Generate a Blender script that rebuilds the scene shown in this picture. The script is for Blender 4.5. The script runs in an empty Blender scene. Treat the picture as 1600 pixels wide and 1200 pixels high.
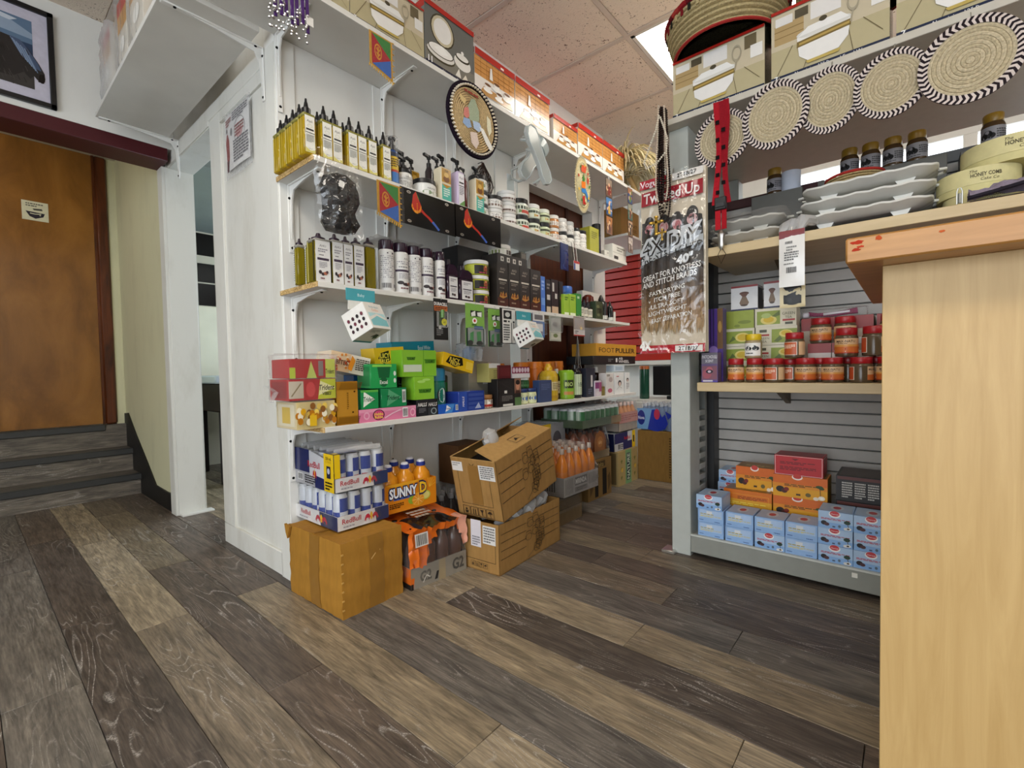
import bpy, math, random
from mathutils import Vector, Matrix
R=math.radians; PI=math.pi; sin=math.sin; cos=math.cos
rnd=random.Random(7)
SC=bpy.context.scene; COL=SC.collection

# ------------------------------------------------------------------ camera, sky, light, exposure
cam=bpy.data.cameras.new('camera'); cam.sensor_width=36; cam.lens=16.474; cam.clip_start=.02
co=bpy.data.objects.new('camera',cam); COL.objects.link(co); SC.camera=co
_r=Vector((0.6465457,-0.7626356,-0.0191239)); _d=Vector((-0.0374189,-0.006665,-0.9992774)); _f=Vector((0.7619571,0.6467941,-0.0328462))
co.matrix_world=Matrix(((_r.x,-_d.x,-_f.x,0),(_r.y,-_d.y,-_f.y,0),(_r.z,-_d.z,-_f.z,.85),(0,0,0,1)))
wd=bpy.data.worlds.new('sky'); SC.world=wd; wd.use_nodes=True
wd.node_tree.nodes['Background'].inputs[0].default_value=(.90,.95,1,1); wd.node_tree.nodes['Background'].inputs[1].default_value=2.6
SC.view_settings.view_transform='Standard'; SC.view_settings.look='None'; SC.view_settings.gamma=1; SC.view_settings.use_curve_mapping=False
SC.view_settings.exposure=0.34
LAMP=10.5      # emission of every ceiling panel

# ------------------------------------------------------------------ mesh building
_lin={}
def L(h):
    if h not in _lin:
        _lin[h]=tuple((c/12.92 if c<=.04045 else ((c+.055)/1.055)**2.4) for c in (int(h[i:i+2],16)/255 for i in (0,2,4)))+(1.,)
    return _lin[h]
_tx={}
def glyphs(s,bold=0,shear=0):
    k=(s,bold,shear)
    if k not in _tx:
        cu=bpy.data.curves.new('t','FONT'); cu.body=s; cu.resolution_u=2; cu.offset=.018*bold; cu.shear=shear; cu.align_x='CENTER'
        o=bpy.data.objects.new('t',cu); me=bpy.data.meshes.new_from_object(o)
        v=[(p.co.x,p.co.y) for p in me.vertices]; f=[tuple(p.vertices) for p in me.polygons if p.normal.z>.1]
        if not f: f=[tuple(p.vertices) for p in me.polygons]
        bpy.data.objects.remove(o); bpy.data.curves.remove(cu); bpy.data.meshes.remove(me)
        xs=[a for a,_ in v] or [0]; x0,x1=min(xs),max(xs)
        _tx[k]=([(a-(x0+x1)/2,b-.36) for a,b in v],f,max(x1-x0,.01))
    return _tx[k]
class MB:
    def __init__(s): s.V=[];s.F=[];s.C=[]
    def add(s,vs,fs,col):
        n=len(s.V); s.V+=[tuple(v) for v in vs]; c=L(col) if isinstance(col,str) else None
        for i,f in enumerate(fs): s.F.append(tuple(n+j for j in f)); s.C.append(c or L(col[i]))
        return s
    def box(s,x0,y0,z0,x1,y1,z1,col,ch=0):
        if ch<=0:
            vs=[(x,y,z) for z in (z0,z1) for y in (y0,y1) for x in (x0,x1)]
            return s.add(vs,[(0,2,3,1),(4,5,7,6),(0,1,5,4),(2,6,7,3),(0,4,6,2),(1,3,7,5)],col)
        vs=[];ix={}
        lo=(x0,y0,z0);hi=(x1,y1,z1)
        for sx in (0,1):
            for sy in (0,1):
                for sz in (0,1):
                    for ax in (0,1,2):
                        p=[];
                        for a,sg in enumerate((sx,sy,sz)):
                            e=(hi if sg else lo)[a]
                            p.append(e if a==ax else e+(-ch if sg else ch))
                        ix[(sx,sy,sz,ax)]=len(vs); vs.append(p)
        fs=[]
        for ax in (0,1,2):
            b,c=[a for a in (0,1,2) if a!=ax]
            for sg in (0,1):
                q=[]
                for (u,w) in ((0,0),(1,0),(1,1),(0,1)):
                    k=[0,0,0];k[ax]=sg;k[b]=u;k[c]=w; q.append(ix[(*k,ax)])
                if (sg==1)==(ax==1): q.reverse()
                fs.append(tuple(q))
            for u in (0,1):
                for w in (0,1):
                    k0=[0,0,0];k0[b]=u;k0[c]=w;k1=k0[:];k1[ax]=1
                    q=[ix[(*k0,b)],ix[(*k1,b)],ix[(*k1,c)],ix[(*k0,c)]]
                    fs.append(tuple(q))
        for sx in (0,1):
            for sy in (0,1):
                for sz in (0,1): fs.append(tuple(ix[(sx,sy,sz,a)] for a in (0,1,2)))
        cx=Vector(((x0+x1)/2,(y0+y1)/2,(z0+z1)/2)); g=[]
        for f in fs:
            a=[Vector(vs[i]) for i in f]; nn=(a[1]-a[0]).cross(a[2]-a[0]); m=sum(a,Vector())/len(a)
            g.append(f if nn.dot(m-cx)>0 else f[::-1])
        return s.add(vs,g,col)
    def lathe(s,prof,col,n=18,c=(0,0,0),sx=1,sy=1):
        vs=[];fs=[];cc=[]
        for r,z in prof:
            for k in range(n):
                a=2*PI*k/n; vs.append((c[0]+r*cos(a)*sx,c[1]+r*sin(a)*sy,c[2]+z))
        for i in range(len(prof)-1):
            for k in range(n):
                k2=(k+1)%n; fs.append((i*n+k,i*n+k2,(i+1)*n+k2,(i+1)*n+k)); cc.append(col if isinstance(col,str) else col[min(i,len(col)-1)])
        if prof[0][0]>1e-4: fs.append(tuple(range(n-1,-1,-1))); cc.append(cc[0])
        if prof[-1][0]>1e-4: fs.append(tuple((len(prof)-1)*n+k for k in range(n))); cc.append(cc[-2] if len(cc)>1 else cc[-1])
        return s.add(vs,fs,cc)
    def tube(s,pts,r,col,n=6,closed=False):
        pts=[Vector(p) for p in pts]; vs=[];fs=[]; m=len(pts)
        up=None
        for i,p in enumerate(pts):
            a=pts[(i-1)%m] if (closed or i>0) else p; b=pts[(i+1)%m] if (closed or i<m-1) else p
            t=(b-a).normalized() if (b-a).length>1e-9 else Vector((0,0,1))
            if up is None: up=Vector((0,0,1)) if abs(t.z)<.9 else Vector((1,0,0))
            e1=(up-t*up.dot(t)); e1=e1.normalized() if e1.length>1e-6 else t.orthogonal().normalized(); e2=t.cross(e1); up=e1
            rr=r[i] if isinstance(r,(list,tuple)) else r
            for k in range(n):
                q=2*PI*k/n; vs.append(p+e1*(cos(q)*rr)+e2*(sin(q)*rr))
        for i in range(m if closed else m-1):
            j=(i+1)%m
            for k in range(n): fs.append((i*n+k,i*n+(k+1)%n,j*n+(k+1)%n,j*n+k))
        if not closed: fs.append(tuple(range(n-1,-1,-1))); fs.append(tuple((m-1)*n+k for k in range(n)))
        return s.add(vs,fs,col)
    def sheet(s,fn,nu,nv,col):
        vs=[fn(i/nu,j/nv) for j in range(nv+1) for i in range(nu+1)]; w=nu+1
        return s.add(vs,[(j*w+i,j*w+i+1,(j+1)*w+i+1,(j+1)*w+i) for j in range(nv) for i in range(nu)],col)
    def prism(s,pts,ax,a,b,col):
        def p(u,v,t): return ((t,u,v),(u,t,v),(u,v,t))[ax]
        n=len(pts); vs=[p(*q,a) for q in pts]+[p(*q,b) for q in pts]
        fs=[tuple(range(n)),tuple(range(2*n-1,n-1,-1))]+[(i,i+n,(i+1)%n+n,(i+1)%n) for i in range(n)]
        return s.add(vs,fs,col)
    def xf(s,M,i0=0):
        for i in range(i0,len(s.V)): s.V[i]=tuple(M@Vector(s.V[i]))
        return s

class Surf:                                   # a printable surface: (s,t) in 0..1 -> point, with outward offset
    def __init__(q,fn,W,H,n=1,nv=1): q.fn=fn;q.W=W;q.H=H;q.n=n;q.nv=nv
def flat(o,u,v):
    o,u,v=Vector(o),Vector(u),Vector(v); nn=u.cross(v).normalized()
    return Surf(lambda a,b,e:o+u*a+v*b+nn*e,u.length,v.length)
def round_(r,z0,z1,half=100,mid=-90,sy=1):
    A=R(half)
    def fn(a,b,e):
        t=R(mid)+(a*2-1)*A; return Vector(((r+e)*cos(t),(r+e)*sin(t)*sy,z0+(z1-z0)*b))
    return Surf(fn,2*A*r,z1-z0,max(6,int(half/9)))
def box_face(w,d,h,side,z0=0):
    return {'f':lambda:flat((-w/2,-d/2,z0),(w,0,0),(0,0,h)),'l':lambda:flat((-w/2,d/2,z0),(0,-d,0),(0,0,h)),
            'r':lambda:flat((w/2,-d/2,z0),(0,d,0),(0,0,h)),'t':lambda:flat((-w/2,-d/2,z0+h),(w,0,0),(0,d,0)),
            'b':lambda:flat((-w/2,d/2,z0),(w,0,0),(0,-d,0))}[side]()
def draw(m,sf,els,e0=.0004,de=.00022):
    for i,e in enumerate(els):
        k=e[0]; ep=e0+de*i; W,H=sf.W,sf.H
        if k=='r':
            x0,y0,x1,y1,c=e[1:6]; n=max(1,round(sf.n*abs(x1-x0)+.49))
            m.sheet(lambda a,b:sf.fn(x0+(x1-x0)*a,y0+(y1-y0)*b,ep),n,max(1,round(sf.nv*abs(y1-y0)+.49)),c)
        elif k=='e':
            cx,cy,rx,ry,c=e[1:6]; N=e[6] if len(e)>6 else 18
            m.add([sf.fn(cx+rx*cos(2*PI*j/N),cy+ry*sin(2*PI*j/N),ep) for j in range(N)],[tuple(range(N))],c)
        elif k=='o':
            cx,cy,rx,ry,w,c=e[1:7]; N=20
            v=[sf.fn(cx+rx*g*cos(2*PI*j/N),cy+ry*g*sin(2*PI*j/N),ep) for g in (1,1-w) for j in range(N)]
            m.add(v,[(j,(j+1)%N,N+(j+1)%N,N+j) for j in range(N)],c)
        elif k=='p':
            m.add([sf.fn(x,y,ep) for x,y in e[1]],[tuple(range(len(e[1])))],e[2])
        elif k=='t':
            s,cx,cy,h,c=e[1:6]; mw=e[6] if len(e)>6 else .96; bold=e[7] if len(e)>7 else 0; sh=e[8] if len(e)>8 else 0; rot=e[9] if len(e)>9 else 0
            v,f,w=glyphs(s,bold,sh); sz=h*H/.72
            wx=-mw*W/(w*sz) if mw<0 else min(1,mw*(H if rot else W)/(w*sz))
            if rot: m.add([sf.fn(cx-b*sz*rot/W,cy+a*sz*wx*rot/H,ep) for a,b in v],f,c)
            else: m.add([sf.fn(cx+a*sz*wx/W,cy+b*sz/H,ep) for a,b in v],f,c)
        elif k=='l':
            pts,wd,c=e[1:4]
            for (xa,ya),(xb,yb) in zip(pts,pts[1:]):
                dx,dy=(xb-xa)*W,(yb-ya)*H; l=math.hypot(dx,dy) or 1; nx,ny=-dy/l*wd*H/2/W,dx/l*wd/2
                m.add([sf.fn(xa+nx,ya+ny,ep),sf.fn(xa-nx,ya-ny,ep),sf.fn(xb-nx,yb-ny,ep),sf.fn(xb+nx,yb+ny,ep)],[(0,1,2,3)],c)
        elif k=='txt':                       # lines of small print too fine to read
            x0,y0,x1,y1,c,n=e[1:7]; q=random.Random(n*7+int(x0*99))
            for j in range(n):
                y=y1-(y1-y0)*(j+.5)/n; h=(y1-y0)/n*.28; x=x0
                while x<x1-.02*(x1-x0):
                    w=(x1-x0)*q.uniform(.08,.22); xe=min(x+w,x1)
                    if j==n-1 and x>x0+(x1-x0)*.6: break
                    m.add([sf.fn(x,y-h,ep),sf.fn(xe,y-h,ep),sf.fn(xe,y+h,ep),sf.fn(x,y+h,ep)],[(0,1,2,3)],c); x=xe+(x1-x0)*.03
        elif k=='bar':
            x0,y0,x1,y1,c=e[1:6]; q=random.Random(3); x=x0
            while x<x1:
                w=(x1-x0)*q.choice((.025,.04,.06)); m.add([sf.fn(x,y0,ep),sf.fn(min(x+w,x1),y0,ep),sf.fn(min(x+w,x1),y1,ep),sf.fn(x,y1,ep)],[(0,1,2,3)],c); x+=w+(x1-x0)*q.choice((.03,.05))
    return m

# ------------------------------------------------------------------ materials
MATS={}
def nt(name):
    m=bpy.data.materials.new(name); m.use_nodes=True; t=m.node_tree; t.nodes.clear()
    o=t.nodes.new('ShaderNodeOutputMaterial'); return m,t,o
def N(t,ty,**kw):
    n=t.nodes.new(ty)
    for k,v in kw.items():
        if k.startswith('i_'): n.inputs[int(k[2:]) if k[2:].isdigit() else k[2:].replace('_',' ')].default_value=v
        else: setattr(n,k,v)
    return n
def ramp(t,stops):
    r=N(t,'ShaderNodeValToRGB'); el=r.color_ramp.elements
    while len(el)<len(stops): el.new(.5)
    for e,(p,c) in zip(el,stops): e.position=p; e.color=c if len(c)==4 else (*c,1)
    return r
def principled(t,o,rough=.5,metal=0,spec=.5):
    b=N(t,'ShaderNodeBsdfPrincipled'); b.inputs['Roughness'].default_value=rough; b.inputs['Metallic'].default_value=metal; b.inputs['Specular IOR Level'].default_value=spec
    t.links.new(b.outputs[0],o.inputs[0]); return b
def print_mat(name,rough,metal=0,spec=.5,var=.10,scale=40,bump=0,trans=0,stretch=(1,1,1)):
    m,t,o=nt(name); b=principled(t,o,rough,metal,spec)
    a=N(t,'ShaderNodeVertexColor',layer_name='Col'); g=N(t,'ShaderNodeTexCoord'); mp=N(t,'ShaderNodeMapping'); mp.inputs['Scale'].default_value=stretch
    n=N(t,'ShaderNodeTexNoise'); n.inputs['Scale'].default_value=scale; n.inputs['Detail'].default_value=4
    t.links.new(g.outputs['Object'],mp.inputs[0]); t.links.new(mp.outputs[0],n.inputs[0])
    r=ramp(t,[(.25,(1-var,)*3),(.75,(1+var*.4,)*3)]); t.links.new(n.outputs[0],r.inputs[0])
    mx=N(t,'ShaderNodeMix',data_type='RGBA',blend_type='MULTIPLY'); mx.inputs[0].default_value=1
    t.links.new(a.outputs[0],mx.inputs[6]); t.links.new(r.outputs[0],mx.inputs[7]); t.links.new(mx.outputs[2],b.inputs['Base Color'])
    if bump:
        u=N(t,'ShaderNodeBump'); u.inputs['Strength'].default_value=bump; u.inputs['Distance'].default_value=.01; t.links.new(n.outputs[0],u.inputs['Height']); t.links.new(u.outputs[0],b.inputs['Normal'])
    if trans: b.inputs['Transmission Weight'].default_value=trans; b.inputs['IOR'].default_value=1.35
    MATS[name]=m; return m
print_mat('paper',.62,spec=.3); print_mat('gloss',.16,var=.03); print_mat('plastic',.33,var=.05); print_mat('card',.42,var=.06)
print_mat('paint',.5,var=.07,scale=6,spec=.35); print_mat('metal',.28,metal=.9,var=.05); print_mat('matte',.85,spec=.2); print_mat('grey_metal',.45,var=.06,scale=25,spec=.4)
print_mat('carton',.75,spec=.2,var=.14,scale=60,stretch=(1,1,.25),bump=.05); print_mat('straw',.85,spec=.15,var=.35,scale=150,bump=.4); print_mat('cloth',.9,spec=.1,var=.2,scale=200)
print_mat('liquid',.08,var=.05,trans=.55); print_mat('hair',.5,var=.35,scale=30,stretch=(8,8,.6)); print_mat('curly_hair',.5,var=.75,scale=70,bump=.8,spec=.35); print_mat('clear_gloss',.14,var=.02,trans=.35)
def film(name,fac,tint):
    m,t,o=nt(name); tr=N(t,'ShaderNodeBsdfTransparent'); tr.inputs[0].default_value=(*tint,1)
    b=N(t,'ShaderNodeBsdfPrincipled'); b.inputs['Base Color'].default_value=(.9,.9,.9,1); b.inputs['Roughness'].default_value=.12; b.inputs['Specular IOR Level'].default_value=.8
    lw=N(t,'ShaderNodeLayerWeight'); lw.inputs[0].default_value=.35
    n=N(t,'ShaderNodeTexNoise'); n.inputs['Scale'].default_value=9; n.inputs['Detail'].default_value=5; g=N(t,'ShaderNodeTexCoord'); t.links.new(g.outputs['Object'],n.inputs[0])
    u=N(t,'ShaderNodeBump'); u.inputs['Strength'].default_value=.5; u.inputs['Distance'].default_value=.02; t.links.new(n.outputs[0],u.inputs['Height']); t.links.new(u.outputs[0],b.inputs['Normal'])
    mm=N(t,'ShaderNodeMath',operation='MULTIPLY_ADD'); mm.inputs[1].default_value=.30 if fac<.1 else .45; mm.inputs[2].default_value=fac; t.links.new(lw.outputs['Fresnel'],mm.inputs[0])
    mx=N(t,'ShaderNodeMixShader'); t.links.new(mm.outputs[0],mx.inputs[0]); t.links.new(tr.outputs[0],mx.inputs[1]); t.links.new(b.outputs[0],mx.inputs[2]); t.links.new(mx.outputs[0],o.inputs[0])
    MATS[name]=m
def crinkle():
    m,t,o=nt('crinkle'); tr=N(t,'ShaderNodeBsdfTransparent'); b=N(t,'ShaderNodeBsdfGlossy'); b.inputs['Roughness'].default_value=.12; b.inputs['Color'].default_value=(.95,.95,.95,1)
    g=N(t,'ShaderNodeTexCoord'); n=N(t,'ShaderNodeTexNoise'); n.inputs['Scale'].default_value=7; n.inputs['Detail'].default_value=1.5; n.inputs['Distortion'].default_value=1.5; t.links.new(g.outputs['Object'],n.inputs[0])
    u=N(t,'ShaderNodeBump'); u.inputs['Strength'].default_value=1; u.inputs['Distance'].default_value=.03; t.links.new(n.outputs[0],u.inputs['Height']); t.links.new(u.outputs[0],b.inputs['Normal'])
    mx=N(t,'ShaderNodeMixShader'); mx.inputs[0].default_value=.06; t.links.new(tr.outputs[0],mx.inputs[1]); t.links.new(b.outputs[0],mx.inputs[2]); t.links.new(mx.outputs[0],o.inputs[0]); MATS['crinkle']=m
crinkle(); film('film',.025,(.98,.98,.98)); film('thin_film',.0,(.99,.99,.99)); film('frosted',.28,(.93,.93,.93)); film('glass',.03,(.96,.97,.97))
def lamp_mat():
    m,t,o=nt('lamp_panel'); e=N(t,'ShaderNodeEmission'); e.inputs[0].default_value=(1,.93,.82,1); e.inputs[1].default_value=LAMP; t.links.new(e.outputs[0],o.inputs[0]); MATS['lamp_panel']=m
lamp_mat()
def wood_floor(name='floor_vinyl',ax=0):
    m,t,o=nt(name); b=principled(t,o,.42,spec=.4); g=N(t,'ShaderNodeTexCoord'); oi=N(t,'ShaderNodeObjectInfo')
    off=N(t,'ShaderNodeVectorMath',operation='SCALE'); off.inputs[0].default_value=(3.1,7.7,1.3); t.links.new(oi.outputs['Random'],off.inputs['Scale'])
    ad=N(t,'ShaderNodeVectorMath',operation='ADD'); t.links.new(g.outputs['Object'],ad.inputs[0]); t.links.new(off.outputs[0],ad.inputs[1])
    def noise(sc,scale,det,rough=.6,dist=0):
        mp=N(t,'ShaderNodeMapping'); mp.inputs['Scale'].default_value=sc if not ax else (sc[1],sc[0],sc[0]); t.links.new(ad.outputs[0],mp.inputs[0])
        n=N(t,'ShaderNodeTexNoise'); n.inputs['Scale'].default_value=scale; n.inputs['Detail'].default_value=det; n.inputs['Roughness'].default_value=rough; n.inputs['Distortion'].default_value=dist
        t.links.new(mp.outputs[0],n.inputs[0]); return n
    n1=noise((11,1.6,1),3.2,7,.68,.6); r1=ramp(t,[(.26,(.42,.42,.43)),(.48,(.95,.94,.93)),(.74,(1.72,1.68,1.61))]); t.links.new(n1.outputs[0],r1.inputs[0])
    n2=noise((60,3.5,1),3,3); r2=ramp(t,[(.34,(.68,.68,.69)),(.66,(1.22,1.22,1.20))]); t.links.new(n2.outputs[0],r2.inputs[0])
    # cathedral grain: distorted contour lines of a stretched noise, pale where the pores are limed
    n3=noise((5.5,.75,1),1.5,2.2,.45,.5); mu=N(t,'ShaderNodeMath',operation='MULTIPLY'); mu.inputs[1].default_value=23; t.links.new(n3.outputs[0],mu.inputs[0])
    fr=N(t,'ShaderNodeMath',operation='FRACT'); t.links.new(mu.outputs[0],fr.inputs[0])
    r3=ramp(t,[(.0,(0,0,0)),(.10,(1,1,1)),(.22,(0,0,0)),(1,(0,0,0))]); t.links.new(fr.outputs[0],r3.inputs[0])
    n4=noise((3,1.1,1),2.2,3); r4=ramp(t,[(.46,(0,0,0)),(.62,(.95,.95,.95))]); t.links.new(n4.outputs[0],r4.inputs[0])
    n5=noise((40,40,1),6,2); r5=ramp(t,[(.42,(.15,.15,.15)),(.6,(1,1,1))]); t.links.new(n5.outputs[0],r5.inputs[0])
    def mul(a,c,fac=1,bt='MULTIPLY'):
        x=N(t,'ShaderNodeMix',data_type='RGBA',blend_type=bt); x.inputs[0].default_value=fac; t.links.new(a,x.inputs[6]); t.links.new(c,x.inputs[7]); return x.outputs[2]
    base=mul(mul(oi.outputs['Color'],r1.outputs[0]),r2.outputs[0])
    mask=mul(mul(r3.outputs[0],r4.outputs[0]),r5.outputs[0])
    wm=N(t,'ShaderNodeMix',data_type='RGBA'); t.links.new(mask,wm.inputs[0]); t.links.new(base,wm.inputs[6]); wm.inputs[7].default_value=(.50,.47,.43,1)
    t.links.new(wm.outputs[2],b.inputs['Base Color'])
    u=N(t,'ShaderNodeBump'); u.inputs['Strength'].default_value=.12; u.inputs['Distance'].default_value=.004; t.links.new(n2.outputs[0],u.inputs['Height']); t.links.new(u.outputs[0],b.inputs['Normal'])
    MATS[name]=m
wood_floor(); wood_floor('stair_vinyl',1)
def wood(name,c0,c1,rough=.4,sc=(14,14,1.1),spec=.4,scale=2.6):
    m,t,o=nt(name); b=principled(t,o,rough,spec=spec); g=N(t,'ShaderNodeTexCoord'); mp=N(t,'ShaderNodeMapping'); mp.inputs['Scale'].default_value=sc
    n=N(t,'ShaderNodeTexNoise'); n.inputs['Scale'].default_value=scale; n.inputs['Detail'].default_value=7; n.inputs['Roughness'].default_value=.62; n.inputs['Distortion'].default_value=.7
    t.links.new(g.outputs['Object'],mp.inputs[0]); t.links.new(mp.outputs[0],n.inputs[0])
    r=ramp(t,[(.3,L(c0)),(.68,L(c1))]); t.links.new(n.outputs[0],r.inputs[0]); t.links.new(r.outputs[0],b.inputs['Base Color']); MATS[name]=m
wood('birch','b08f59','c2a26c',.42); wood('edge_birch','9f6e34','ba8648',.3,(14,1.1,14)); wood('beige_laminate','bda67c','cdb78e',.4,(6,1,10)); wood('door_wood','74491a','9c692c',.22,(3,3,1.2),.5,1.6); wood('jamb_wood','3a1a0a','6b3517',.3,(9,9,1.1)); wood('brown_panel','401c08','5a2a0c',.45)
def chip():
    m,t,o=nt('chipboard'); b=principled(t,o,.8); g=N(t,'ShaderNodeTexCoord'); v=N(t,'ShaderNodeTexVoronoi'); v.inputs['Scale'].default_value=220; t.links.new(g.outputs['Object'],v.inputs[0])
    r=ramp(t,[(.1,L('8e6b3a')),(.5,L('c7a468')),(.9,L('dcc08c'))]); t.links.new(v.outputs['Color'],r.inputs[0]); t.links.new(r.outputs[0],b.inputs['Base Color']); MATS['chipboard']=m
chip()
def wall_mat(name,c,dirt,grime=.5):
    m,t,o=nt(name); b=principled(t,o,.5,spec=.3); g=N(t,'ShaderNodeTexCoord'); mp=N(t,'ShaderNodeMapping'); mp.inputs['Scale'].default_value=(2,2,.7); n=N(t,'ShaderNodeTexNoise'); n.inputs['Scale'].default_value=3; n.inputs['Detail'].default_value=8; n.inputs['Roughness'].default_value=.65
    t.links.new(g.outputs['Object'],mp.inputs[0]); t.links.new(mp.outputs[0],n.inputs[0]); r=ramp(t,[(.5,L(c)),(.74,tuple(a*(1-grime)+d*grime for a,d in zip(L(c),L(dirt))))]); t.links.new(n.outputs[0],r.inputs[0]); t.links.new(r.outputs[0],b.inputs['Base Color']); MATS[name]=m
wall_mat('white_wall','e2e1dc','b9b5a6',.5); wall_mat('dirty_white','dfded7','b0a996',.35); wall_mat('yellow_wall','d6d3b0','bdb99a',.4); wall_mat('plain_white','e6e6e2','d8d6cf',.3)
def tile_mat():
    m,t,o=nt('ceiling_tile'); b=principled(t,o,.9,spec=.1); g=N(t,'ShaderNodeTexCoord'); mp=N(t,'ShaderNodeMapping'); mp.inputs['Scale'].default_value=(1,1,1)
    n=N(t,'ShaderNodeTexNoise'); n.inputs['Scale'].default_value=42; n.inputs['Detail'].default_value=2; n.inputs['Distortion'].default_value=2.2; t.links.new(g.outputs['Object'],n.inputs[0])
    r=ramp(t,[(.30,(.25,.19,.16)),(.36,(1,1,1))]); t.links.new(n.outputs[0],r.inputs[0])
    x=N(t,'ShaderNodeMix',data_type='RGBA',blend_type='MULTIPLY'); x.inputs[0].default_value=1; x.inputs[6].default_value=L('e8d9c8'); t.links.new(r.outputs[0],x.inputs[7]); t.links.new(x.outputs[2],b.inputs['Base Color'])
    u=N(t,'ShaderNodeBump'); u.inputs['Strength'].default_value=.5; u.inputs['Distance'].default_value=.01; t.links.new(n.outputs[0],u.inputs['Height']); t.links.new(u.outputs[0],b.inputs['Normal']); MATS['ceiling_tile']=m
tile_mat()

# ------------------------------------------------------------------ object helpers
def obj(name,mb,mat,parent=None,loc=None,smooth=38):
    me=bpy.data.meshes.new(name); me.from_pydata(mb.V,[],mb.F)
    ca=me.color_attributes.new('Col','FLOAT_COLOR','CORNER'); buf=[]
    for f,c in zip(mb.F,mb.C): buf.extend(c*len(f))
    ca.data.foreach_set('color',buf)
    me.polygons.foreach_set('use_smooth',[True]*len(mb.F)); me.set_sharp_from_angle(angle=R(smooth)); me.update()
    me.materials.append(MATS[mat]); o=bpy.data.objects.new(name,me); COL.objects.link(o)
    if parent is not None: o.parent=parent
    if loc: o.location=loc
    return o
def tag(o,label,cat,group=None,kind=None):
    o['label']=label; o['category']=cat
    if group: o['group']=group
    if kind: o['kind']=kind
    return o
def T(name,label,cat,loc=(0,0,0),rz=0,group=None,rot=None):
    o=bpy.data.objects.new(name,None); COL.objects.link(o); o.empty_display_size=.02; o.location=loc; o.rotation_euler=rot or (0,0,R(rz)); return tag(o,label,cat,group)
def S(name,mb,mat,parent=None,loc=None):
    o=obj(name,mb,mat,parent,loc)
    if parent is None: o['kind']='structure'
    return o
def dup(root,loc,label,rz=None):
    c=root.copy(); COL.objects.link(c); c.location=loc; c['label']=label
    if rz is not None: c.rotation_euler=(0,0,R(rz))
    for k in list(root.children):
        d=k.copy(); COL.objects.link(d); d.parent=c
        for g in list(k.children):
            e=g.copy(); COL.objects.link(e); e.parent=d
    return c
def inst(o,parent,loc=None,rot=None):
    c=o.copy(); COL.objects.link(c); c.parent=parent
    if loc: c.location=loc
    if rot: c.rotation_euler=rot
    for g in list(o.children): e=g.copy(); COL.objects.link(e); e.parent=c
    return c
ORD=['first','second','third','fourth','fifth','sixth','seventh','eighth','ninth','tenth','eleventh','twelfth','thirteenth','fourteenth']
def put(xc,yf,zb,d,rz): return (xc,yf+d/2,zb) if rz>-45 else (yf+d/2,xc,zb)
def box(name,label,cat,xwh,yf,zb,d,col,rz=0,grp=None,mat='card',turn=0,tilt=None,ch=.0012,**faces):
    xc,w,h=xwh; t=T(name,label,cat,put(xc,yf,zb,d,rz),rz+turn,grp)
    if tilt: t.rotation_euler=(R(tilt[0]),R(tilt[1]),R(rz+turn))
    m=MB().box(-w/2,-d/2,0,w/2,d/2,h,col,ch); obj('body',m,mat,t)
    if faces:
        p=MB()
        for k,e in faces.items(): draw(p,box_face(w,d,h,k),e)
        obj('print',p,mat,t)
    return t
def cyl(name,label,cat,xwh,yf,zb,parts,rz=0,grp=None,lab=None,n=18,turn=0):
    """parts: list of (part name, [(r,z)...] with r in units of the half width and z in units of the height, colour, material); lab: (z0,z1,half angle,elements)"""
    xc,w,h=xwh; t=T(name,label,cat,put(xc,yf,zb,w,rz),rz+turn,grp); r=w/2
    for pn,prof,c,mt in parts: obj(pn,MB().lathe([(a*r,b*h) for a,b in prof],c,n),mt,t)
    if lab:
        z0,z1,half,els=lab[:4]; rr=lab[4] if len(lab)>4 else 1
        obj('label',draw(MB(),round_(r*rr,z0*h,z1*h,half),els),'card',t)
    return t
def jar_parts(body,lid,lidh=.25,bm='gloss',lm='plastic',neck=.94):
    a=1-lidh
    return [('body',[(.86,0),(.97,.03),(1,.08),(1,a-.09),(.9,a-.01),(.86,a)],body,bm),('lid',[(neck,a-.02),(neck+.03,a),(neck+.03,.97),(neck-.02,1)],lid,lm)]
def pump(t,r,z,c='17171a',s=1.0,yaw=0):
    m=MB().lathe([(r*.62,0),(r*.62,.016*s),(r*.3,.02*s),(r*.25,.034*s)],c,12,(0,0,z)); m.lathe([(r*.5,.034*s),(r*.55,.046*s),(r*.3,.05*s)],c,12,(0,0,z))
    i=len(m.V); m.box(-.034*s,-.006*s,z+.038*s,0,.006*s,z+.048*s,c,.001); m.xf(Matrix.Rotation(R(yaw),4,'Z'),i); return obj('pump',m,'plastic',t)
def wob(x,y,k=1.0,s=0): return (sin(13*x*k+s)+sin(17*y*k+1.3*s+.7)+sin(23*(x+y)*k+2.1*s)+sin(41*(x-y)*k+s*.7)*.5)/3.5
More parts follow.
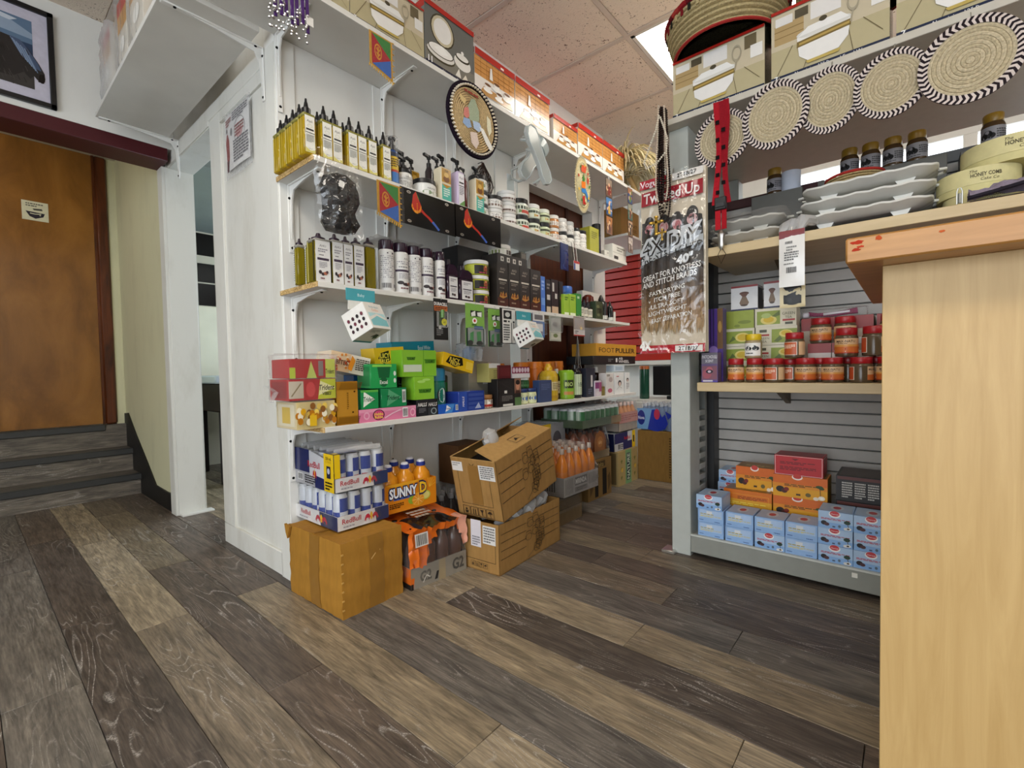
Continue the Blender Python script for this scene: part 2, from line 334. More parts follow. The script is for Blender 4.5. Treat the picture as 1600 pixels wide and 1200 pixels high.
def film_over(parent,x0,y0,z0,x1,y1,z1,amp=.006,mat='film',name='plastic_wrap',taper=0,seed=0,nx=10,bottom=False):
    """a loose plastic bag around a block, local coordinates"""
    m=MB(); cx,cy=(x0+x1)/2,(y0+y1)/2; w,d=(x1-x0)/2,(y1-y0)/2; n=nx*4; rows=9; vs=[]
    for j in range(rows+1):
        b=j/rows; k=1-taper*max(0,b-.45)/.55
        for i in range(n):
            a=2*PI*i/n; c,s=cos(a),sin(a); q=1/max(abs(c),abs(s)); q=min(q,1.32); e=amp*wob(i/n*9,b*3,1.6,seed)
            vs.append((cx+c*q*(w*k+e),cy+s*q*(d*k+e),z0+(z1-z0)*b+(amp*wob(i/n*6,b,2,seed+1) if j>0 else 0)))
    fs=[(j*n+i,j*n+(i+1)%n,(j+1)*n+(i+1)%n,(j+1)*n+i) for j in range(rows) for i in range(n)]
    vs.append((cx,cy,z1+amp*.5)); fs+=[(rows*n+i,rows*n+(i+1)%n,len(vs)-1) for i in range(n)]
    m.add(vs,fs,'ffffff'); return obj(name,m,mat,parent,smooth=70)

# ------------------------------------------------------------------ floor: every plank its own piece
fl=S('floor',MB().box(-3.2,-3.2,-.05,4.6,5.6,-.008,'2a2622'),'matte')
PW=.155; P0=.655
LIGHT=('8f826e','887b67','978a76'); DARK=('5b5149','544c46','62574e'); GREY=('645f5a','5d5956','6b665f'); MID=('736858','6d6254','7a6f60')
tone={-7:DARK,-6:MID,-5:DARK,-4:GREY,-3:DARK,-2:MID,-1:DARK,0:LIGHT,1:GREY,2:LIGHT,3:DARK,4:LIGHT,5:GREY,6:DARK,7:DARK,8:MID,9:DARK,10:DARK,11:GREY}
joint={-3:.95,-2:1.955,-1:1.30,0:1.96,1:.35,2:1.5,3:1.29,4:.66,5:1.62,6:.67,7:1.05,8:.9}
planks={}
for k in range(-13,25):
    x0=P0+PW*k; j0=joint.get(k,rnd.uniform(0,1.22)); y=j0-1.22*4
    q=random.Random(k+50)
    while y<4.4:
        y0,y1=max(y,-2),min(y+1.22,4.25 if x0<.8 else 5.3); y+=1.22
        if y1-y0<.05 or (x0>2.6 and y0>2.2 and x0>2.2): continue
        m=MB().box(x0+.0006,y0+.0006,-.008,x0+PW-.0006,y1-.0006,0,'808080',.0012)
        o=obj('plank',m,'floor_vinyl',fl)
        tn=tone.get(k,(DARK,MID,GREY)[q.randrange(3)])
        if k==-2 and y0>1.9: tn=LIGHT
        if k==-1 and y0>1.9: tn=MID
        if k==0 and y0>1.9: tn=DARK
        if k==1 and y0>1.5: tn=DARK
        if k==3 and y0>1.2: tn=LIGHT
        if k==6 and y0>.6: tn=MID
        if k>3 and y0>1.8: tn=(MID,DARK)[q.randrange(2)]
        o.color=L(tn[q.randrange(3)])

# ------------------------------------------------------------------ ceiling: grid, tiles, lamps
ZC=2.715; GX0,GY0,GW,GH=2.512,1.232,.645,1.29
ce=S('ceiling',MB().box(-3.2,-3.2,ZC+.03,4.6,3.5,ZC+.08,'b0a89e'),'matte')
lamps={(0,-1),(-5,-1),(-5,-3),(0,-3)}
for i in range(-9,4):
    for j in range(-4,2):
        x,y=GX0+GW*i,GY0+GH*j
        if (i,j) in lamps: continue
        if x>4.5: continue
        obj('tile',MB().box(x+.014,y+.014,ZC,min(x+GW,4.6)-.014,y+GH-.014,ZC+.02,'d8ccc0',.004),'ceiling_tile',ce)
for i in range(-9,4):
    x=GX0+GW*i; obj('grid_bar',MB().box(x-.013,-3.2,ZC-.004,x+.013,3.5,ZC+.012,'cdbfb2'),'paint',ce)
for j in range(-3,2):
    y=GY0+GH*j; obj('grid_bar',MB().box(-3.2,y-.013,ZC-.003,4.6,y+.013,ZC+.011,'cdbfb2'),'paint',ce)
for i,j in sorted(lamps):
    x,y=GX0+GW*i,GY0+GH*j
    t=T('ceiling_light',{(0,-1):'glowing flat ceiling light panel above the straw basket',(-5,-1):'ceiling light panel out of frame, behind the camera on the stair side',(-5,-3):'ceiling light panel out of frame, nearest the shop front'}.get((i,j),'ceiling light panel out of frame, beyond the gondola'),'light',(x+GW/2,y+GH/2,ZC),0,'ceiling light panels')
    a,b=GW/2-.016,GH/2-.016
    m=MB(); 
    for q in ((-a,-b,a,-b+.02),(-a,b-.02,a,b),(-a,-b,-a+.02,b),(a-.02,-b,a,b)): m.box(q[0],q[1],-.002,q[2],q[3],.02,'d8d4cc')
    obj('frame',m,'paint',t); obj('diffuser',MB().box(-a+.02,-b+.02,.002,a-.02,b-.02,.006,'ffffff'),'lamp_panel',t)

# ------------------------------------------------------------------ walls
YW=1.909; XL=.845
w=MB().box(XL,YW,0,2.23,YW+.09,ZC+.02,'e6e5e0'); w.box(2.23,YW,2.06,3.45,YW+.09,ZC+.02,'e6e5e0'); w.box(2.34,YW,0,2.46,YW+.09,2.06,'e6e5e0'); w.box(3.26,YW,0,3.45,YW+.09,2.06,'e6e5e0')
wb=S('wall_back',w,'plain_white')
for x,a in ((.845,.075),(1.285,.11),(1.735,.11),(2.12,.11)): obj('batten',MB().box(x,YW-.008,0,x+a,YW,2.17,'eceae6',.002),'plain_white',wb)
obj('recess_panel',MB().box(2.40,YW+.10,0,3.5,YW+.12,2.1,'5a2a10'),'brown_panel',wb)
obj('recess_panel',MB().box(2.2,YW+.30,0,2.42,YW+.32,2.1,'8b8f8d'),'paint',wb)
obj('recess_mullion',MB().box(3.02,YW+.085,0,3.05,YW+.10,2.06,'3a1a0c'),'paint',wb)
# left partition with the doorway
w=MB().box(XL+.012,YW+.09,0,.975,2.651,2.10,'dddbd2'); w.box(XL+.012,YW+.09,2.09,.975,3.36,ZC+.02,'dddbd2'); w.box(.832,3.36,0,.975,3.452,ZC+.02,'dddbd2')
wl=S('wall_left',w,'dirty_white')
for n,q in (('corner_post',(XL-.004,YW-.002,0,XL+.03,1.99,2.15)),('bottom_rail',(XL,1.99,0,XL+.02,2.651,.10)),('stile',(XL,2.515,.10,XL+.02,2.651,2.10)),('top_rail',(XL,1.99,2.045,XL+.02,2.515,2.10)),
            ('lintel',(XL-.002,2.0,2.10,XL+.02,3.36,2.165)),('lintel_edge',(XL-.006,2.651,2.075,XL+.02,3.36,2.10)),('soffit',(XL,2.651,2.072,.975,3.36,2.09)),('jamb_lining',(.826,3.352,0,.968,3.36,2.075)),('casing',(.812,3.36,0,.834,3.452,2.08))):
    obj(n,MB().box(*q,'e3e1d9',.0025),'dirty_white',wl)
obj('sill_strip',MB().box(.83,3.30,0,1.0,3.36,.012,'a8a294',.002),'dirty_white',wl)
# upper wall above the red beam, the beam itself
S('wall_north',MB().box(-3.2,3.262,2.15,XL+.01,3.45,ZC+.02,'e6e5e0'),'plain_white')
S('trim_1',MB().box(-3.2,3.258,2.077,.822,3.452,2.150,'4a1219',.003),'paint')
# yellow stair wall, black stepped skirting, landing wall
S('wall_stair',MB().box(.832,3.452,0,.95,4.75,2.5,'cfcf9c'),'yellow_wall')
S('wall_landing',MB().box(0.7801-.004,4.675,.3,.832,4.76,2.5,'dcdcae'),'yellow_wall')
q=[(3.5552,0.0064)]
S('baseboard_stair',MB().prism([(3.453,0),(3.453,0.1149),((3.5958,0.1101)),((3.8495,0.1138)),((4.0583,0.2454)),((4.3379,0.4125)),((4.57,0.5672)),(4.672,.56),(4.672,.30),(4.24,0)],0,.822,.834,'191817'),'paint')
# stair lobby: closed above, with an unseen lamp added to brighten it
S('ceiling_landing',MB().box(-3.2,3.45,2.5,.95,5.3,2.56,'cfcabc'),'paint'); S('wall_lobby',MB().box(-3.2,5.2,.4,.95,5.3,2.5,'cfcabc'),'paint'); S('wall_lobby_side',MB().box(-1.3,3.45,0,-1.2,5.2,2.5,'d6d2b4'),'yellow_wall')
t=T('landing_fill_lamp','small round flush lamp above the stairs, hidden behind the red beam','lamp',(-.05,4.05,2.5)); obj('base',MB().lathe([(.16,-.02),(.16,0)],'d8d4cc',20),'paint',t); obj('diffuser',MB().lathe([(.0,-.10),(.10,-.08),(.15,-.02)],'ffffff',20),'lamp_panel',t)
# stairs
ss=S('stairs',MB().box(-3.2,4.25,0,.826,5.2,.10,'3a3632').box(-3.2,4.47,.10,.826,5.2,.27,'3a3632').box(-3.2,4.64,.27,.826,5.2,.45,'3a3632'),'matte')
for y,z0,z1 in ((4.243,0,.146),(4.457,.146,.31),(4.628,.31,.484)):
    o=obj('riser',MB().box(-3.2,y,z0,.826,y+.012,z1-.004,'808080'),'stair_vinyl',ss); o.color=L('6f685f')
    o=obj('tread',MB().box(-3.2,y+.02,z1-.01,.826,y+.30,z1-.001,'808080'),'stair_vinyl',ss); o.color=L('625c56')
    x1=.826 if z1<.4 else 0.6982
    obj('nosing',MB().box(-3.2,y-.018,z1-.042,x1,y+.03,z1+.002,'3c3d3d',.004),'plastic',ss)
# orange door on the landing
d1=S('door_1',MB().box(-.32,4.672,.49,0.7037,4.70,2.5,'8a5a1e',.002),'door_wood')
obj('jamb',MB().box(0.7066,4.655,.486,0.7792,4.72,2.5,'5d2f12',.012),'jamb_wood',d1)
obj('stop',MB().box(0.6933,4.664,.486,0.7098,4.675,2.5,'4a240e',.002),'jamb_wood',d1)
t=T('door_sticker','small cream paper sticker with a dark crest on the orange door','sticker',(0.3863,4.671,2.0136))
obj('paper',MB().box(-.066,-.0012,-.066,.066,0,.066,'d8d3b4'),'paper',t)
obj('print',draw(MB(),flat((-.066,-.0012,-.066),(.132,0,0),(0,0,.132)),[('p',[(.14,.46),(.86,.42),(.8,.24),(.5,.1),(.28,.2)],'2c2730'),('p',[(.4,.62),(.75,.66),(.78,.56),(.45,.54)],'4a463e'),('txt',.15,.7,.8,.92,'6a655a',2),('l',[(.3,.36),(.5,.34),(.72,.38)],.04,'d8d3b4'),('e',.68,.3,.03,.03,'d8d3b4')]),'paper',t)
# far wall with red slatwall
wf=S('wall_far',MB().box(4.4,.78,0,4.5,3.6,ZC+.02,'dcd9d0').box(4.4,-3.2,0,4.5,.78,1.15,'dcd9d0').box(4.4,-3.2,2.42,4.5,.78,ZC+.02,'dcd9d0'),'plain_white')
w2=S('window_2',MB().box(4.42,-3.2,1.15,4.48,-3.12,2.42,'e6e4de').box(4.42,.70,1.15,4.48,.78,2.42,'e6e4de').box(4.42,-3.12,1.15,4.48,.70,1.21,'e6e4de').box(4.42,-3.12,2.36,4.48,.70,2.42,'e6e4de'),'paint')
for y in (-.30,-1.30,-2.30): obj('mullion',MB().box(4.42,y-.035,1.21,4.48,y+.035,2.36,'e6e4de',.003),'paint',w2)
for y0,y1 in ((-3.12,-2.335),(-2.265,-1.335),(-1.265,-.335),(-.265,.70)): obj('pane',MB().box(4.446,y0,1.21,4.450,y1,2.36,'ffffff'),'glass',w2)
z=.905
while z<2.0:
    obj('slat',MB().box(4.365,-.6,z,4.392,2.47,z+.066,'a5200f',.004),'plastic',wf); z+=.0762
obj('slat_backing',MB().box(4.392,-.6,.9,4.4,2.47,2.02,'3a0805'),'matte',wf)
obj('ledge',MB().box(4.30,-.6,.86,4.40,2.47,.902,'d6d4cc',.003),'paint',wf)
# behind the doorway: dim games room
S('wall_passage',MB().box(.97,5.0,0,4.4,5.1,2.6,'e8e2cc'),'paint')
ap=bpy.data.lights.new('passage_fill_light','AREA'); ap.shape='RECTANGLE'; ap.size=1.2; ap.size_y=1.8; ap.energy=60; ap.color=(.75,.87,1)  # unseen area light, added to brighten the dark passage
ao=bpy.data.objects.new('passage_fill_light',ap); COL.objects.link(ao); ao.location=(3.45,3.7,1.55); ao.rotation_euler=(0,R(90),0)
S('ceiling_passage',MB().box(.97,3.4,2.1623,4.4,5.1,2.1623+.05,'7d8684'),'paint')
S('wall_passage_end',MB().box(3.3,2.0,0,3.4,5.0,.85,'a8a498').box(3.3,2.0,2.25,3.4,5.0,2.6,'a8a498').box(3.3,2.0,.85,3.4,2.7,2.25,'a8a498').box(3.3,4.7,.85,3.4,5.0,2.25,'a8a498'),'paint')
w3=S('passage_fill_window',MB().box(3.32,2.7,.85,3.38,2.76,2.25,'e6e4de').box(3.32,4.64,.85,3.38,4.7,2.25,'e6e4de').box(3.32,2.76,.85,3.38,4.64,.91,'e6e4de').box(3.32,2.76,2.19,3.38,4.64,2.25,'e6e4de').box(3.32,3.67,.91,3.38,3.73,2.19,'e6e4de'),'paint')  # unseen window, added so more light enters the passage
obj('pane',MB().box(3.348,2.76,.91,3.352,4.64,2.19,'ffffff'),'glass',w3)
tb=S('trim_2',MB().box(1.0,4.985,1.4855,2.4,5.0,2.1623,'c9c2b0'),'paint')
for i in range(4):
    for z0,z1 in ((1.483,1.6919),(1.6978,1.8768),(1.9424,2.151)):
        x=1.5888-.30*(2-i); obj('wall_tile',MB().box(x+.003,4.978,z0+.004,x+.297,4.99,z1-.003,'17110e',.002),'gloss',tb)
t=T('pool_table','dark wooden games table seen through the narrow doorway','table',(1.75,4.35,0))
obj('table_top',MB().box(-.55,-.5,.78,.55,.5,.84,'c8d2e6',.01),'gloss',t); obj('apron',MB().box(-.5,-.45,.56,.5,.45,.78,'25120a',.01),'paint',t)
for sx in (-1,1):
    for sy in (-1,1): obj('leg',MB().box(sx*.42-.06,sy*.38-.06,0,sx*.42+.06,sy*.38+.06,.56,'1a0d08',.008),'paint',t)
# shell behind the photographer: shop front with tall panes
for n,q in (('wall_front',(-3.3,-3.2,0,-3.2,5.2,.08)),('wall_south',(-3.3,-3.3,0,4.5,-3.2,ZC))): S(n,MB().box(*q,'d9d6ce'),'plain_white')
S('wall_front_north',MB().box(-3.3,1.9,.08,-3.2,5.2,2.45,'d9d6ce'),'plain_white'); S('wall_west',MB().box(-3.3,5.2,0,-1.2,5.3,ZC,'d9d6ce'),'plain_white')
sf=S('window_1',MB().box(-3.28,-3.2,2.45,-3.2,5.2,ZC+.05,'d9d6ce'),'plain_white')
for k in range(6): obj('window_post',MB().box(-3.26,-3.2+k*1.0,.08,-3.2,-3.14+k*1.0,2.45,'8d8d8d',.004),'metal',sf)
al=bpy.data.lights.new('daylight','AREA'); al.shape='RECTANGLE'; al.size=4.9; al.size_y=2.3; al.energy=100; al.color=(.80,.90,1)
lo=bpy.data.objects.new('daylight',al); COL.objects.link(lo); lo.location=(-3.45,-.65,1.25); lo.rotation_euler=(0,R(-97),0)

# ------------------------------------------------------------------ wall shelves
def bracket(parent,x,yb,zt,dep,drop,rz=0,protos={}):
    """steel shelf bracket: upright strip on the wall, arm under the board"""
    k=(round(dep,3),round(drop,3))
    if k not in protos:
        m=MB().box(-.011,-.006,-drop,.011,0,0,'e9e8e4',.002); m.box(-.011,-dep,-.006,.011,0,0,'e9e8e4',.002)
        a=[(-dep*.9,-.006),(-dep*.5,-.02),(-.03,-.045),(-.006,-drop*.85)]
        m.prism([(-.0,-.004),(-dep*.9,-.004),(-dep*.5,-.012),(-.035,-.028),(-.018,-.06),(-.008,-drop*.8),(0,-drop*.8)],0,-.003,.003,'e3e2de')
        o=obj('bracket',m,'paint',parent)
        for px,y,z in ((.006,-.009,-.035),(-.006,-.009,-.055),(0,-.009,-drop*.93)): obj('screw',MB().lathe([(.0055,0),(.0055,.002),(.003,.004)],'151515',8).xf(Matrix.Translation((px,y+.004,z))@Matrix.Rotation(R(90),4,'X')),'metal',o)
        for y in (-.03,-dep*.88): obj('screw',MB().lathe([(.0055,0),(.0055,.002),(.003,.004)],'151515',8).xf(Matrix.Translation((.004,y,-.006))@Matrix.Rotation(R(180),4,'X')),'metal',o)
        protos[k]=o
    else: o=inst(protos[k],parent)
    o.location=(x,yb,zt); o.rotation_euler=(0,0,R(rz)); return o
def shelf(label,x0,x1,zt,th,bx,drop,raw=True):
    t=T('wall_shelf',label,'shelf',(x0,YW,zt),0)
    obj('board',MB().box(0 if not raw else .003,-.299,-th,x1-x0,-.0005,0,'dedcd6',.001),'paint',t)
    if raw: obj('raw_edge',MB().box(-.0005,-.2985,-th+.0005,.003,-.001,-.0005,'c09a5c'),'chipboard',t)
    for x in bx: bracket(t,x-x0,-.009,-th,.25,drop)
    return t
S1Z,S2Z,S3Z,S4Z=2.198,1.621,1.175,.649
shelf('highest white wall shelf, carrying the dinnerware boxes',.49,3.62,S1Z,.022,(0.8565,1.335,1.79,2.30,3.36),.30,False)
shelf('white wall shelf with a raw chipboard end under the oil bottles',.836,3.245,S2Z,.019,(.885,1.335,1.79,2.40,3.36-.12),.27)
shelf('white wall shelf under the hair spray cans, small packs hung on its front',.836,3.28,S3Z,.019,(.885,1.335,1.79,2.40,3.2),.27)
shelf('lowest white wall shelf, loaded with gum and candy boxes',.845,3.375,S4Z,.019,(.857,1.335,1.79,2.40,3.3),.22)
t=T('wall_shelf','deep white shelf crossing above the open doorway','shelf',(XL,2.0,2.18),0)
obj('board',MB().box(-.352,-.085,-.02,-.05,1.143,0,'dedcd6',.001),'paint',t)
bracket(t,-.003,.0,-.02,.34,.21,-90); bracket(t,-.003,1.13,-.02,.34,.21,-90)

# ------------------------------------------------------------------ counter at the right edge
t=T('shop_counter','birch veneer shop counter with chipped red spots on its top edge','counter',(1.0,.086,0))
obj('countertop',MB().box(0,-1.6,1.02,.75,0,1.0635,'d2a066',.003),'edge_birch',t)
obj('panel',MB().box(.07,-1.6,.0,.09,-.048,1.02,'dcc096',.001),'birch',t)
obj('side_panel',MB().box(.09,-.068,0,.7,-.048,1.02,'d6b88a',.001),'birch',t)
m=MB()
def splat(cx,cy,rx,ry,s): 
    q=random.Random(s); n=13
    return [(cx+rx*cos(2*PI*i/n)*q.uniform(.6,1.15),cy+ry*sin(2*PI*i/n)*q.uniform(.6,1.15)) for i in range(n)]
sf=flat((0,0,1.02),(0,-.30,0),(0,0,.0435))
draw(m,sf,[('p',splat(.055,.78,.036,.09,1),'a8321c'),('p',splat(.05,.50,.022,.08,2),'a8321c'),('p',splat(.072,.60,.02,.05,3),'b23a20'),('p',splat(.15,.84,.018,.10,4),'b04a24'),('p',splat(.41,.72,.014,.05,5),'b5562a'),('p',splat(.90,.86,.03,.07,6),'b04a24')],.0003,.00005)
obj('chips',m,'matte',t)

# ------------------------------------------------------------------ two-sided gondola on the right
GF=2.076
gd=T('gondola_unit','grey steel double sided shop gondola with slatted back','shelving',(GF,.822,0))
def gx(x0,y0,z0,x1,y1,z1): return (x0-GF,y0-.822,z0,x1-GF,y1-.822,z1)
GC,GP,GD='a3a69f','b6bab4','1c1c1d'
obj('end_post',MB().box(*gx(GF,.737,.0,2.20,.822,1.885),GP,.003),'grey_metal',gd)
obj('base_deck',MB().box(*gx(GF-.002,-1.4,.02,2.93,.737,.097),'8e9089',.003),'grey_metal',gd)
obj('base_edge',MB().box(*gx(GF-.004,-1.4,.094,GF+.012,.737,.101),'c9ccc6',.001),'grey_metal',gd)
obj('end_panel',MB().box(*gx(2.20,.80,.02,2.86,.822,1.885),'8a8c86',.002),'grey_metal',gd)
obj('rear_post',MB().box(*gx(2.86,.737,.0,2.95,.822,1.885),GP,.003),'grey_metal',gd)
# slotted side lining of the bay
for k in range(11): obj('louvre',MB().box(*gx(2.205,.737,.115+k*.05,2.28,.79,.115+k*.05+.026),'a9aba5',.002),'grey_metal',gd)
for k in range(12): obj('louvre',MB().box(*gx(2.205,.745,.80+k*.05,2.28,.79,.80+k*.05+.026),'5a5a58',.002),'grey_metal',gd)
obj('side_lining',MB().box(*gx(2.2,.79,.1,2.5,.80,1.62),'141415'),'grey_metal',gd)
obj('upright',MB().box(*gx(2.33,.755,.1,2.36,.79,1.62),'8b8d88',.002),'grey_metal',gd); obj('upright',MB().box(*gx(2.42,.74,.1,2.50,.79,1.65),'3a3a3a',.002),'grey_metal',gd)
obj('back_core',MB().box(*gx(2.512,-1.4,.1,2.54,.79,1.64),'4a4a48'),'grey_metal',gd)
z=.105; 
while z<1.6:
    obj('slat',MB().box(*gx(2.498,-1.4,z,2.514,.742,z+.0475),'b8b3ac',.002),'grey_metal',gd); z+=.0525
obj('top_rail',MB().box(*gx(2.485,.29,1.608,2.545,.76,1.652),'3c1216',.003),'grey_metal',gd); obj('top_rail',MB().box(*gx(2.485,-1.4,1.608,2.545,.288,1.652),'5c5e60',.003),'grey_metal',gd)
obj('top_shelf',MB().box(*gx(2.02,-1.4,1.885,2.95,.845,1.912),'c6c0b3',.002),'grey_metal',gd)
obj('shelf_board',MB().box(*gx(1.99,-1.4,1.288,2.50,.66,1.325),'c8b283',.002),'beige_laminate',gd)
obj('shelf_board',MB().box(*gx(2.03,-1.4,.738,2.50,.69,.776),'c8b283',.002),'beige_laminate',gd)
for z in (1.288,.738): obj('shelf_arm',MB().prism([(2.495-GF,z),(2.25-GF,z),(2.28-GF,z-.012),(2.495-GF,z-.075)],1,.42-.822,.44-.822,'5a4a34'),'grey_metal',gd)
obj('caster_plate',MB().box(*gx(GF-.03,.80,.0,GF+.04,.86,.014),'d8d8d4',.002),'metal',gd)
obj('price_tag',MB().box(*gx(GF-.0045,0.1385,0.0683,GF-.002,0.1554,0.0848),'e8e6de'),'paper',gd)

# ================================================================== highest shelf: dinnerware boxes
def tureen(title,num='7',edge='1f2a44'):
    return [('r',0,0,1,1,'b9ae8a'),('r',0,.45,1,1,'c9bda2'),('r',.03,.52,.30,.80,'b49a6c'),('l',[(.03,.62),(.3,.62)],.012,'8d754c'),('l',[(.03,.71),(.3,.71)],.012,'8d754c'),
     ('r',.04,.78,.2,.90,'e4e2de'),('r',.22,.80,.34,.92,'57503f'),('r',.36,.70,.62,.93,'e6e3df'),('r',.80,.72,.92,.93,'6c6149'),('r',.86,.55,.98,.75,'e9e7e2'),
     ('l',[(.05,.08),(.2,.45)],.008,'6b6044'),('l',[(.3,.08),(.36,.3)],.008,'6b6044'),('l',[(.72,.08),(.68,.4)],.008,'6b6044'),('l',[(.95,.2),(.8,.45)],.008,'6b6044'),
     ('p',[(.24,.52),(.70,.55),(.68,.30),(.60,.18),(.34,.16),(.26,.26)],'eceae6'),('e',.47,.54,.235,.07,'dcdad4'),('p',[(.24,.46),(.70,.50),(.70,.42),(.24,.38)],'7d6a3d'),('l',[(.26,.42),(.69,.46)],.03,'b79b55'),
     ('p',[(.34,.62),(.62,.64),(.69,.54),(.25,.52)],'efeeea'),('e',.47,.65,.035,.035,'4c4636'),('o',.72,.72,.05,.13,.25,'a9a08a'),('l',[(.72,.6),(.70,.46)],.02,'a9a08a'),
     ('p',[(.34,.12),(.60,.13),(.62,.17),(.32,.16)],'c2ab5f'),
     ('r',0,0,1,.075,edge),('t',title,.56,.037,.045,'e8e8ee',.7),('t',num,.05,.05,.07,'f4f4f4',.1,1),('r',0,.955,1,1,'a8281f')]
def cupset():
    e=[('r',0,0,1,1,'e9e3dc'),('r',0,.46,1,.86,'cf9350')]
    for k in range(1,7): e.append(('l',[(k/7,.46),(k/7,.86)],.008,'8a5726'))
    for k in range(1,4): e.append(('l',[(0,.46+k*.1),(1,.46+k*.1)],.008,'8a5726'))
    e+=[('p',[(.1,.1),(.95,.12),(.85,.30),(.2,.28)],'b98a4e')]
    for x,y in ((.3,.24),(.52,.36),(.58,.18),(.78,.28)): e+=[('e',x,y,.11,.045,'f6f4ef'),('p',[(x-.075,y+.12),(x+.075,y+.12),(x+.05,y),(x-.05,y)],'f3f0ea'),('e',x,y+.12,.075,.03,'6e4a30')]
    e+=[('p',[(.34,.5),(.42,.5),(.40,.75),(.36,.75)],'efece5'),('r',0,0,1,.07,'26355a'),('txt',.1,.015,.9,.06,'dfe2ea',1),('r',0,.86,1,1,'b42c22'),('r',.62,.885,.7,.93,'f2efe8')]
    return e
def plateset():
    return [('r',0,0,1,1,'6b6c68'),('r',0,0,1,.3,'7d7a70'),('e',.34,.66,.24,.25,'4b4534'),('e',.34,.66,.215,.225,'c9bfa2'),('e',.34,.66,.175,.185,'ebe9e4'),
     ('e',.30,.27,.28,.11,'4b4534'),('e',.30,.29,.27,.10,'dcd9d2'),('e',.30,.33,.25,.09,'4b4534'),('e',.30,.335,.235,.082,'efede8'),('p',[(.16,.34),(.32,.42),(.45,.33),(.3,.28)],'f7f6f2'),
     ('e',.74,.36,.18,.12,'e8e5de'),('e',.74,.43,.15,.06,'3f3a2c'),('e',.74,.45,.13,.05,'e9e6e0'),('e',.74,.52,.03,.03,'efece6'),('p',[(.58,.1),(.66,.24),(.7,.1)],'e6e2d8'),('p',[(.7,.06),(.8,.2),(.88,.08)],'e2dccb'),
     ('r',0,0,1,.085,'2a2c3e'),('t','Abyssinian Dinner Set',.6,.04,.05,'e8e8ee',.7),('t','11',.08,.12,.09,'f4f4f4',.16,1),('r',0,.92,1,1,'b42c22')]
S1=S1Z; F1=1.632; D1=.27
CT='b42c22'
for k,(q,lab,el,c) in enumerate((((0.8895,0.244,0.1249),'tureen picture box at the left end of the highest shelf','A','cdc7b6'),((1.1932,0.3607,0.2252),'box picturing a white tureen beside the grey plate set box','A','cdc7b6'),((1.5288,0.3059,0.2877),'grey box picturing a white plate set, numbered 11','P','6b6c68'),
    ((1.8385,0.3064,0.2301),'red topped cup set box right after the grey plate set box','C','d9d2c8'),((2.151,0.3158,0.2277),'red topped cup set box, second from the grey plate set box','C','d9d2c8'),((2.4829,0.2645,0.171),'red topped cup set box, third from the grey plate set box','C','d9d2c8'),
    ((2.7782,0.3149,0.2209),'red topped cup set box, fourth from the grey plate set box','C','d9d2c8'),((3.1009,0.3179,0.2266),'red topped cup set box nearest the blond fly whisk','C','d9d2c8'))):
    w_,h_=q[1],q[2]
    f=tureen('Abyssinian 12" Round Food Warmer') if el=='A' else plateset() if el=='P' else cupset()
    side=[('r',0,.88,1,1,CT),('r',0,0,1,.08,'26355a'),('r',.2,.3,.8,.7,'efece6')]
    box('dinnerware_box',lab,'box',(q[0],w_-.003,h_),F1+.002*(k%2),S1,D1,c,grp='dinnerware boxes on the highest shelf',mat='gloss',f=f,l=side,r=side,t=[('r',0,0,1,1,CT)] if el!='A' else [])
def tuft(m,c,d0,L_,n,r,col,seed=0,spread=.5,drop=.5,nseg=5):
    q=random.Random(seed)
    for i in range(n):
        a=q.uniform(0,2*PI); e=q.uniform(0,1)**.5; p=Vector(c)+Vector((cos(a)*r*e,sin(a)*r*e,q.uniform(-r,r)*.5)); v=Vector((d0[0]+cos(a)*spread*e,d0[1]+sin(a)*spread*e,d0[2]+q.uniform(-.2,.2))); v.normalize(); pts=[]
        l=L_*q.uniform(.7,1.1)
        for s in range(nseg): pts.append(p.copy()); p=p+v*(l/nseg); v=(v+Vector((0,0,-drop/nseg))).normalized()
        m.tube(pts,[.006,.0068,.0065,.006,.005,.0035,.001][-nseg:],col[i%len(col)],4)
t=T('fly_whisk','blond hair fly whisk with a pale handle at the far end of the highest shelf','whisk',(3.5017-.02,1.70,2.200))
obj('handle',MB().tube([(.09,-.05,-.01),(.05,-.02,.06),(0,0,.14)],[.018,.020,.022],'c9a868',10),'birch',t)
m=MB(); tuft(m,(-.04,0,.195),(.35,0,.42),.33,750,.085,('d9c898','e6d8ac','c9b683','efe4c2'),3,.7,3.4,7); m.sheet(lambda a,b:(-.10+.27*a+.01*sin(9*b),.0-.05*sin(PI*b)-.01*sin(a*14),.205+.075*sin(PI*(.15+.6*a))-(.03+.20*a)*b),14,10,'d2c08e'); m.sheet(lambda a,b:(-.10+.27*a,.04*sin(PI*b),.205+.07*sin(PI*(.15+.6*a))-(.02+.18*a)*b),10,8,'c9b683'); o=obj('tuft',m,'hair',t); o['kind']='stuff'

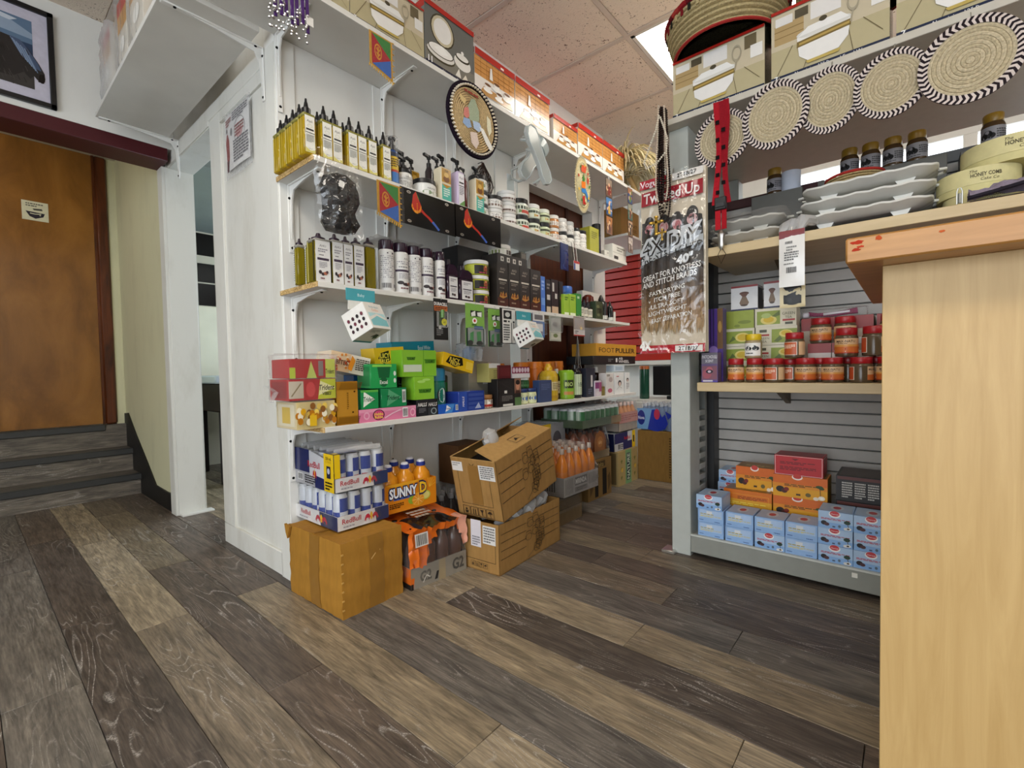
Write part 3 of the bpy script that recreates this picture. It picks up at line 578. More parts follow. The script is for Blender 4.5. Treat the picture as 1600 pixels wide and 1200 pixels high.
# cartons seen on the deep shelf above the doorway
for q,lab,zz in (((.62,2.92,.16),'red topped cup box in loose plastic on the shelf above the doorway',2.18),((.62,2.60,.16),'cream box behind the wrapped cup box above the doorway',2.18),((.62,2.36,.2),'big cream box nearest the corner above the doorway',2.18)):
    t=T('stored_box',lab,'box',(q[0],q[1],zz),0,'boxes above the doorway'); h=.30 if q[2]<.2 else .33
    obj('body',MB().box(-.11,-q[2]/2,0,.11,q[2]/2,h,'d6cfc2',.002),'card',t)
    obj('print',draw(MB(),flat((-.11,q[2]/2,0),(0,-q[2],0),(0,0,h)),[('r',0,.80,1,1,'b8382a'),('r',0,.56,1,.80,'cb9a58'),('l',[(.33,.56),(.33,.8)],.02,'96682e'),('l',[(.66,.56),(.66,.8)],.02,'96682e'),('e',.5,.35,.25,.1,'f2efe8'),('r',0,0,1,.1,'2a2d38')]),'card',t)
    obj('print',draw(MB(),flat((.11,q[2]/2,0),(-.22,0,0),(0,0,h)),[('r',0,.80,1,1,'b8382a'),('r',0,.5,1,.80,'cb9a58')]),'card',t)
    film_over(t,-.125,-q[2]/2-.012,0,.12,q[2]/2+.012,h+.012,.01,'frosted' if q[1]>2.8 else 'film',seed=q[1])
# framed animal picture on the wall above the red beam
t=T('framed_picture','black framed picture of a dark animal snout under a cloudy sky','picture',(.02,3.262,2.411))
W2,H2=.345,.232
for q in ((-W2,H2-.022,W2,H2),(-W2,-H2,W2,-H2+.022),(-W2,-H2,-W2+.022,H2),(W2-.022,-H2,W2,H2)): obj('frame_bar',MB().box(q[0],-.022,q[1],q[2],0,q[3],'121113',.002),'plastic',t)
obj('mat_board',MB().box(-W2+.02,-.008,-H2+.02,W2-.02,0,H2-.02,'c9c6d6'),'paper',t)
q=random.Random(4)
els=[('r',.07,.12,.915,.88,'31435f'),('r',.07,.62,.915,.88,'5f7894'),('p',[(.07,.8),(.3,.86),(.6,.80),(.78,.84),(.915,.74),(.915,.68),(.6,.70),(.07,.68)],'93a6bd'),('p',[(.55,.84),(.72,.87),(.84,.85),(.80,.81)],'c9d3df'),('r',.07,.12,.915,.36,'403d3b'),
     ('p',[(.07,.14),(.07,.66),(.5,.66),(.76,.64),(.84,.63),(.89,.56),(.945,.42),(.972,.33),(.972,.24),(.955,.21),(.93,.24),(.915,.27),(.895,.23),(.86,.28),(.80,.20)],'2d2a2a'),('p',[(.80,.64),(.85,.63),(.89,.55),(.94,.42),(.955,.35),(.925,.36),(.89,.44),(.84,.52)],'4d5c78'),('p',[(.935,.22),(.965,.215),(.974,.27),(.97,.32),(.945,.31)],'17110f')]
for k in range(9): els.append(('l',[(.80+k*.010,.63-k*.012),(.855+k*.010,.46-k*.018)],.007,'93a7c2' if k%2 else '6f84a6'))
for k in range(30): a,b=q.uniform(.70,.90),q.uniform(.14,.55); els.append(('l',[(a,b),(a+.012,b-.05)],.006,q.choice(('3a3736','413e3c','282524','4a4644'))))
obj('photo',draw(MB(),flat((-W2+.02,-.008,-H2+.02),(2*W2-.04,0,0),(0,0,2*H2-.04)),els),'gloss',t)
# notice in a plastic sleeve on the partition
t=T('paper_notice','paper notice in a clear sleeve showing a person in red, taped to the white partition','notice',(XL-.001,2.29,1.905),-90)
obj('paper',MB().sheet(lambda a,b:(-.135+.27*a,-.003-.004*sin(a*PI),-.125+.25*b),6,6,'d9d7d6'),'paper',t)
els=[('p',[(.04,.2),(.0,.55),(.05,.68),(.10,.68),(.16,.55),(.17,.25),(.13,.12)],'8e3a36'),('e',.06,.74,.03,.045,'3a2a26'),('p',[(.03,.0),(.03,.2),(.15,.2),(.12,.0)],'5a2a2c'),('o',.62,.60,.22,.22,.06,'8a8788'),('e',.62,.55,.13,.09,'c09a9a'),('e',.28,.66,.05,.07,'8a8788'),('txt',.34,.82,.95,.98,'77747a',4),('txt',.36,.08,.95,.48,'66636a',8),('txt',.45,.5,.8,.72,'8a4a4a',4),('txt',.03,.80,.28,.94,'a05a58',3)]
obj('print',draw(MB(),Surf(lambda a,b,e:Vector((-.135+.27*a,-.003-.004*sin(a*PI)-e,-.125+.25*b)),.27,.25,6),els),'paper',t)
obj('sleeve',MB().box(-.15,-.010,-.155,.15,-.001,.135,'ffffff'),'film',t)

# ================================================================== second shelf (oil bottles to small jars)
F2=1.626
# yellow oil bottles
OW=.046; OH=0.1468
def oil_bottle(label,loc):
    t=T('oil_bottle',label,'bottle',loc,0,'tall yellow hair oil bottles'); a=OW/2
    obj('body',MB().box(-a,-a,0,a,a,OH*.90,'e0bf2c',.004),'liquid',t)
    obj('neck',MB().box(-a,-a,OH*.90,a,a,OH,'85803c',.004).lathe([(.013,OH),(.011,OH+.008)],'6b6a35',10),'gloss',t)
    obj('cap',MB().lathe([(.0155,OH+.004),(.0155,OH+.022),(.009,OH+.026),(.006,OH+.044),(.0045,OH+.046),(.0035,OH+.058)],'141416',12),'plastic',t)
    el=[('r',.12,.06,.88,.93,'e9e8e0'),('t','Ajali',.5,.81,.06,'55564c',.5),('o',.5,.69,.2,.045,.2,'cfd0b8'),('r',.2,.585,.8,.625,'1e1e20'),('r',.14,.52,.86,.535,'1e1e20'),('txt',.2,.30,.8,.49,'8d8e86',6),('p',[(.12,.06),(.88,.06),(.88,.14),(.5,.10),(.12,.17)],'d8d07a'),('t','120 ml',.5,.15,.025,'1e1e20',.4)]
    m=draw(MB(),box_face(OW,OW,OH,'f'),el); draw(m,box_face(OW,OW,OH,'l'),[('r',.16,.03,.24,.92,'e8d98a'),('r',.62,.03,.66,.92,'dcc65a')]); obj('label',m,'card',t); return t  # pale stripes on the left side are painted glints
ox=[0.8356,0.9007,0.941,1.0044,1.0457,1.0914,1.1572]
o0=None
for i,x in enumerate(ox):
    for r in range(5 if i==0 else 2):
        lab='front yellow oil bottle, %s from the left end of the shelf'%ORD[i] if r==0 else ('yellow oil bottle in the left end file, %s from the front'%ORD[r] if i==0 else 'yellow oil bottle hidden behind the %s front oil bottle'%ORD[i])
        p=(x+(.004*r if i else .001*r),F2+OW/2+r*(OW+.007),S2Z)
        if o0 is None: o0=oil_bottle(lab,p)
        else: dup(o0,p,lab)
cyl('spray_bottle','clear capped spray bottle with a yellow and blue label beside the oil bottles','bottle',(1.2054,0.0514,0.2033),1.632,S2Z,[('body',[(.9,0),(1,.02),(1,.68),(.7,.72),(.5,.74)],'2a4a86','gloss'),('pump',[(.55,.74),(.55,.84),(.35,.86),(.35,.95),(.6,.95),(.6,.99)],'1a1a1c','plastic'),('overcap',[(.98,.70),(.98,.995),(.9,1)],'ffffff','film')],
    lab=(.06,.66,110,[('r',0,0,1,1,'d9b52a'),('r',0,0,1,.34,'3c74b8'),('r',0,.34,1,.42,'b8402c'),('r',0,.86,1,1,'27324a'),('txt',.3,.5,.7,.8,'4a3a1a',4)]))
BLK='17171a'
jl=lambda a,b,txt:[('r',0,0,1,1,a),('r',.2,.62,.8,.78,b),('txt',.25,.1,.75,.55,'8b8b84',5),('t',txt,.5,.86,.12,'555550',.3)]
def std_jar(name,label,q,yf,zb,lidc,body,els,lidh=.25,grp=None,rz=0,cat='jar',bm='gloss'):
    return cyl(name,label,cat,q,yf,zb,jar_parts(body,lidc,lidh,bm),rz,grp,(.07,1-lidh-.12,115,els))
t=std_jar('cream_jar','black lidded white jar with a pump beside the blue spray bottle',(1.2769,0.0748,0.0969),1.64,S2Z,BLK,'e2e2de',jl('dcdbd6','b8b8b4','naturals'),.2); pump(t,.022,0.0969,s=1.1,yaw=10)
pb=[('r',.06,.56,.94,.96,'b98a2c'),('e',.5,.66,.3,.09,'7a4a1c'),('e',.5,.78,.22,.07,'d9b25a'),('r',.06,.06,.94,.50,'58b8a8'),('p',[(.06,.5),(.94,.5),(.5,.40)],'b98a2c'),('txt',.2,.15,.8,.4,'e4f1ec',4),('t','Ajali',.5,.90,.06,'3a2a10',.6)]
for q,yf,lab,d in (((1.3917,0.0592,0.1499),1.745,'square cream pump bottle behind the wide black lidded jar',.05),((1.4835,0.0632,0.1584),1.632,'square cream pump bottle with gold and teal label beside the lilac bottle',.055),((1.7051,0.0596,0.1708),1.632,'square cream pump bottle with gold and teal label beside the three black lidded jars',.05)):
    t=box('lotion_bottle',lab,'bottle',q,yf,S2Z,d,'d9cfb4',grp='square cream pump bottles',mat='gloss',ch=.004,f=pb); pump(t,.02,q[2],s=1.15,yaw=20)
for q,yf,lab in (((1.348,0.043,0.1706),1.76,'dark pump bottle at the back behind the white pump jar'),((1.5239,0.0405,0.2183),1.78,'dark pump bottle at the back left of the lilac bottle'),((1.594,0.0425,0.2313),1.80,'dark pump bottle at the back beside the lilac bottle')):
    t=cyl('lotion_bottle',lab,'bottle',q,yf,S2Z,[('body',[(.95,0),(1,.03),(1,.9),(.6,1)],'3a3234','gloss')],grp='dark pump bottles at the back'); pump(t,.02,q[2],s=1.2,yaw=15)
std_jar('cream_jar','white jar under a wide black lid above the black map plate',(1.3958,0.1113,0.0828),1.632,S2Z,BLK,'e8e8e4',[('r',0,0,1,1,'e6e6e2'),('t','naturals',.5,.7,.2,'55554f',.4),('e',.4,.3,.1,.2,'8a9a78'),('e',.62,.3,.12,.2,'b8bfa8')],.22)
q=(1.5786,0.0464,0.1699)
t=box('lotion_bottle','lilac pump bottle with a white label on the second shelf','bottle',q,1.632,S2Z,.055,'c9b9d6',mat='gloss',ch=.006,f=[('r',.1,.05,.9,.93,'e6e4ea'),('t','Ajali',.5,.82,.07,'55505c',.6),('r',.18,.66,.82,.70,'2a262c'),('r',.14,.58,.86,.60,'2a262c'),('txt',.2,.34,.8,.56,'8a8690',5),('p',[(.1,.05),(.9,.05),(.9,.22),(.4,.12)],'6f9a5a')]); pump(t,.02,q[2],s=1.2,yaw=10)
t=cyl('lotion_bottle','slim dark red pump bottle between lilac and cream bottles','bottle',(1.6383,0.0351,0.1691),1.66,S2Z,[('body',[(.95,0),(1,.03),(1,.88),(.6,.94),(.5,1)],'5a1c20','gloss')]); pump(t,.013,0.1691,s=.9,yaw=10)
# stacks of jars: (label, p0, p1, [y boundaries top..bottom], lid colours, body, label fn)
GRN=lambda c:[('r',0,0,1,1,c),('e',.42,.4,.10,.25,'7d9a6a'),('e',.6,.45,.12,.3,'c9cfc0'),('txt',.2,.65,.8,.9,'77776f',2)]
def jar_stack(lab,p,zs,lids,body,lf,yf=1.632,grp='stacked cream jars on the second shelf',w=None,lidh=.26,base=S2Z,name='cream_jar'):
    xc,wd=p; n=len(zs); z=base; tops=list(reversed(zs))
    for k,zt in enumerate(tops):
        nm='bottom' if k==0 and n>1 else 'top' if k==n-1 and n>1 else 'middle' if n>1 else 'only'
        std_jar(name,'%s jar of the %s'%(nm,lab) if n>1 else lab,(xc,wd,zt-z-.0008),yf+.001*k,z,lids[k%len(lids)],body,lf,lidh,grp); z=zt
jar_stack('black lidded white jar stack beside the cream pump bottle',((1.7438,0.0988)),(1.8255,1.7487,1.6815),(BLK,),'e4e4df',GRN('e6e6e0'))
jar_stack('two white jars with brown labels right of the black lidded stack',((1.8545,0.106)),(1.7529,1.6832),('e6e6e4',BLK),'eceae6',[('r',0,0,1,1,'eceae6'),('r',.15,.2,.85,.5,'8a7468'),('txt',.2,.6,.8,.9,'88847c',2)])
jar_stack('three tall white jars with brown stripes',((1.9663,0.108)),(1.8075,1.7457,1.6839),('e8e8e6',),'efeeea',[('r',0,0,1,1,'efeeea'),('r',.1,.25,.7,.55,'6f5a50'),('r',.1,.05,.9,.15,'b9a79a')])
jar_stack('two black lidded jars with red bands',((2.0747,0.1094)),(1.7939,1.7018),(BLK,),'e6eadf',[('r',0,0,1,1,'e4ead8'),('r',.1,.5,.6,.85,'3f4a3a'),('r',.35,.05,.9,.4,'c0412e'),('e',.25,.25,.12,.2,'6f8a4a')])
jar_stack('two pale green jars with fruit labels',((2.1837,0.1103)),(1.7905,1.7063),(BLK,'e6e6e2'),'dfe6d2',[('r',0,0,1,1,'dfe6d2'),('r',.1,.55,.7,.85,'3f4a3a'),('e',.3,.25,.18,.2,'c9a23a'),('e',.65,.25,.2,.18,'b9502e')])
jar_stack('two small green and red jars',((2.2834,0.0907)),(1.7858,1.7068),(BLK,'dfe2d6'),'cfd8b4',[('r',0,0,1,1,'cfd8b0'),('e',.3,.3,.18,.22,'c9a23a'),('e',.65,.3,.2,.2,'b9502e'),('r',.1,.6,.7,.85,'39402c')])
jar_stack('two amber jars with white labels',((2.3789,0.0887)),(1.7738,1.6966),('e0ded8',),'b97a44',[('r',0,.2,1,.8,'e9e4dc'),('txt',.2,.3,.8,.7,'7a6a5a',3)])
for k,(a,b,yt,ym) in enumerate(((879,890,340,361),(890,901,345,366),(901,910,358,373),(910,920,362,378))):
    xw=[(2.4694,0.0787),(2.5495,0.082),(2.6246,0.0697),(2.6992,0.0804)][k]
    zz=[(1.7753,1.6923),(1.7736,1.6888),(1.7495,1.6754),(1.7496,1.6699)][k]
    jar_stack('%s pair of small white jars left of the olive box'%ORD[k],(xw[2*0],xw[1]),zz,(BLK,'e8e7e2') if k<2 else ('e8e7e2',BLK),'e9e7e2',[('r',0,0,1,1,'e4e1da'),('txt',.2,.3,.8,.7,'77736c',3)],grp='small white jars at the far end of the second shelf')
box('product_box','olive yellow box standing on the second shelf past the small jars','box',(2.8156,0.119,0.1702),1.634,S2Z,.12,'a3a02c',f=[('r',0,0,1,1,'a8a534'),('txt',.2,.55,.8,.85,'6b6a1c',4)],l=[('r',.1,.1,.9,.9,'b2ad3a')])
cyl('product_tube','slim black tube beside the olive yellow box','tube',(2.9153,0.0624,0.2225),1.645,S2Z,[('body',[(.9,0),(1,.02),(1,.8)],'2c3038','gloss'),('cap',[(1,.8),(1,.99),(.9,1)],'141416','plastic')])
for k,(q,lab) in enumerate((((3.1798,0.211,0.1172),'white small box at the far end of the second shelf'),((3.0648,0.1044,0.0645),'little white carton behind the hanging picture strip'))):
    box('product_box',lab,'box',q,1.636+.03*k,S2Z,.07,'dedcd2',f=[('l',[(0,.5),(1,.5)],.04,'b8b6aa'),('r',.1,.1,.4,.3,'3a3a38'),('txt',.3,.6,.9,.9,'8a887e',2)])
# carton on the far ledge
t=T('carton','brown carton with dark print on the far wall shelf','box',(4.1048,2.08,2.0001),0)
obj('body',MB().box(-.30,-.14,0,.06,.14,.26,'9a7440',.003),'carton',t); obj('print',draw(MB(),flat((-.30,-.14,0),(.36,0,0),(0,0,.26)),[('t','HEARTY',.72,.5,.12,'4a3418',.35),('t','CASES',.70,.34,.12,'4a3418',.3),('t','PC',.66,.18,.12,'4a3418',.2)]),'carton',t)
t=T('wall_shelf','small white shelf high on the far red slatwall','shelf',(4.1018,2.08,2.0001),0)
obj('board',MB().box(-.34,-.22,-.02,.30,.16,0,'e2e0da',.002),'paint',t); obj('bracket',MB().box(.2,-.2,-.06,.22,.14,-.02,'cfcdc6',.002),'paint',t)
# wispy hair piece hanging on the wall behind the big basket
t=T('hair_piece','wispy brown hair piece hung on the white wall below the round basket','hair',(1.9793,1.885,2.0043))
obj('hook',MB().tube([(0,.02,.03),(0,-.012,.03),(0,-.012,.015)],.003,'8a8a8a',6),'metal',t)
m=MB(); q=random.Random(9)
for k in range(70):
    a=q.uniform(-1,1); pts=[]; x=.0
    for s in range(8): pts.append((a*.09*sin(s/7*PI*.9)+q.uniform(-.008,.008),-.012-.01*q.random(),.02-.028*s+q.uniform(-.006,.006)))
    m.tube(pts,.0012,q.choice(('3a2a22','5a4032','2a1d18')),3)
o=obj('strands',m,'hair',t); o['kind']='stuff'

# ================================================================== third shelf (hair spray cans, jugs, jars, boxes)
F3=1.626
def ahu(txt='AHU'):
    return [('r',0,0,1,1,'dad9d6'),('t',txt,.5,.86,.055,'4a464c',.55),('txt',.2,.70,.8,.80,'8b8890',2),('txt',.25,.625,.75,.66,'3a363c',1),('r',.14,.52,.86,.575,'35243c'),('txt',.25,.34,.75,.49,'a5a2a8',4),('e',.30,.24,.10,.045,'241a1e'),('e',.46,.20,.10,.04,'2e2024'),('e',.62,.22,.12,.04,'a8634a'),('e',.72,.25,.08,.035,'4a2a2e'),('txt',.3,.07,.7,.13,'7a4a50',1)]
PUR='2c1a2a'
def oil2(label,loc,w,h,lab=True):
    t=T('oil_bottle',label,'bottle',loc,0,'clear square oil bottles with dark nozzle caps'); a=w/2
    obj('body',MB().box(-a,-a,0,a,a,h*.80,'9a8a1e',.004).box(-a,-a,h*.80,a,a,h*.86,'d8d4c8',.004),'liquid',t)
    obj('cap',MB().lathe([(a*.8,h*.855),(a*.8,h*.90),(a*.35,h*.93),(a*.22,h*.995),(a*.15,h)],PUR,12),'plastic',t)
    m=MB()
    if lab: draw(m,box_face(w,w,h*.84,'f'),[('r',.04,.02,.96,.97,'dedddb')]+[(e[0],)+tuple(e[1:]) for e in ahu()[1:]])
    draw(m,box_face(w,w,h*.84,'l'),[('r',.12,.03,.2,.97,'d9cf7a'),('r',.75,.03,.95,.97,'3a3512')] if lab else [('r',.05,.03,.3,.97,'dcdad2'),('txt',.08,.1,.28,.9,'8a8880',14),('r',.5,.05,.62,.9,'c4b648')]); obj('label',m,'card',t); return t  # plain pale and dark stripes on the left side imitate glints in the oil
hh=0.1607
for i,(q,lab,lb) in enumerate((((0.8363,0.0314,0.1729),'rear oil bottle at the left end of the third shelf',0),((0.8604,0.027,0.1739),'second oil bottle from the left end of the third shelf',0),((0.8694,0.0612,0.1843),'broad oil bottle with a white label under the bagged hair',1),((0.9281,0.0464,0.1919),'second labelled oil bottle on the third shelf',1),((0.9711,0.0401,0.1911),'third labelled oil bottle on the third shelf',1),((1.0173,0.0473,0.1956),'fourth labelled oil bottle on the third shelf',1),((1.0739,0.0437,0.2077),'last oil bottle, beside the first hair spray can',0))):
    w_=min(q[1],.062); y0=(1.72,1.69,1.626,1.626,1.626,1.626,1.632)[i]
    oil2(lab,(q[0],y0+w_/2,S3Z),w_,q[2] if i>1 else q[2]*1.0,lb)
for i,(q,back) in enumerate((((1.137,0.043,0.2106),0),((1.1632,0.0626,0.2144),1),((1.2353,0.0696,0.2151),0),((1.3047,0.0698,0.2146),1),((1.3724,0.0661,0.2159),0),((1.4645,0.0274,0.2288),1),((1.4472,0.0465,0.215),0))):
    el=ahu() if not back else [('r',0,0,1,1,'d3d2d0'),('e',.5,.93,.12,.03,'2c1a2a'),('txt',.15,.3,.85,.88,'98969a',12),('bar',.2,.06,.5,.18,'3a363c'),('r',.6,.08,.8,.16,'55525a')]
    cyl('spray_can','%s white hair spray can with a dark cap, counted from the oil bottles'%ORD[i],'can',(q[0]-(.014 if i==0 else 0),min(q[1],.066),q[2]),(1.705,1.628,1.628,1.628,1.628,1.70,1.628)[i],S3Z,[('body',[(.9,0),(1,.02),(1,.80),(.93,.815)],'dcdbd9','gloss'),('cap',[(.93,.81),(.97,.82),(.95,.985),(.85,1)],PUR,'gloss')],grp='white hair spray cans',lab=(.03,.79,120,el),turn=(15,0,12,0,14,0,10)[i])
t=T('plastic_packet','clear plastic packet lying across the spray cans','packet',(1.2394,1.72,S3Z+0.2144+.001),0)
obj('film',MB().sheet(lambda a,b:(-.12+.24*a,-.07+.14*b,.012+.008*wob(a*2,b*2,1,1)),14,8,'ffffff').sheet(lambda a,b:(-.12+.24*a,-.07+.14*b,.001),2,2,'ffffff'),'frosted',t); obj('card',MB().box(-.09,-.05,.002,.09,.05,.006,'d8d6d2'),'card',t)
# dark jugs
for q,lab in (((1.51,0.0688,0.1938),'dark purple shampoo jug beside the last spray can'),((1.5995,0.0947,0.1779),'dark purple shampoo jug beside the yellow jars')):
    xc,w,h=q; t=T('shampoo_jug',lab,'bottle',(xc,1.628+.035,S3Z),0,'dark purple shampoo jugs'); a=w/2
    obj('body',MB().box(-a,-.034,0,a,.034,h*.62,PUR,.006).prism([(-a*.95,h*.62),(a*.95,h*.62),(a*.75,h*.80),(a*.3,h*.86),(-a*.5,h*.86)],1,-.03,.03,PUR),'gloss',t)
    obj('cap',MB().lathe([(a*.36,h*.85),(a*.36,h*.98),(a*.3,h)],'1d1020',12,(-a*.1,0,0)),'plastic',t); obj('handle',MB().tube([(a*.25,0,h*.84),(a*.8,0,h*.82),(a*.9,0,h*.64)],.007,'241426',6),'plastic',t)
    obj('label',draw(MB(),box_face(w,.068,h,'f'),[('r',.12,.06,.88,.56,'d9d8d8'),('txt',.25,.44,.75,.52,'77747c',2),('r',.2,.32,.8,.345,'2a2230'),('txt',.25,.2,.75,.3,'8e8b92',3),('e',.4,.14,.08,.03,'241a1e'),('e',.58,.13,.1,.03,'3a2226')]),'card',t)
box('product_box','black carton lying at the back behind the shampoo jugs','box',(1.8064,0.2824,0.3112),1.76,S3Z,.12,'141316',f=[('txt',.5,.2,.8,.3,'8a8a8e',2)],grp='dark boxes on the third shelf')
yj=(1.7331,0.1316,0.1157)
zs=(1.3993,1.3222,1.2483); z=S3Z
for k,zt in enumerate(reversed(zs)):
    std_jar('hair_jar','%s black and yellow jar of the three stacked on the third shelf'%('bottom','middle','top')[k],(yj[0],yj[1],zt-z-.0008),1.632,z,'e6e4e2','b9bd3c',[('r',0,0,.27,1,'c3c93e'),('r',.27,0,1,1,'16120f'),('e',.50,.55,.05,.28,'9a4a2e'),('e',.50,.85,.03,.1,'d98a5a'),('txt',.36,.06,.66,.22,'d84a6a',1)],.24,'stacked black and yellow jars'); z=zt
def dye(): return [('r',0,0,1,1,'2f2a26'),('r',0,0,1,.20,'4a251c'),('t','AHU',.5,.86,.06,'a59c8e',.6),('txt',.2,.76,.8,.82,'8a8276',1),('r',.12,.60,.88,.635,'cfc8ba'),('txt',.2,.50,.8,.57,'8a8276',2),('txt',.2,.40,.8,.45,'6a635a',1),('p',[(.15,.22),(.3,.34),(.42,.28),(.5,.36),(.62,.26),(.8,.34),(.86,.24),(.5,.19)],'b9823a'),('e',.35,.27,.1,.03,'8a4a22'),('e',.64,.27,.12,.03,'6f3a1c'),('txt',.2,.08,.8,.14,'a08a70',1)]
for i,q in enumerate(((1.8587,0.0865,0.2282),(1.9527,0.0916,0.2327),(2.045,0.0882,0.233),(2.1428,0.0963,0.2332))):
    box('hair_dye_box','%s tall dark brown box with a copper swirl, from the yellow jars'%ORD[i],'box',(q[0],q[1]-.002,q[2]),1.628,S3Z,.10,'2c2724',grp='tall dark brown hair boxes',f=dye(),l=[('r',.1,.1,.9,.9,'27221f')])
q=(1.9596,0.2696,0.3244); hb=0.2282
box('hair_dye_box','flat dark box with a row of pale icons lying on the tall brown boxes','box',(q[0]+.01,q[1]-.02,.055),1.65,S3Z+hb+.001,.12,'34302c',f=[('r',0,0,1,1,'34302c')]+[('r',.1+.2*i,.3,.2+.2*i,.75,'c9c4ba') for i in range(4)]+[('e',.15+.2*i,.52,.025,.12,'55504a') for i in range(4)])
std_jar('cream_jar','white lidded cream jar on the flat dark box',(1.9511,0.1284,0.1636)[0:2]+(.062,),1.665,S3Z+hb+.057,'e9e8e4','dfe2d4',[('r',0,0,1,1,'e2e0d8'),('r',.05,.1,.3,.9,'7a8a4a'),('r',.45,.1,.9,.9,'3a2c26')],.32)
box('product_box','little dark box beside the lidded jar on the flat dark box','box',(2.0846,.05,.042),1.665,S3Z+hb+.057,.07,'4a4640',f=[('r',.15,.2,.85,.8,'6a645a')])
misc=[('tall blue box beside the copper swirl boxes',(2.2149,0.0439,0.2072),'4a78c8',.09,[('txt',.2,.6,.8,.9,'9ab6e6',3),('r',.1,.2,.9,.4,'6f9ad8')]),
 ('slim dark box with white print right of the blue box',(2.2827,0.052,0.1989),'1c191b',.07,[('r',.2,.4,.8,.55,'c8c5bf'),('txt',.2,.7,.8,.9,'8a8782',2),('r',.1,.03,.9,.2,'c9b9a0')]),
 ('second slim dark box with white print right of the blue box',(2.3523,0.0742,0.208),'241a1a',.07,[('r',.15,.65,.4,.9,'d0cdc6'),('r',.5,.45,.8,.6,'cfccc5'),('r',.05,.03,.95,.22,'c4a88a')]),
 ('third slim dark box beside the blue topped tube',(2.4317,0.0422,0.208),'191618',.06,[('e',.5,.5,.3,.06,'9a4a2e')]),
 ('lime green box right of the dark boxes',(2.4594,0.0608,0.1297),'9ac03a',.05,[('txt',.2,.7,.8,.9,'3f6a1c',2),('r',.1,.03,.9,.14,'e6efd0')]),
 ('second lime green box, under the blue cap',(2.5305,0.0742,0.1373),'9ac03a',.05,[('txt',.2,.7,.8,.9,'3f6a1c',2),('r',.1,.03,.9,.14,'e6efd0')]),
 ('dark green slim box beside the lime boxes',(2.6061,0.0617,0.1496),'2f8a3a',.05,[('txt',.2,.75,.8,.92,'cfe6c8',1),('r',.1,.05,.9,.1,'1d5a26')]),
 ('camouflage green box near the end of the third shelf',(2.8642,0.0962,0.125),'3c4a32',.05,[('e',.3,.7,.2,.1,'6f7a55'),('e',.65,.45,.22,.1,'222a1c'),('e',.35,.25,.2,.08,'6f7a55'),('r',.2,.55,.8,.62,'1c2016')]),
 ('white box with an orange disc at the back of the third shelf',(3.0146,0.2767,0.2202),'dcd9d0',.05,[('e',.38,.78,.13,.11,'e0992c'),('e',.38,.78,.08,.07,'f0c060'),('p',[(.75,.2),(.9,.2),(.86,.75),(.8,.8)],'2a3a2c')])]
for i,(lab,q,c,d,el) in enumerate(misc): box('product_box',lab,'box',(q[0],q[1]-.001,q[2]),(1.63,1.64,1.642,1.65,1.63,1.63,1.632,1.63,1.72)[i]+(.05 if i==8 else 0),S3Z,d,c,grp='small boxes on the third shelf',f=el)
cyl('product_tube','blue tube with a wide cap behind the lime boxes','tube',(2.6515,0.1009,0.2159),1.72,S3Z,[('body',[(.9,0),(.95,.02),(.95,.8)],'5a86c8','gloss'),('cap',[(1,.8),(1,.97),(.9,1)],'3f70c4','plastic')])
for i,q in enumerate(((2.6603,0.0476,0.1263),(2.7123,0.0488,0.1231),(2.7699,0.0585,0.116))):
    cyl('dropper_bottle','%s small dark dropper bottle with a cream label, near the camouflage box'%ORD[i],'bottle',(q[0],q[1],q[2]),1.634,S3Z,[('body',[(.9,0),(1,.03),(1,.62),(.5,.70)],'1d1a1a','gloss'),('cap',[(.5,.70),(.5,.86),(.32,.88),(.25,1)],'19191b','plastic')],grp='small dark dropper bottles',lab=(.08,.55,110,[('r',0,0,1,1,'dcd6c4'),('txt',.25,.3,.75,.8,'7a7466',3)]))
cyl('round_jar','round reddish brown jar above the dropper bottles','jar',(2.8856,0.0872,0.1826),1.69,S3Z,[('body',[(.8,0),(.9,.5),(1,.75),(.9,.92),(.5,1)],'5a2418','gloss')])
for i,(q,lab) in enumerate((((2.9713,0.0919,0.185),'broad black nozzle bottle at the end of the third shelf'),((3.0594,0.0478,0.1487),'slim black nozzle bottle at the end of the third shelf'))):
    cyl('nozzle_bottle',lab,'bottle',q,1.632,S3Z,[('body',[(.9,0),(1,.03),(1,.66),(.75,.74),(.45,.78)],'1a1c1c','gloss'),('nozzle',[(.45,.78),(.42,.84),(.12,1)],'121214','plastic')],grp='black nozzle bottles',lab=(.05,.2,90,[('r',0,0,1,1,'cfcfc8')]))
box('product_box','thin white card box standing last on the third shelf','box',(3.1028,0.0293,0.074),1.64,S3Z,.05,'dcdad2')

# ================================================================== fourth shelf: gum, candy and care products
Z4=S4Z; F4=1.628
def cbox(lab,q,zb,d,c,yf=None,rz=0,turn=0,tilt=None,name='candy_box',grp='gum and candy boxes on the lowest shelf',**k):
    return box(name,lab,'box',q,yf if yf is not None else F4,zb,d,c,grp=grp,turn=turn,tilt=tilt,mat='gloss',**k)
tri=lambda a,b,f: [('r',0,0,1,1,a),('p',[(.36,.08),(.40,.92),(.97,.5)],f),('t','Trident',.60,.5,.30,b,.44,1,.25)]
q=(0.8263,0.1428,0.097)
t=cbox('clear tray of yellow flower candy packs at the left end of the lowest shelf',(q[0],q[1],q[2]),Z4,.16,'d9c9a0',f=[('r',0,0,1,1,'dcc98e')]+[('e',rnd.random(),rnd.uniform(.15,.9),.07,.13,rnd.choice(('e0a81e','b9761e','f0d060','8a5a2a','f2ead0')),9) for _ in range(34)]+[('r',.30,.1,.48,.5,'e3b92a')],l=[('r',.1,.1,.9,.9,'e6dcc0'),('r',.3,.2,.7,.8,'d9b84a')])
film_over(t,-q[1]/2-.004,-.084,0,q[1]/2+.004,.084,q[2]+.004,.004)
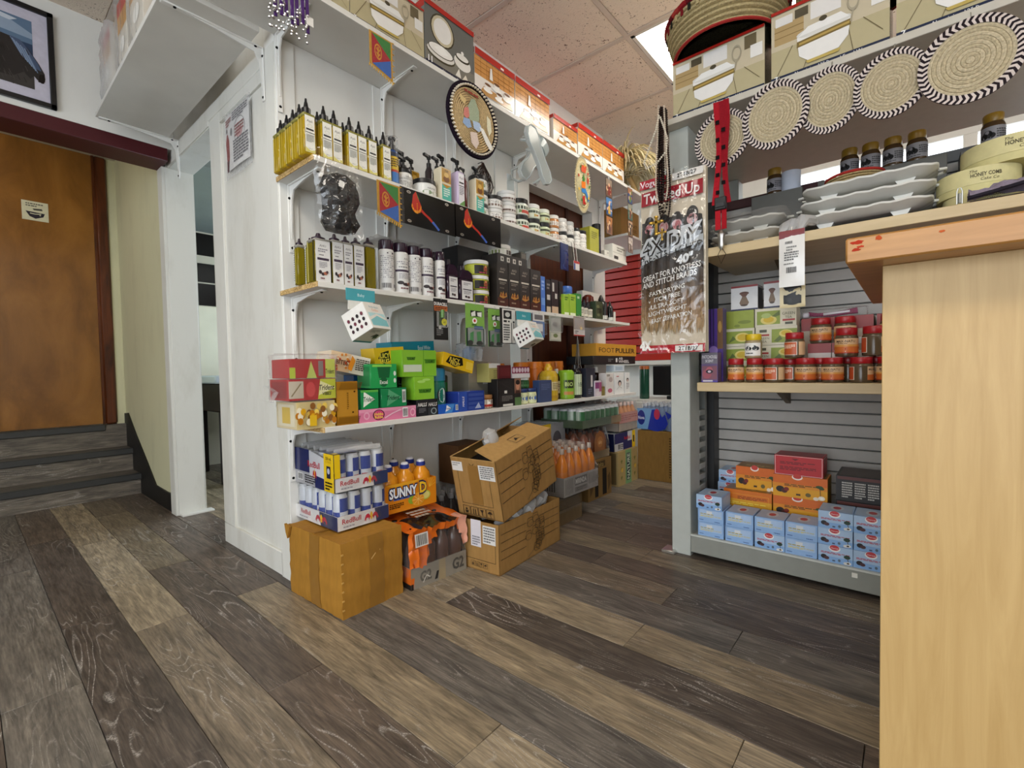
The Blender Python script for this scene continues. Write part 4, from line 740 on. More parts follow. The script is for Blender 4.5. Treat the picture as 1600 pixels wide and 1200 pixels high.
q2=(0.8167,0.172,0.0526); zb=Z4+q[2]+.006
t=cbox('red and yellow strawberry gum box in a clear bag, on the flower candy tray',(q2[0],q2[1],.075),zb,.15,'b3282a',f=[('r',0,0,1,1,'b52a2c'),('r',0,.1,.30,.9,'cfc4b0'),('l',[(.05,.2),(.25,.8)],.06,'8a7a5a'),('e',.45,.5,.10,.36,'d8484a'),('p',[(.60,.02),(.66,.98),(1,.98),(1,.02)],'c9d03a'),('p',[(.62,.2),(.66,.9),(.99,.55)],'ece9b0'),('t','Trident',.80,.58,.26,'2a241c',.34,1,.25),('t','VIBES',.8,.28,.16,'2a241c',.2,1,.25)],l=[('r',.1,.1,.9,.9,'8f1f22')])
film_over(t,-q2[1]/2-.010,-.085,.0,q2[1]/2+.010,.085,.0755,.003,seed=3); obj('twist',MB().prism([(-q2[1]/2-.01,.03),(-q2[1]/2-.045,.055),(-q2[1]/2-.06,.01),(-q2[1]/2-.03,-.004)],1,-.02,.02,'ffffff'),'film',t)
t=cbox('red and lime gum box, topmost at the left end of the lowest shelf',(q2[0]+.002,q2[1]*.97,.068),zb+.078,.14,'b02a2a',f=[('r',0,0,1,1,'b22c2c'),('r',.0,.0,.12,.55,'b9c93a'),('p',[(.36,.0),(.46,.9),(.58,.0)],'c4cf6a'),('r',.62,.1,.73,.9,'8a7f7a'),('r',.78,.0,1,1,'ccd45a'),('t','Trident',.88,.35,.26,'2a241c',.2,1,.25)])
film_over(t,-q2[1]/2-.010,-.080,.001,q2[1]/2+.010,.080,.085,.006,seed=2)
q=(0.9495,0.0875,0.1642)
hex_=[('o',min(.965,max(.035,x/12+((y%2)*.04))),(.04+.027*y) if y<6 else (.83+.027*(y-6)),.034,.0155,.35,'5f3c0c') for y in range(12) for x in range(13)]
cbox('tall golden honeycomb box standing in front on the lowest shelf',(q[0],q[1],q[2]),Z4,.055,'b07a1e',name='honey_box',f=[('r',0,0,1,1,'a8741c'),('r',0,.2,1,.8,'b9852a'),('txt',.48,.35,.56,.75,'5f3f10',9),('e',.85,.76,.05,.02,'4a300c'),('e',.75,.28,.05,.02,'4a300c')]+hex_,l=[('r',.0,.0,1,1,'8a5c18'),('r',.3,.2,.7,.8,'a8741c')])
q=(1.1347,0.2746,0.0509)
cbox('long pink bubble gum box on the lowest shelf',q,Z4,.12,'d9789c',f=[('r',0,0,1,1,'dd7fa2'),('r',0,.75,1,1,'e59ab6'),('o',.12,.5,.05,.3,.4,'e9a9c2'),('e',.32,.5,.10,.42,'3a2a2e'),('e',.32,.5,.085,.36,'d2487c'),('t','Hubba',.32,.58,.22,'f2d24a',.15,1),('t','Bubba',.32,.34,.22,'f2d24a',.15,1),('l',[(.42,.2),(.55,.5),(.68,.72),(.72,.75)],.10,'f0c2d4'),('r',.74,.12,.84,.9,'f0ecee'),('bar',.75,.2,.83,.82,'4a4448'),('o',.93,.45,.05,.33,.35,'f2b6cc')],l=[('r',.1,.1,.9,.9,'c9628a')])
zp=Z4+q[2]+.001
q=(1.0505,0.078,0.0489); cbox('green mint gum box with a white triangle, left on the pink box',(q[0],q[1],.075),zp,.11,'1f8a4e',yf=1.634,f=[('r',0,0,1,1,'22904f'),('p',[(.12,.1),(.16,.92),(.8,.5)],'eef3e8'),('t','Trident',.46,.52,.26,'1c5a3a',.66,1,.25),('r',0,.88,1,1,'5ab04a')])
q=(1.1665,0.1236,0.0448); cbox('green mint gum box with a pale barcode, right on the pink box',(q[0],q[1],.078),zp,.11,'1d7f4a',yf=1.634,f=[('r',0,0,1,1,'1f8650'),('p',[(.2,.06),(.28,.94),(.78,.5)],'5aa87a'),('t','Trident',.46,.5,.24,'123a26',.5,1,.25),('r',.82,.2,.97,.9,'dfe6e0'),('bar',.84,.3,.95,.8,'3a4a40')])
zg=zp+.080
q=(1.1238,0.1225,0.0375); cbox('bright green gum box with an open gap, on the two green mint boxes',(q[0],q[1],.098),zg,.10,'22a456',yf=1.64,f=[('r',0,0,1,1,'27a85a'),('p',[(.24,.9),(.3,.42),(.70,.42),(.76,.9)],'14663a'),('e',.48,.25,.16,.2,'14663a'),('t','Excel',.48,.25,.16,'dff0e2',.3,1),('e',.92,.3,.05,.1,'e6f2e8'),('e',.92,.6,.05,.1,'e6f2e8'),('r',.05,.88,.8,.97,'8fdc5a')],l=[('r',.1,.1,.9,.9,'188a48')])
q=(1.0825,0.0567,0.0712); cbox('plain blue box standing behind the honeycomb box',(q[0]+.01,q[1]+.02,.135),zp,.08,'1f62a8',yf=1.752)
q=(1.0131,0.1569,0.0515); cbox('tilted white and orange snack box above the honeycomb box',(q[0]-.005,.165,.075),.845,.14,'e2d4bc',yf=1.70,turn=-6,tilt=(0,12,0),f=[('r',0,0,1,1,'e9e2d2'),('r',0,0,.5,1,'e4c9a4')]+[('e',rnd.uniform(0,.5),rnd.uniform(.05,.95),.03,.07,rnd.choice(('c9502e','d98a3a','f0e0c0')),8) for _ in range(30)]+[('t','BITES',.28,.48,.24,'5a2a1a',.3,1),('p',[(.44,.2),(.5,.95),(.6,.7),(.54,.1)],'e0902a'),('txt',.62,.2,.97,.85,'4a4440',6)])
q=(1.2093,0.1509,0.0817); cbox('yellow fruit gum box behind the white snack box',(q[0],q[1],.09),.862,.10,'d9b61e',yf=1.715,tilt=(0,-4,0),f=[('r',0,0,1,1,'dcb820'),('p',[(.12,.5),(.2,.75),(.48,.85),(.52,.4),(.3,.2)],'1f1a12'),('t','JUICY',.32,.62,.24,'f2d84a',.34,1),('t','FRUIT',.33,.36,.2,'f2d84a',.3,1),('r',.7,.3,.96,.8,'e6e0c8')])
q=(1.3729,0.2439,0.0502); cbox('flat teal box lying on the pile at the back of the lowest shelf',(q[0],q[1],.055),.93,.12,'1a7f96',yf=1.76,tilt=(0,-3,0),f=[('r',0,0,1,1,'1c8298'),('t','Excel White',.75,.45,.35,'d6ecf0',.3)],t=[('r',.05,.1,.95,.9,'6fb3c0')])
cbox('open black box behind the lime gum boxes',(1.3963-.02,.24,.27),Z4,.12,'1d1c1d',yf=1.762,name='stock_box')
cbox('black candy box showing green print behind the lime boxes',(1.325,.17,.09),Z4+.085,.035,'16201a',yf=1.725,f=[('txt',.1,.3,.9,.7,'4a5a50',3),('t','HALLS',.3,.75,.2,'3a4a42',.4)])
q=(1.3376,0.1192,0.0747)
cbox('black cough drop box standing behind the blue gum box',(q[0],q[1],q[2]*.97),Z4,.12,'1b1b1e',f=[('r',.0,.0,.47,1,'222226'),('t','HALLS',.25,.70,.22,'eeeeea',.42,1,.25),('t','HALLS',.74,.68,.22,'d8d8d6',.42,1,.25),('r',.5,.05,.97,.5,'2c2d31'),('o',.78,.26,.14,.2,.3,'8a9aa0'),('txt',.08,.2,.4,.5,'6a6a70',4)],l=[('r',.1,.1,.9,.9,'141416')])
zh=Z4+q[2]*.97+.001
q=(1.3218,0.1105,0.0412); cbox('smaller lime gum box on the black cough drop box',(q[0],q[1],.10),zh,.09,'7fb82e',f=[('r',0,0,1,1,'86bf34'),('p',[(.25,.28),(.8,.28),(.86,.46),(.2,.46)],'4a8a1e'),('t','DOUBLEMINT',.52,.37,.12,'1f3f10',.6,1),('e',.35,.78,.2,.06,'a9d86a'),('e',.6,.86,.2,.05,'a9d86a')])
q=(1.3057,0.1864,0.0548); cbox('larger lime gum box topmost in the middle of the lowest shelf',(q[0],q[1],.115),zh+.101,.10,'79b52c',yf=1.636,f=[('r',0,0,1,1,'80ba30'),('l',[(.6,.0),(.62,1)],.03,'5a9a1e'),('p',[(.15,.62),(.35,.62),(.38,.74),(.12,.74)],'4a8a1e'),('t','DOUBLEMINT',.25,.68,.09,'1f3f10',.22,1),('p',[(.66,.5),(.95,.5),(.98,.66),(.63,.66)],'4a8a1e'),('t','DOUBLEMINT',.8,.58,.11,'1f3f10',.26,1),('r',.03,.18,.55,.45,'c9d4bc')],t=[('r',.35,.1,.95,.9,'e6e6dc')])
q=(1.4612,0.1243,0.0435); cbox('bright blue gum box with a pale triangle on the lowest shelf',q,Z4,.042,'1f54b0',f=[('r',0,0,1,1,'2158b8'),('p',[(.3,.06),(.42,.94),(.8,.94),(.66,.06)],'4a8ad0'),('p',[(.34,.2),(.40,.88),(.64,.48)],'e8eef4'),('t','Trident',.5,.5,.22,'1a3a7a',.34,1,.25),('r',.84,.25,.97,.85,'e6e8ea'),('bar',.86,.3,.95,.8,'3a3a4a')])
zb=Z4+q[2]+.001
q=(1.4838,0.056,0.1075); cyl('gum_tub','round teal gum tub behind the lime boxes','tub',(1.463,.085,.21),1.672,Z4,[('body',[(.95,0),(1,.04),(1,.72)],'147a6a','gloss'),('lid',[(1.02,.72),(1.02,.95),(.9,1)],'2a86b4','plastic')],lab=(.1,.68,110,[('r',0,0,1,1,'17806e'),('e',.5,.5,.16,.36,'1d2a2a'),('e',.5,.5,.12,.28,'dfeae6'),('t','Excel',.5,.5,.2,'17806e',.2,1)]))
cyl('gum_tub','green gum jar with a white label right of the lime boxes','tub',(1.5427,.08,.175),1.742,Z4,[('body',[(.95,0),(1,.04),(1,.80)],'2f7a34','gloss'),('lid',[(1.02,.80),(1.02,.96),(.9,1)],'22301f','plastic')],lab=(.1,.5,100,[('r',0,0,1,1,'d8dccb'),('bar',.5,.2,.7,.8,'3a3a3a')]))
q=(1.6141,0.1752,0.0954); cbox('blue cough drop box standing beside the brown jar',q,Z4,.11,'2a3f92',f=[('r',.0,.0,.30,1,'3350a8'),('t','HALLS',.16,.5,.13,'e6e8f2',.85,1,.25,1)]+[('r',.36,.08+.22*k,.95,.22+.22*k,'3c529c') for k in range(4)]+[('p',[(.6,.1),(.75,.4),(.85,.1)],'a9b4d8')],l=[('r',.06,.1,.94,.9,'26388a')],t=[('r',.1,.1,.9,.9,'4a5fae')])
q=(1.5137,0.1715,0.0236); cbox('tilted yellow fruit gum box lying over the blue cough drops',(q[0]+.02,.20,.062),.852,.12,'dfb51c',yf=1.64,tilt=(0,13,0),f=[('r',0,0,1,1,'e2b81f'),('p',[(.1,.3),(.2,.85),(.6,.95),(.66,.4),(.4,.1)],'1f1a12'),('t','JUICY',.36,.64,.3,'f4dc52',.42,1),('t','FRUIT',.4,.34,.28,'f4dc52',.42,1),('r',.75,.2,.97,.8,'e9c84a')],t=[('r',.04,.1,.96,.9,'8a6a3a')])
t=cyl('snack_tub','little blue topped tub in crinkled film beside the tilted yellow box','tub',(1.7254,.075,.065),1.715,.902,[('body',[(.7,0),(.9,.2),(1,.6),(.9,.85),(.5,1)],'2a86c8','gloss')])
film_over(t,-.05,-.05,-.01,.05,.05,.085,.012,'frosted',seed=5)
box('carton','cream carton under the clear film at the back of the lowest shelf','box',(1.8041,.15,.24),1.765,Z4,.13,'8f8a7c',mat='card',f=[('r',.0,.55,1,1,'9a8f80'),('r',.7,.5,1,.62,'e6e3dc')])
q=(1.7491,0.0909,0.069); std_jar('care_jar','brown jar with a red and white label beside the blue cough drops',q,1.632,Z4,'b07c4a','8a5a30',[('r',0,0,1,1,'dcd5c8'),('r',.1,.1,.9,.4,'b4372a'),('e',.35,.6,.15,.2,'e9e4da'),('t','COCO',.65,.75,.3,'3a2a5a',.3,1)],.22)
box('care_box','white and olive box above the brown jar','box',(1.8302,0.09,0.0479)[0:2]+(.10,),1.672,Z4+.131,.09,'b7b06a',f=[('r',0,.75,1,1,'e2e0d8'),('txt',.4,.1,.9,.65,'8a8450',5)])
def care(lab,q,yf,d,c,el,name='care_box',**k): return box(name,lab,'box',q,yf,Z4,d,c,grp='care boxes on the lowest shelf',f=el,**k)
care('tall black box with a small white sticker on the lowest shelf',(1.8679,0.1339,0.1473),1.628,.07,'1d1b1c',[('r',.08,.15,.92,.95,'2a2727'),('r',.4,.48,.56,.58,'e2e0da'),('txt',.25,.2,.9,.4,'77736e',4),('r',.3,.02,.9,.10,'cfccc4'),('l',[(.1,.9),(.9,.6)],.02,'3a3434')])
care('black box with a portrait of a dark haired person beside the tall black box',(1.9678,0.0547,0.1478),1.63,.06,'2a2422',[('r',0,.45,1,1,'8a6450'),('e',.5,.72,.28,.15,'c98f72'),('e',.5,.85,.32,.09,'1a1210'),('p',[(.1,.45),(.9,.45),(.8,.56),(.2,.56)],'4a2a22'),('r',0,0,1,.3,'5a7a4a')])
q=(2.0917,0.1587,0.0863)
for i,x in enumerate((q[0]-q[1]*.26,q[0]+q[1]*.25)): std_jar('care_jar','%s pale jar with a navy lid behind the black boxes on the lowest shelf'%('left','right')[i],(x,q[1]*.47,q[2]),1.636,Z4,'23366a','d8dca8',[('r',0,0,1,1,'dfe2b4'),('e',.42,.5,.18,.36,'2a4a8a'),('e',.42,.5,.1,.2,'5a7ab8')],.22,'pale jars with navy lids')
std_jar('care_jar','white topped green jar above the pale navy lidded jars',(q[0]+.0,.085,.075),1.66,Z4+q[2]+.001,'e6e6e0','23552c',[('r',0,0,1,1,'2a5a30'),('r',.2,.2,.8,.5,'4a7a48')],.35)
box('care_box','clear topped green packet above the portrait box','box',(2.1244,0.1068,0.1734),1.72,Z4,.06,'7fa07a',f=[('r',.2,.4,.7,.7,'e2e6de'),('bar',.25,.45,.65,.65,'4a4a4a')],mat='gloss')
care('navy box with fine lines on the lowest shelf',(2.225,0.1206,0.1294),1.63,.05,'34456e',[('r',.04,.03,.96,.97,'3a4a72'),('txt',.15,.55,.85,.85,'5a6a92',4)])
# orange tubs
op=[(1.9319,0.095,0.2355),(2.0409,0.1011,0.2315),(2.2686,0.1271,0.2384),(2.3872,0.1355,0.2418),(2.4954,0.122,0.2412),(2.6137,0.1141,0.2453)]
for i,q in enumerate(op):
    xc,w,h=q; w=min(w,.10)
    t=cyl('orange_tub','%s orange tub in the back row of the lowest shelf, counted from the left'%ORD[i],'tub',(xc,w,h),(1.80,1.80,1.80,1.78,1.76,1.775)[i],Z4,[('body',[(.88,0),(.95,.02),(.97,.80),(.93,.82)],'d9771a','plastic'),('lid',[(1.02,.82),(1.02,.87),(.98,.88),(.98,.97),(.93,1)],'de7f1e','plastic')],grp='orange tubs in the back row',lab=(.35,.74,60,[('e',.5,.5,.30,.48,'5a4a3a'),('e',.5,.5,.24,.40,'c9a070')]))
for i,q in enumerate(((1.748,0.0379,0.0342),(1.8231,0.0446,0.0339))): box('care_box','%s little dark brown box on the cream carton'%('left','right')[i],'box',(q[0],.045,.05),1.80,.892,.045,'3a1412',grp='little dark brown boxes')
box('care_box','dark red box lying on the tall black box','box',(1.8991,.10,.072),1.66,Z4+0.1473+.001,.07,'5a1a20',f=[('r',.1,.2,.9,.8,'6a2226')])
box('care_box','pink and white patterned box beside the dark red box','box',(2.0354,.155,.062),1.66,Z4+0.1473+.001,.07,'c8bcc0',f=[('r',0,.4,1,1,'8a2a4a')]+[('e',.1+.16*k,.7,.07,.22,'d9c2cc') for k in range(6)]+[('r',0,0,1,.4,'dcd8d8')])
# bottles to the right
cyl('care_bottle','yellow bottle with a yellow cap on the lowest shelf','bottle',(2.3376,0.1147,0.2266),1.632,Z4,[('body',[(.9,0),(1,.03),(1,.70),(.75,.80),(.4,.82)],'c8a42a','gloss'),('cap',[(.45,.82),(.42,.9),(.3,.93),(.25,1)],'d8a81e','plastic')],lab=(.08,.66,115,[('r',0,0,1,1,'d3af32'),('r',.35,.35,.68,.75,'e6dcb8'),('txt',.38,.4,.65,.7,'8a7a4a',4),('r',0,0,1,.12,'b98f22')]))
cyl('care_bottle','brown oil bottle with a white cap beside the yellow bottle','bottle',(2.4782,0.0578,0.1943),1.70,Z4,[('body',[(.9,0),(1,.03),(1,.70),(.45,.84)],'3a200e','gloss'),('cap',[(.45,.84),(.45,1)],'dcdad4','plastic')],lab=(.2,.6,110,[('r',0,0,1,1,'cfc0a4'),('txt',.2,.2,.8,.8,'5a3a1a',4)]))
cyl('care_bottle','lime green bottle with dark lettering on the lowest shelf','bottle',(2.5278,0.1043,0.1851),1.636,Z4,[('body',[(.9,0),(1,.03),(1,.92),(.8,1)],'84b22a','gloss')],lab=(.05,.9,120,[('r',0,0,1,1,'8ab82e'),('r',.2,.38,.52,.72,'2a3416'),('r',.2,.12,.52,.25,'c98a4a'),('e',.7,.8,.06,.06,'2a3416'),('t','BIO',.36,.55,.16,'cfe08a',.26,1)]))
cyl('care_bottle','tall dark bottle with a pale green label on the lowest shelf','bottle',(2.6281,0.0862,0.217),1.64,Z4,[('body',[(.9,0),(1,.03),(1,.78),(.5,.88)],'1a1a1a','gloss'),('cap',[(.5,.88),(.45,1)],'141414','plastic')],lab=(.1,.72,110,[('r',0,0,1,1,'d0dcb8'),('t','TEA',.5,.5,.2,'2f4a2a',.3,1)]))
care('tall navy box with a white strip on the lowest shelf',(2.7537,0.1165,0.1949),1.64,.06,'232838',[('r',.5,.35,.7,.75,'d8d8d6'),('txt',.2,.1,.6,.3,'6a7088',3)])
# metal lattice tower
t=T('tower_statuette','slim grey lattice tower statuette behind the bottles','statuette',(2.769,1.75,Z4),0)
ht=1.0706-Z4
m=MB()
for sx in (-1,1):
    for sy in (-1,1):
        m.tube([(sx*.034,sy*.034,ht*.0),(sx*.024,sy*.024,ht*.36),(sx*.012,sy*.012,ht*.52),(sx*.005,sy*.005,ht*.78),(sx*.003,sy*.003,ht*.93)],[.005,.004,.003,.0025,.002],'77736c',5)
for f,a in ((.0,.036),(.36,.026),(.52,.014)): m.box(-a,-a,ht*f,a,a,ht*f+.006,'77736c',.001)
for k in range(10):
    f=.05+k*.03; a=.034-(k*.001); m.tube([(-a,-a,ht*f),(a,-a,ht*(f+.03))],.0018,'77736c',4); m.tube([(a,-a,ht*f),(-a,-a,ht*(f+.03))],.0018,'77736c',4)
obj('lattice',m,'metal',t); obj('spire',MB().lathe([(.004,ht*.92),(.0015,ht)],'77736c',6),'metal',t)
for i,q in enumerate(((2.9119,0.0623,0.1937),(2.9752,0.0641,0.2021))):
    cyl('care_bottle','%s slim dark bottle with a white cap behind the purple box'%('left','right')[i],'bottle',(q[0]+.004*i,q[1],q[2]),1.70,Z4,[('body',[(.9,0),(1,.03),(1,.72),(.5,.8)],'2a1a16','gloss'),('cap',[(.5,.8),(.5,1)],'e0ddd6','plastic')],grp='slim dark bottles with white caps')
for i,(lab,q,c,el,yf) in enumerate((('purple and white box in front of the slim dark bottles',(2.8372,0.0868,0.1059),'d8cdd6',[('r',0,.5,.6,.9,'8a3a7a'),('e',.4,.2,.3,.14,'e4dce0'),('r',.6,.3,1,.9,'a8507a')],1.63),('small olive tin by the purple box',(2.9093,0.0494,0.0633),'7a6a2a',[('r',.1,.2,.9,.8,'8a7a38')],1.634),
    ('wide white box with pink petals near the end of the lowest shelf',(3.0006,0.1124,0.1554),'e2dcd8',[('e',.5,.2,.3,.1,'c86a80'),('e',.6,.7,.25,.12,'b9a8a4'),('r',.1,.85,.5,.95,'a09890')],1.63),
    ('white box with a line drawing of a face',(3.1414,0.1496,0.1573),'ececea',[('e',.55,.5,.18,.14,'2a2426'),('e',.55,.46,.12,.1,'e9d0c0'),('l',[(.2,.2),(.5,.35),(.8,.25)],.015,'8a8484'),('r',.2,.8,.45,.84,'b83a4a')],1.63),('narrow white box with a face, last on the lowest shelf',(3.274,0.074,0.1548),'ececea',[('e',.5,.65,.25,.09,'2a2426'),('e',.5,.62,.16,.06,'e9d0c0'),('txt',.2,.2,.8,.5,'b0acac',4)],1.63))):
    box('care_box',lab,'box',(q[0],q[1]-.002,q[2]),yf,Z4,.06,c,grp='pale boxes at the end of the lowest shelf',f=el)
t=box('care_box','clear pack lying on the white face boxes','box',(3.2057,.155,.045),1.66,Z4+.165,.07,'c9d4de',mat='gloss',f=[('r',.1,.2,.8,.8,'aebfd0')])
z5=0.8683
box('exercise_box','black exercise wheel box under the amber box','box',(3.1469,3.4995-2.8503,0.9273-z5),1.66,z5,.22,'17191c',f=[('t','AB',.62,.72,.30,'e6e6e6',-.10,1),('t','WHEEL',.70,.34,.36,'e6e6e6',-.27,1),('r',.50,.25,.54,.75,'e6e6e6'),('txt',.32,.3,.44,.7,'8a8a8a',2)],l=[('r',.1,.1,.9,.9,'222427')])
z6=0.9273+.001
box('exercise_box','amber box lettered in black on top of the black wheel box','box',(3.1787,3.5129-2.8871,1.0157-z6),1.66,z6,.20,'d29a34',f=[('t','FOOT',.24,.48,.40,'4a3a1c',-.36),('t','PULLER',.70,.48,.40,'1d1812',-.50,1)],t=[('r',.02,.02,.98,.98,'d9a43e')])
# stock stood behind the shelf, seen through the open studs
t=cyl('storage_tub','dark green tub with a white lid behind the open studs','tub',(2.7118,.11,.20),2.08,0.8934,[('body',[(.92,0),(.96,.02),(.97,.84)],'23442a','plastic'),('lid',[(1.02,.84),(1.02,.96),(.96,1)],'e2e3de','plastic')],lab=(.2,.62,60,[('r',.1,0,.9,1,'d8d6c4'),('e',.45,.6,.12,.2,'d9a53a')]))
t=T('side_table','small dark stand behind the open studs, carrying the green tub','stand',(2.7644,2.135,0),0)
zt=0.8934
obj('top',MB().box(-.08,-.08,zt-.03,.08,.08,zt-.0005,'2a1a12',.003),'paint',t)
for sx in (-.06,.06):
    for sy in (-.06,.06): obj('leg',MB().box(sx-.012,sy-.012,0,sx+.012,sy+.012,zt-.03,'2a1a12',.002),'paint',t)

# ================================================================== floor stack by the shelf wall
def soft_box(w,d,h,col,bulge=.008,amp=.003,seed=0,n=20,sag=.0):
    m=MB()
    def P(x,y,z):
        u,v,t=x/(w/2),y/(d/2),z/h*2-1
        ex=bulge*(1-v*v)*(1-t*t); px=x+(ex if abs(u)>.99 else 0)*u; py=y+(bulge*(1-u*u)*(1-t*t) if abs(v)>.99 else 0)*v
        pz=z-(sag*(1-u*u)*(1-v*v) if t>.99 else 0)
        return (px+amp*wob(y*4,z*4,1.3,seed),py+amp*wob(x*4,z*4,1.2,seed+2),pz+(amp*wob(x*5,y*5,1,seed+3) if z>0 else 0))
    a,b=w/2,d/2
    for fn in (lambda s,t:P(-a+w*s,-b,h*t),lambda s,t:P(a-w*s,b,h*t),lambda s,t:P(-a,b-d*s,h*t),lambda s,t:P(a,-b+d*s,h*t),lambda s,t:P(-a+w*s,-b+d*t,h),lambda s,t:P(-a+w*s,b-d*t,0)): m.sheet(fn,n,n,col)
    m.P=P; return m
def soft_print(sb,w,d,h,side,els,m,e0=.0016):
    a,b=w/2,d/2; P=sb.P
    fn={'f':lambda s,t,e:Vector(P(-a+w*s,-b,h*t))+Vector((0,-e,0)),'l':lambda s,t,e:Vector(P(-a,b-d*s,h*t))+Vector((-e,0,0)),'t':lambda s,t,e:Vector(P(-a+w*s,-b+d*t,h))+Vector((0,0,e))}[side]
    W={'f':w,'l':d,'t':w}[side]; H={'f':h,'l':h,'t':d}[side]
    draw(m,Surf(fn,W,H,20,20),els,e0)
# big ochre carton
w,d,h=.254,.365,.262
t=T('carton','ochre carton with wide tape strips on the floor at the partition corner','box',(.938,1.474+d/2,0),1.5)
sb=soft_box(w,d,h,'a8782e',.006,.003,1,sag=.004); obj('body',sb,'carton',t)
m=MB(); soft_print(sb,w,d,h,'f',[('r',.42,0,.66,1,'94692a'),('l',[(.45,.68),(.52,.74),(.60,.77)],.012,'c9a468')],m); obj('tape',m,'plastic',t); m=MB(); soft_print(sb,w,d,h,'l',[('r',.44,0,.63,1,'94692a')],m); obj('tape',m,'plastic',t)
m=MB()
for k in range(7): m.box(-w/2-.001,-d/2-.004,.03+k*.032,-w/2+.008,-d/2-.001,.036+k*.032,'c49a52',.0008)
obj('corner_staple',m,'carton',t)['kind']='stuff'; obj('flap_ear',MB().prism([(d/2-.03,h-.002),(d/2+.012,h+.004),(d/2+.003,h-.03),(d/2-.008,h-.05)],0,-w/2-.012,-w/2-.004,'a8782e'),'carton',t)
obj('flap_seam',MB().box(-w/2+.005,-.003,h+.0005,w/2-.005,.003,h+.0035,'8f662a'),'carton',t)
# energy drink trays
def can_mesh(r,h,c1,c2,c3='c9ccd0'):
    m=MB(); n=16
    prof=[(.80,0),(.97,.05),(1,.10),(1,.86),(.82,.95),(.86,.965),(.84,.985),(.70,.972),(0.0,.968)]
    m.lathe([(a*r,b*h) for a,b in prof],[c3,c3,c1,c3,c3,c3,c3,c3],n)
    if c2: draw(m,round_(r,.10*h,.86*h,88,-90),[('r',0,0,.5,.5,c2),('r',.5,.5,1,1,c2),('txt',.55,.2,.9,.4,'b3202e',1)] if c2=='223a8c' else [('r',.2,0,.8,1,c2)],.0003,.0002)
    return m
def bulls(cx,cy,s,k=1.0):
    r='b8243a'; y='e6b422'; o=[('e',cx,cy+.05*s,.045*s*k,.30*s,y,14)]
    for f in (-1,1):
        o.append(('p',[(cx+f*.015*s*k,cy-.10*s),(cx+f*.06*s*k,cy+.14*s),(cx+f*.10*s*k,cy+.26*s),(cx+f*.17*s*k,cy+.20*s),(cx+f*.21*s*k,cy-.02*s),(cx+f*.235*s*k,cy-.26*s),(cx+f*.205*s*k,cy-.16*s),(cx+f*.18*s*k,cy-.30*s),(cx+f*.165*s*k,cy-.08*s),(cx+f*.10*s*k,cy-.04*s),(cx+f*.07*s*k,cy-.28*s),(cx+f*.05*s*k,cy-.05*s)],r))
    return o
def tray_face(dark=.72): return [('r',0,0,1,1,'d9d8d8'),('p',[(dark,0),(1,0),(1,1),(dark-.03,1)],'2a3358'),('t','RedBull',.26,.62,.36,'b3202e',.36,1),('txt',.10,.12,.42,.3,'9a98a2',1)]+bulls(.64,.48,1.0,.62)
def can_pack(name,label,loc,rz,nx,ny,r,h,cm,tray_h,tray_c,tf,tl,cat='drinks',grp=None,tilt=(0,0),film_top=.0,pitch=None,filmamp=.004):
    t=T(name,label,cat,loc,rz,grp); t.rotation_euler=(R(tilt[0]),R(tilt[1]),R(rz)); p=pitch or 2*r+.0006; W,D=p*nx+.006,p*ny+.006
    m=MB(); a,b=W/2,D/2
    m.box(-a,-b,0,a,b,.003,tray_c); m.box(-a,-b,0,a,-b+.003,tray_h,tray_c); m.box(-a,b-.003,0,a,b,tray_h,tray_c); m.box(-a,-b,0,-a+.003,b,tray_h,tray_c); m.box(a-.003,-b,0,a,b,tray_h,tray_c)
    obj('tray',m,'card',t); q=MB()
    if tf: draw(q,flat((-a,-b,0),(W,0,0),(0,0,tray_h)),tf)
    if tl: draw(q,flat((-a,b,0),(0,-D,0),(0,0,tray_h)),tl)
    if q.F: obj('print',q,'card',t)
    first=None
    for i in range(nx):
        for j in range(ny):
            l=(-a+.003+p*(i+.5),-b+.003+p*(j+.5),.0035); o=obj('can',cm,'gloss',t,l) if first is None else inst(first,t,l)
            first=first or o; o.rotation_euler=(0,0,R(rnd.choice((-45,-20,-60,-35,10))))
    film_over(t,-a-.002,-b-.002,.004,a+.002,b+.002,h+.006+film_top,filmamp,seed=len(label)%7); return t,W,D
CR,CH=.0262,.132
rb=can_mesh(CR,CH,'c3c7cf','223a8c')
t1,W1,D1_=can_pack('energy_drink_tray','lower energy drink tray, blue and silver cans, on the ochre carton',(.977,1.742,h+.006),0,4,6,CR,CH,rb,.052,'d2d1d1',tray_face(.74),tray_face(.62),grp='energy drink trays on the ochre carton')
zt=h+.006+CH+.012
t2,W2_,D2_=can_pack('energy_drink_tray','upper energy drink tray with a navy and yellow wrap, topmost on the ochre carton',(.975,1.736,zt),-1.5,4,6,CR,CH,rb,.050,'c4c3c4',tray_face(.72),None,grp='energy drink trays on the ochre carton')
a,b=W2_/2+.004,D2_/2+.004; m=MB()
wl_=flat((-a,b,.0),(0,-2*b,0),(0,0,CH+.008))
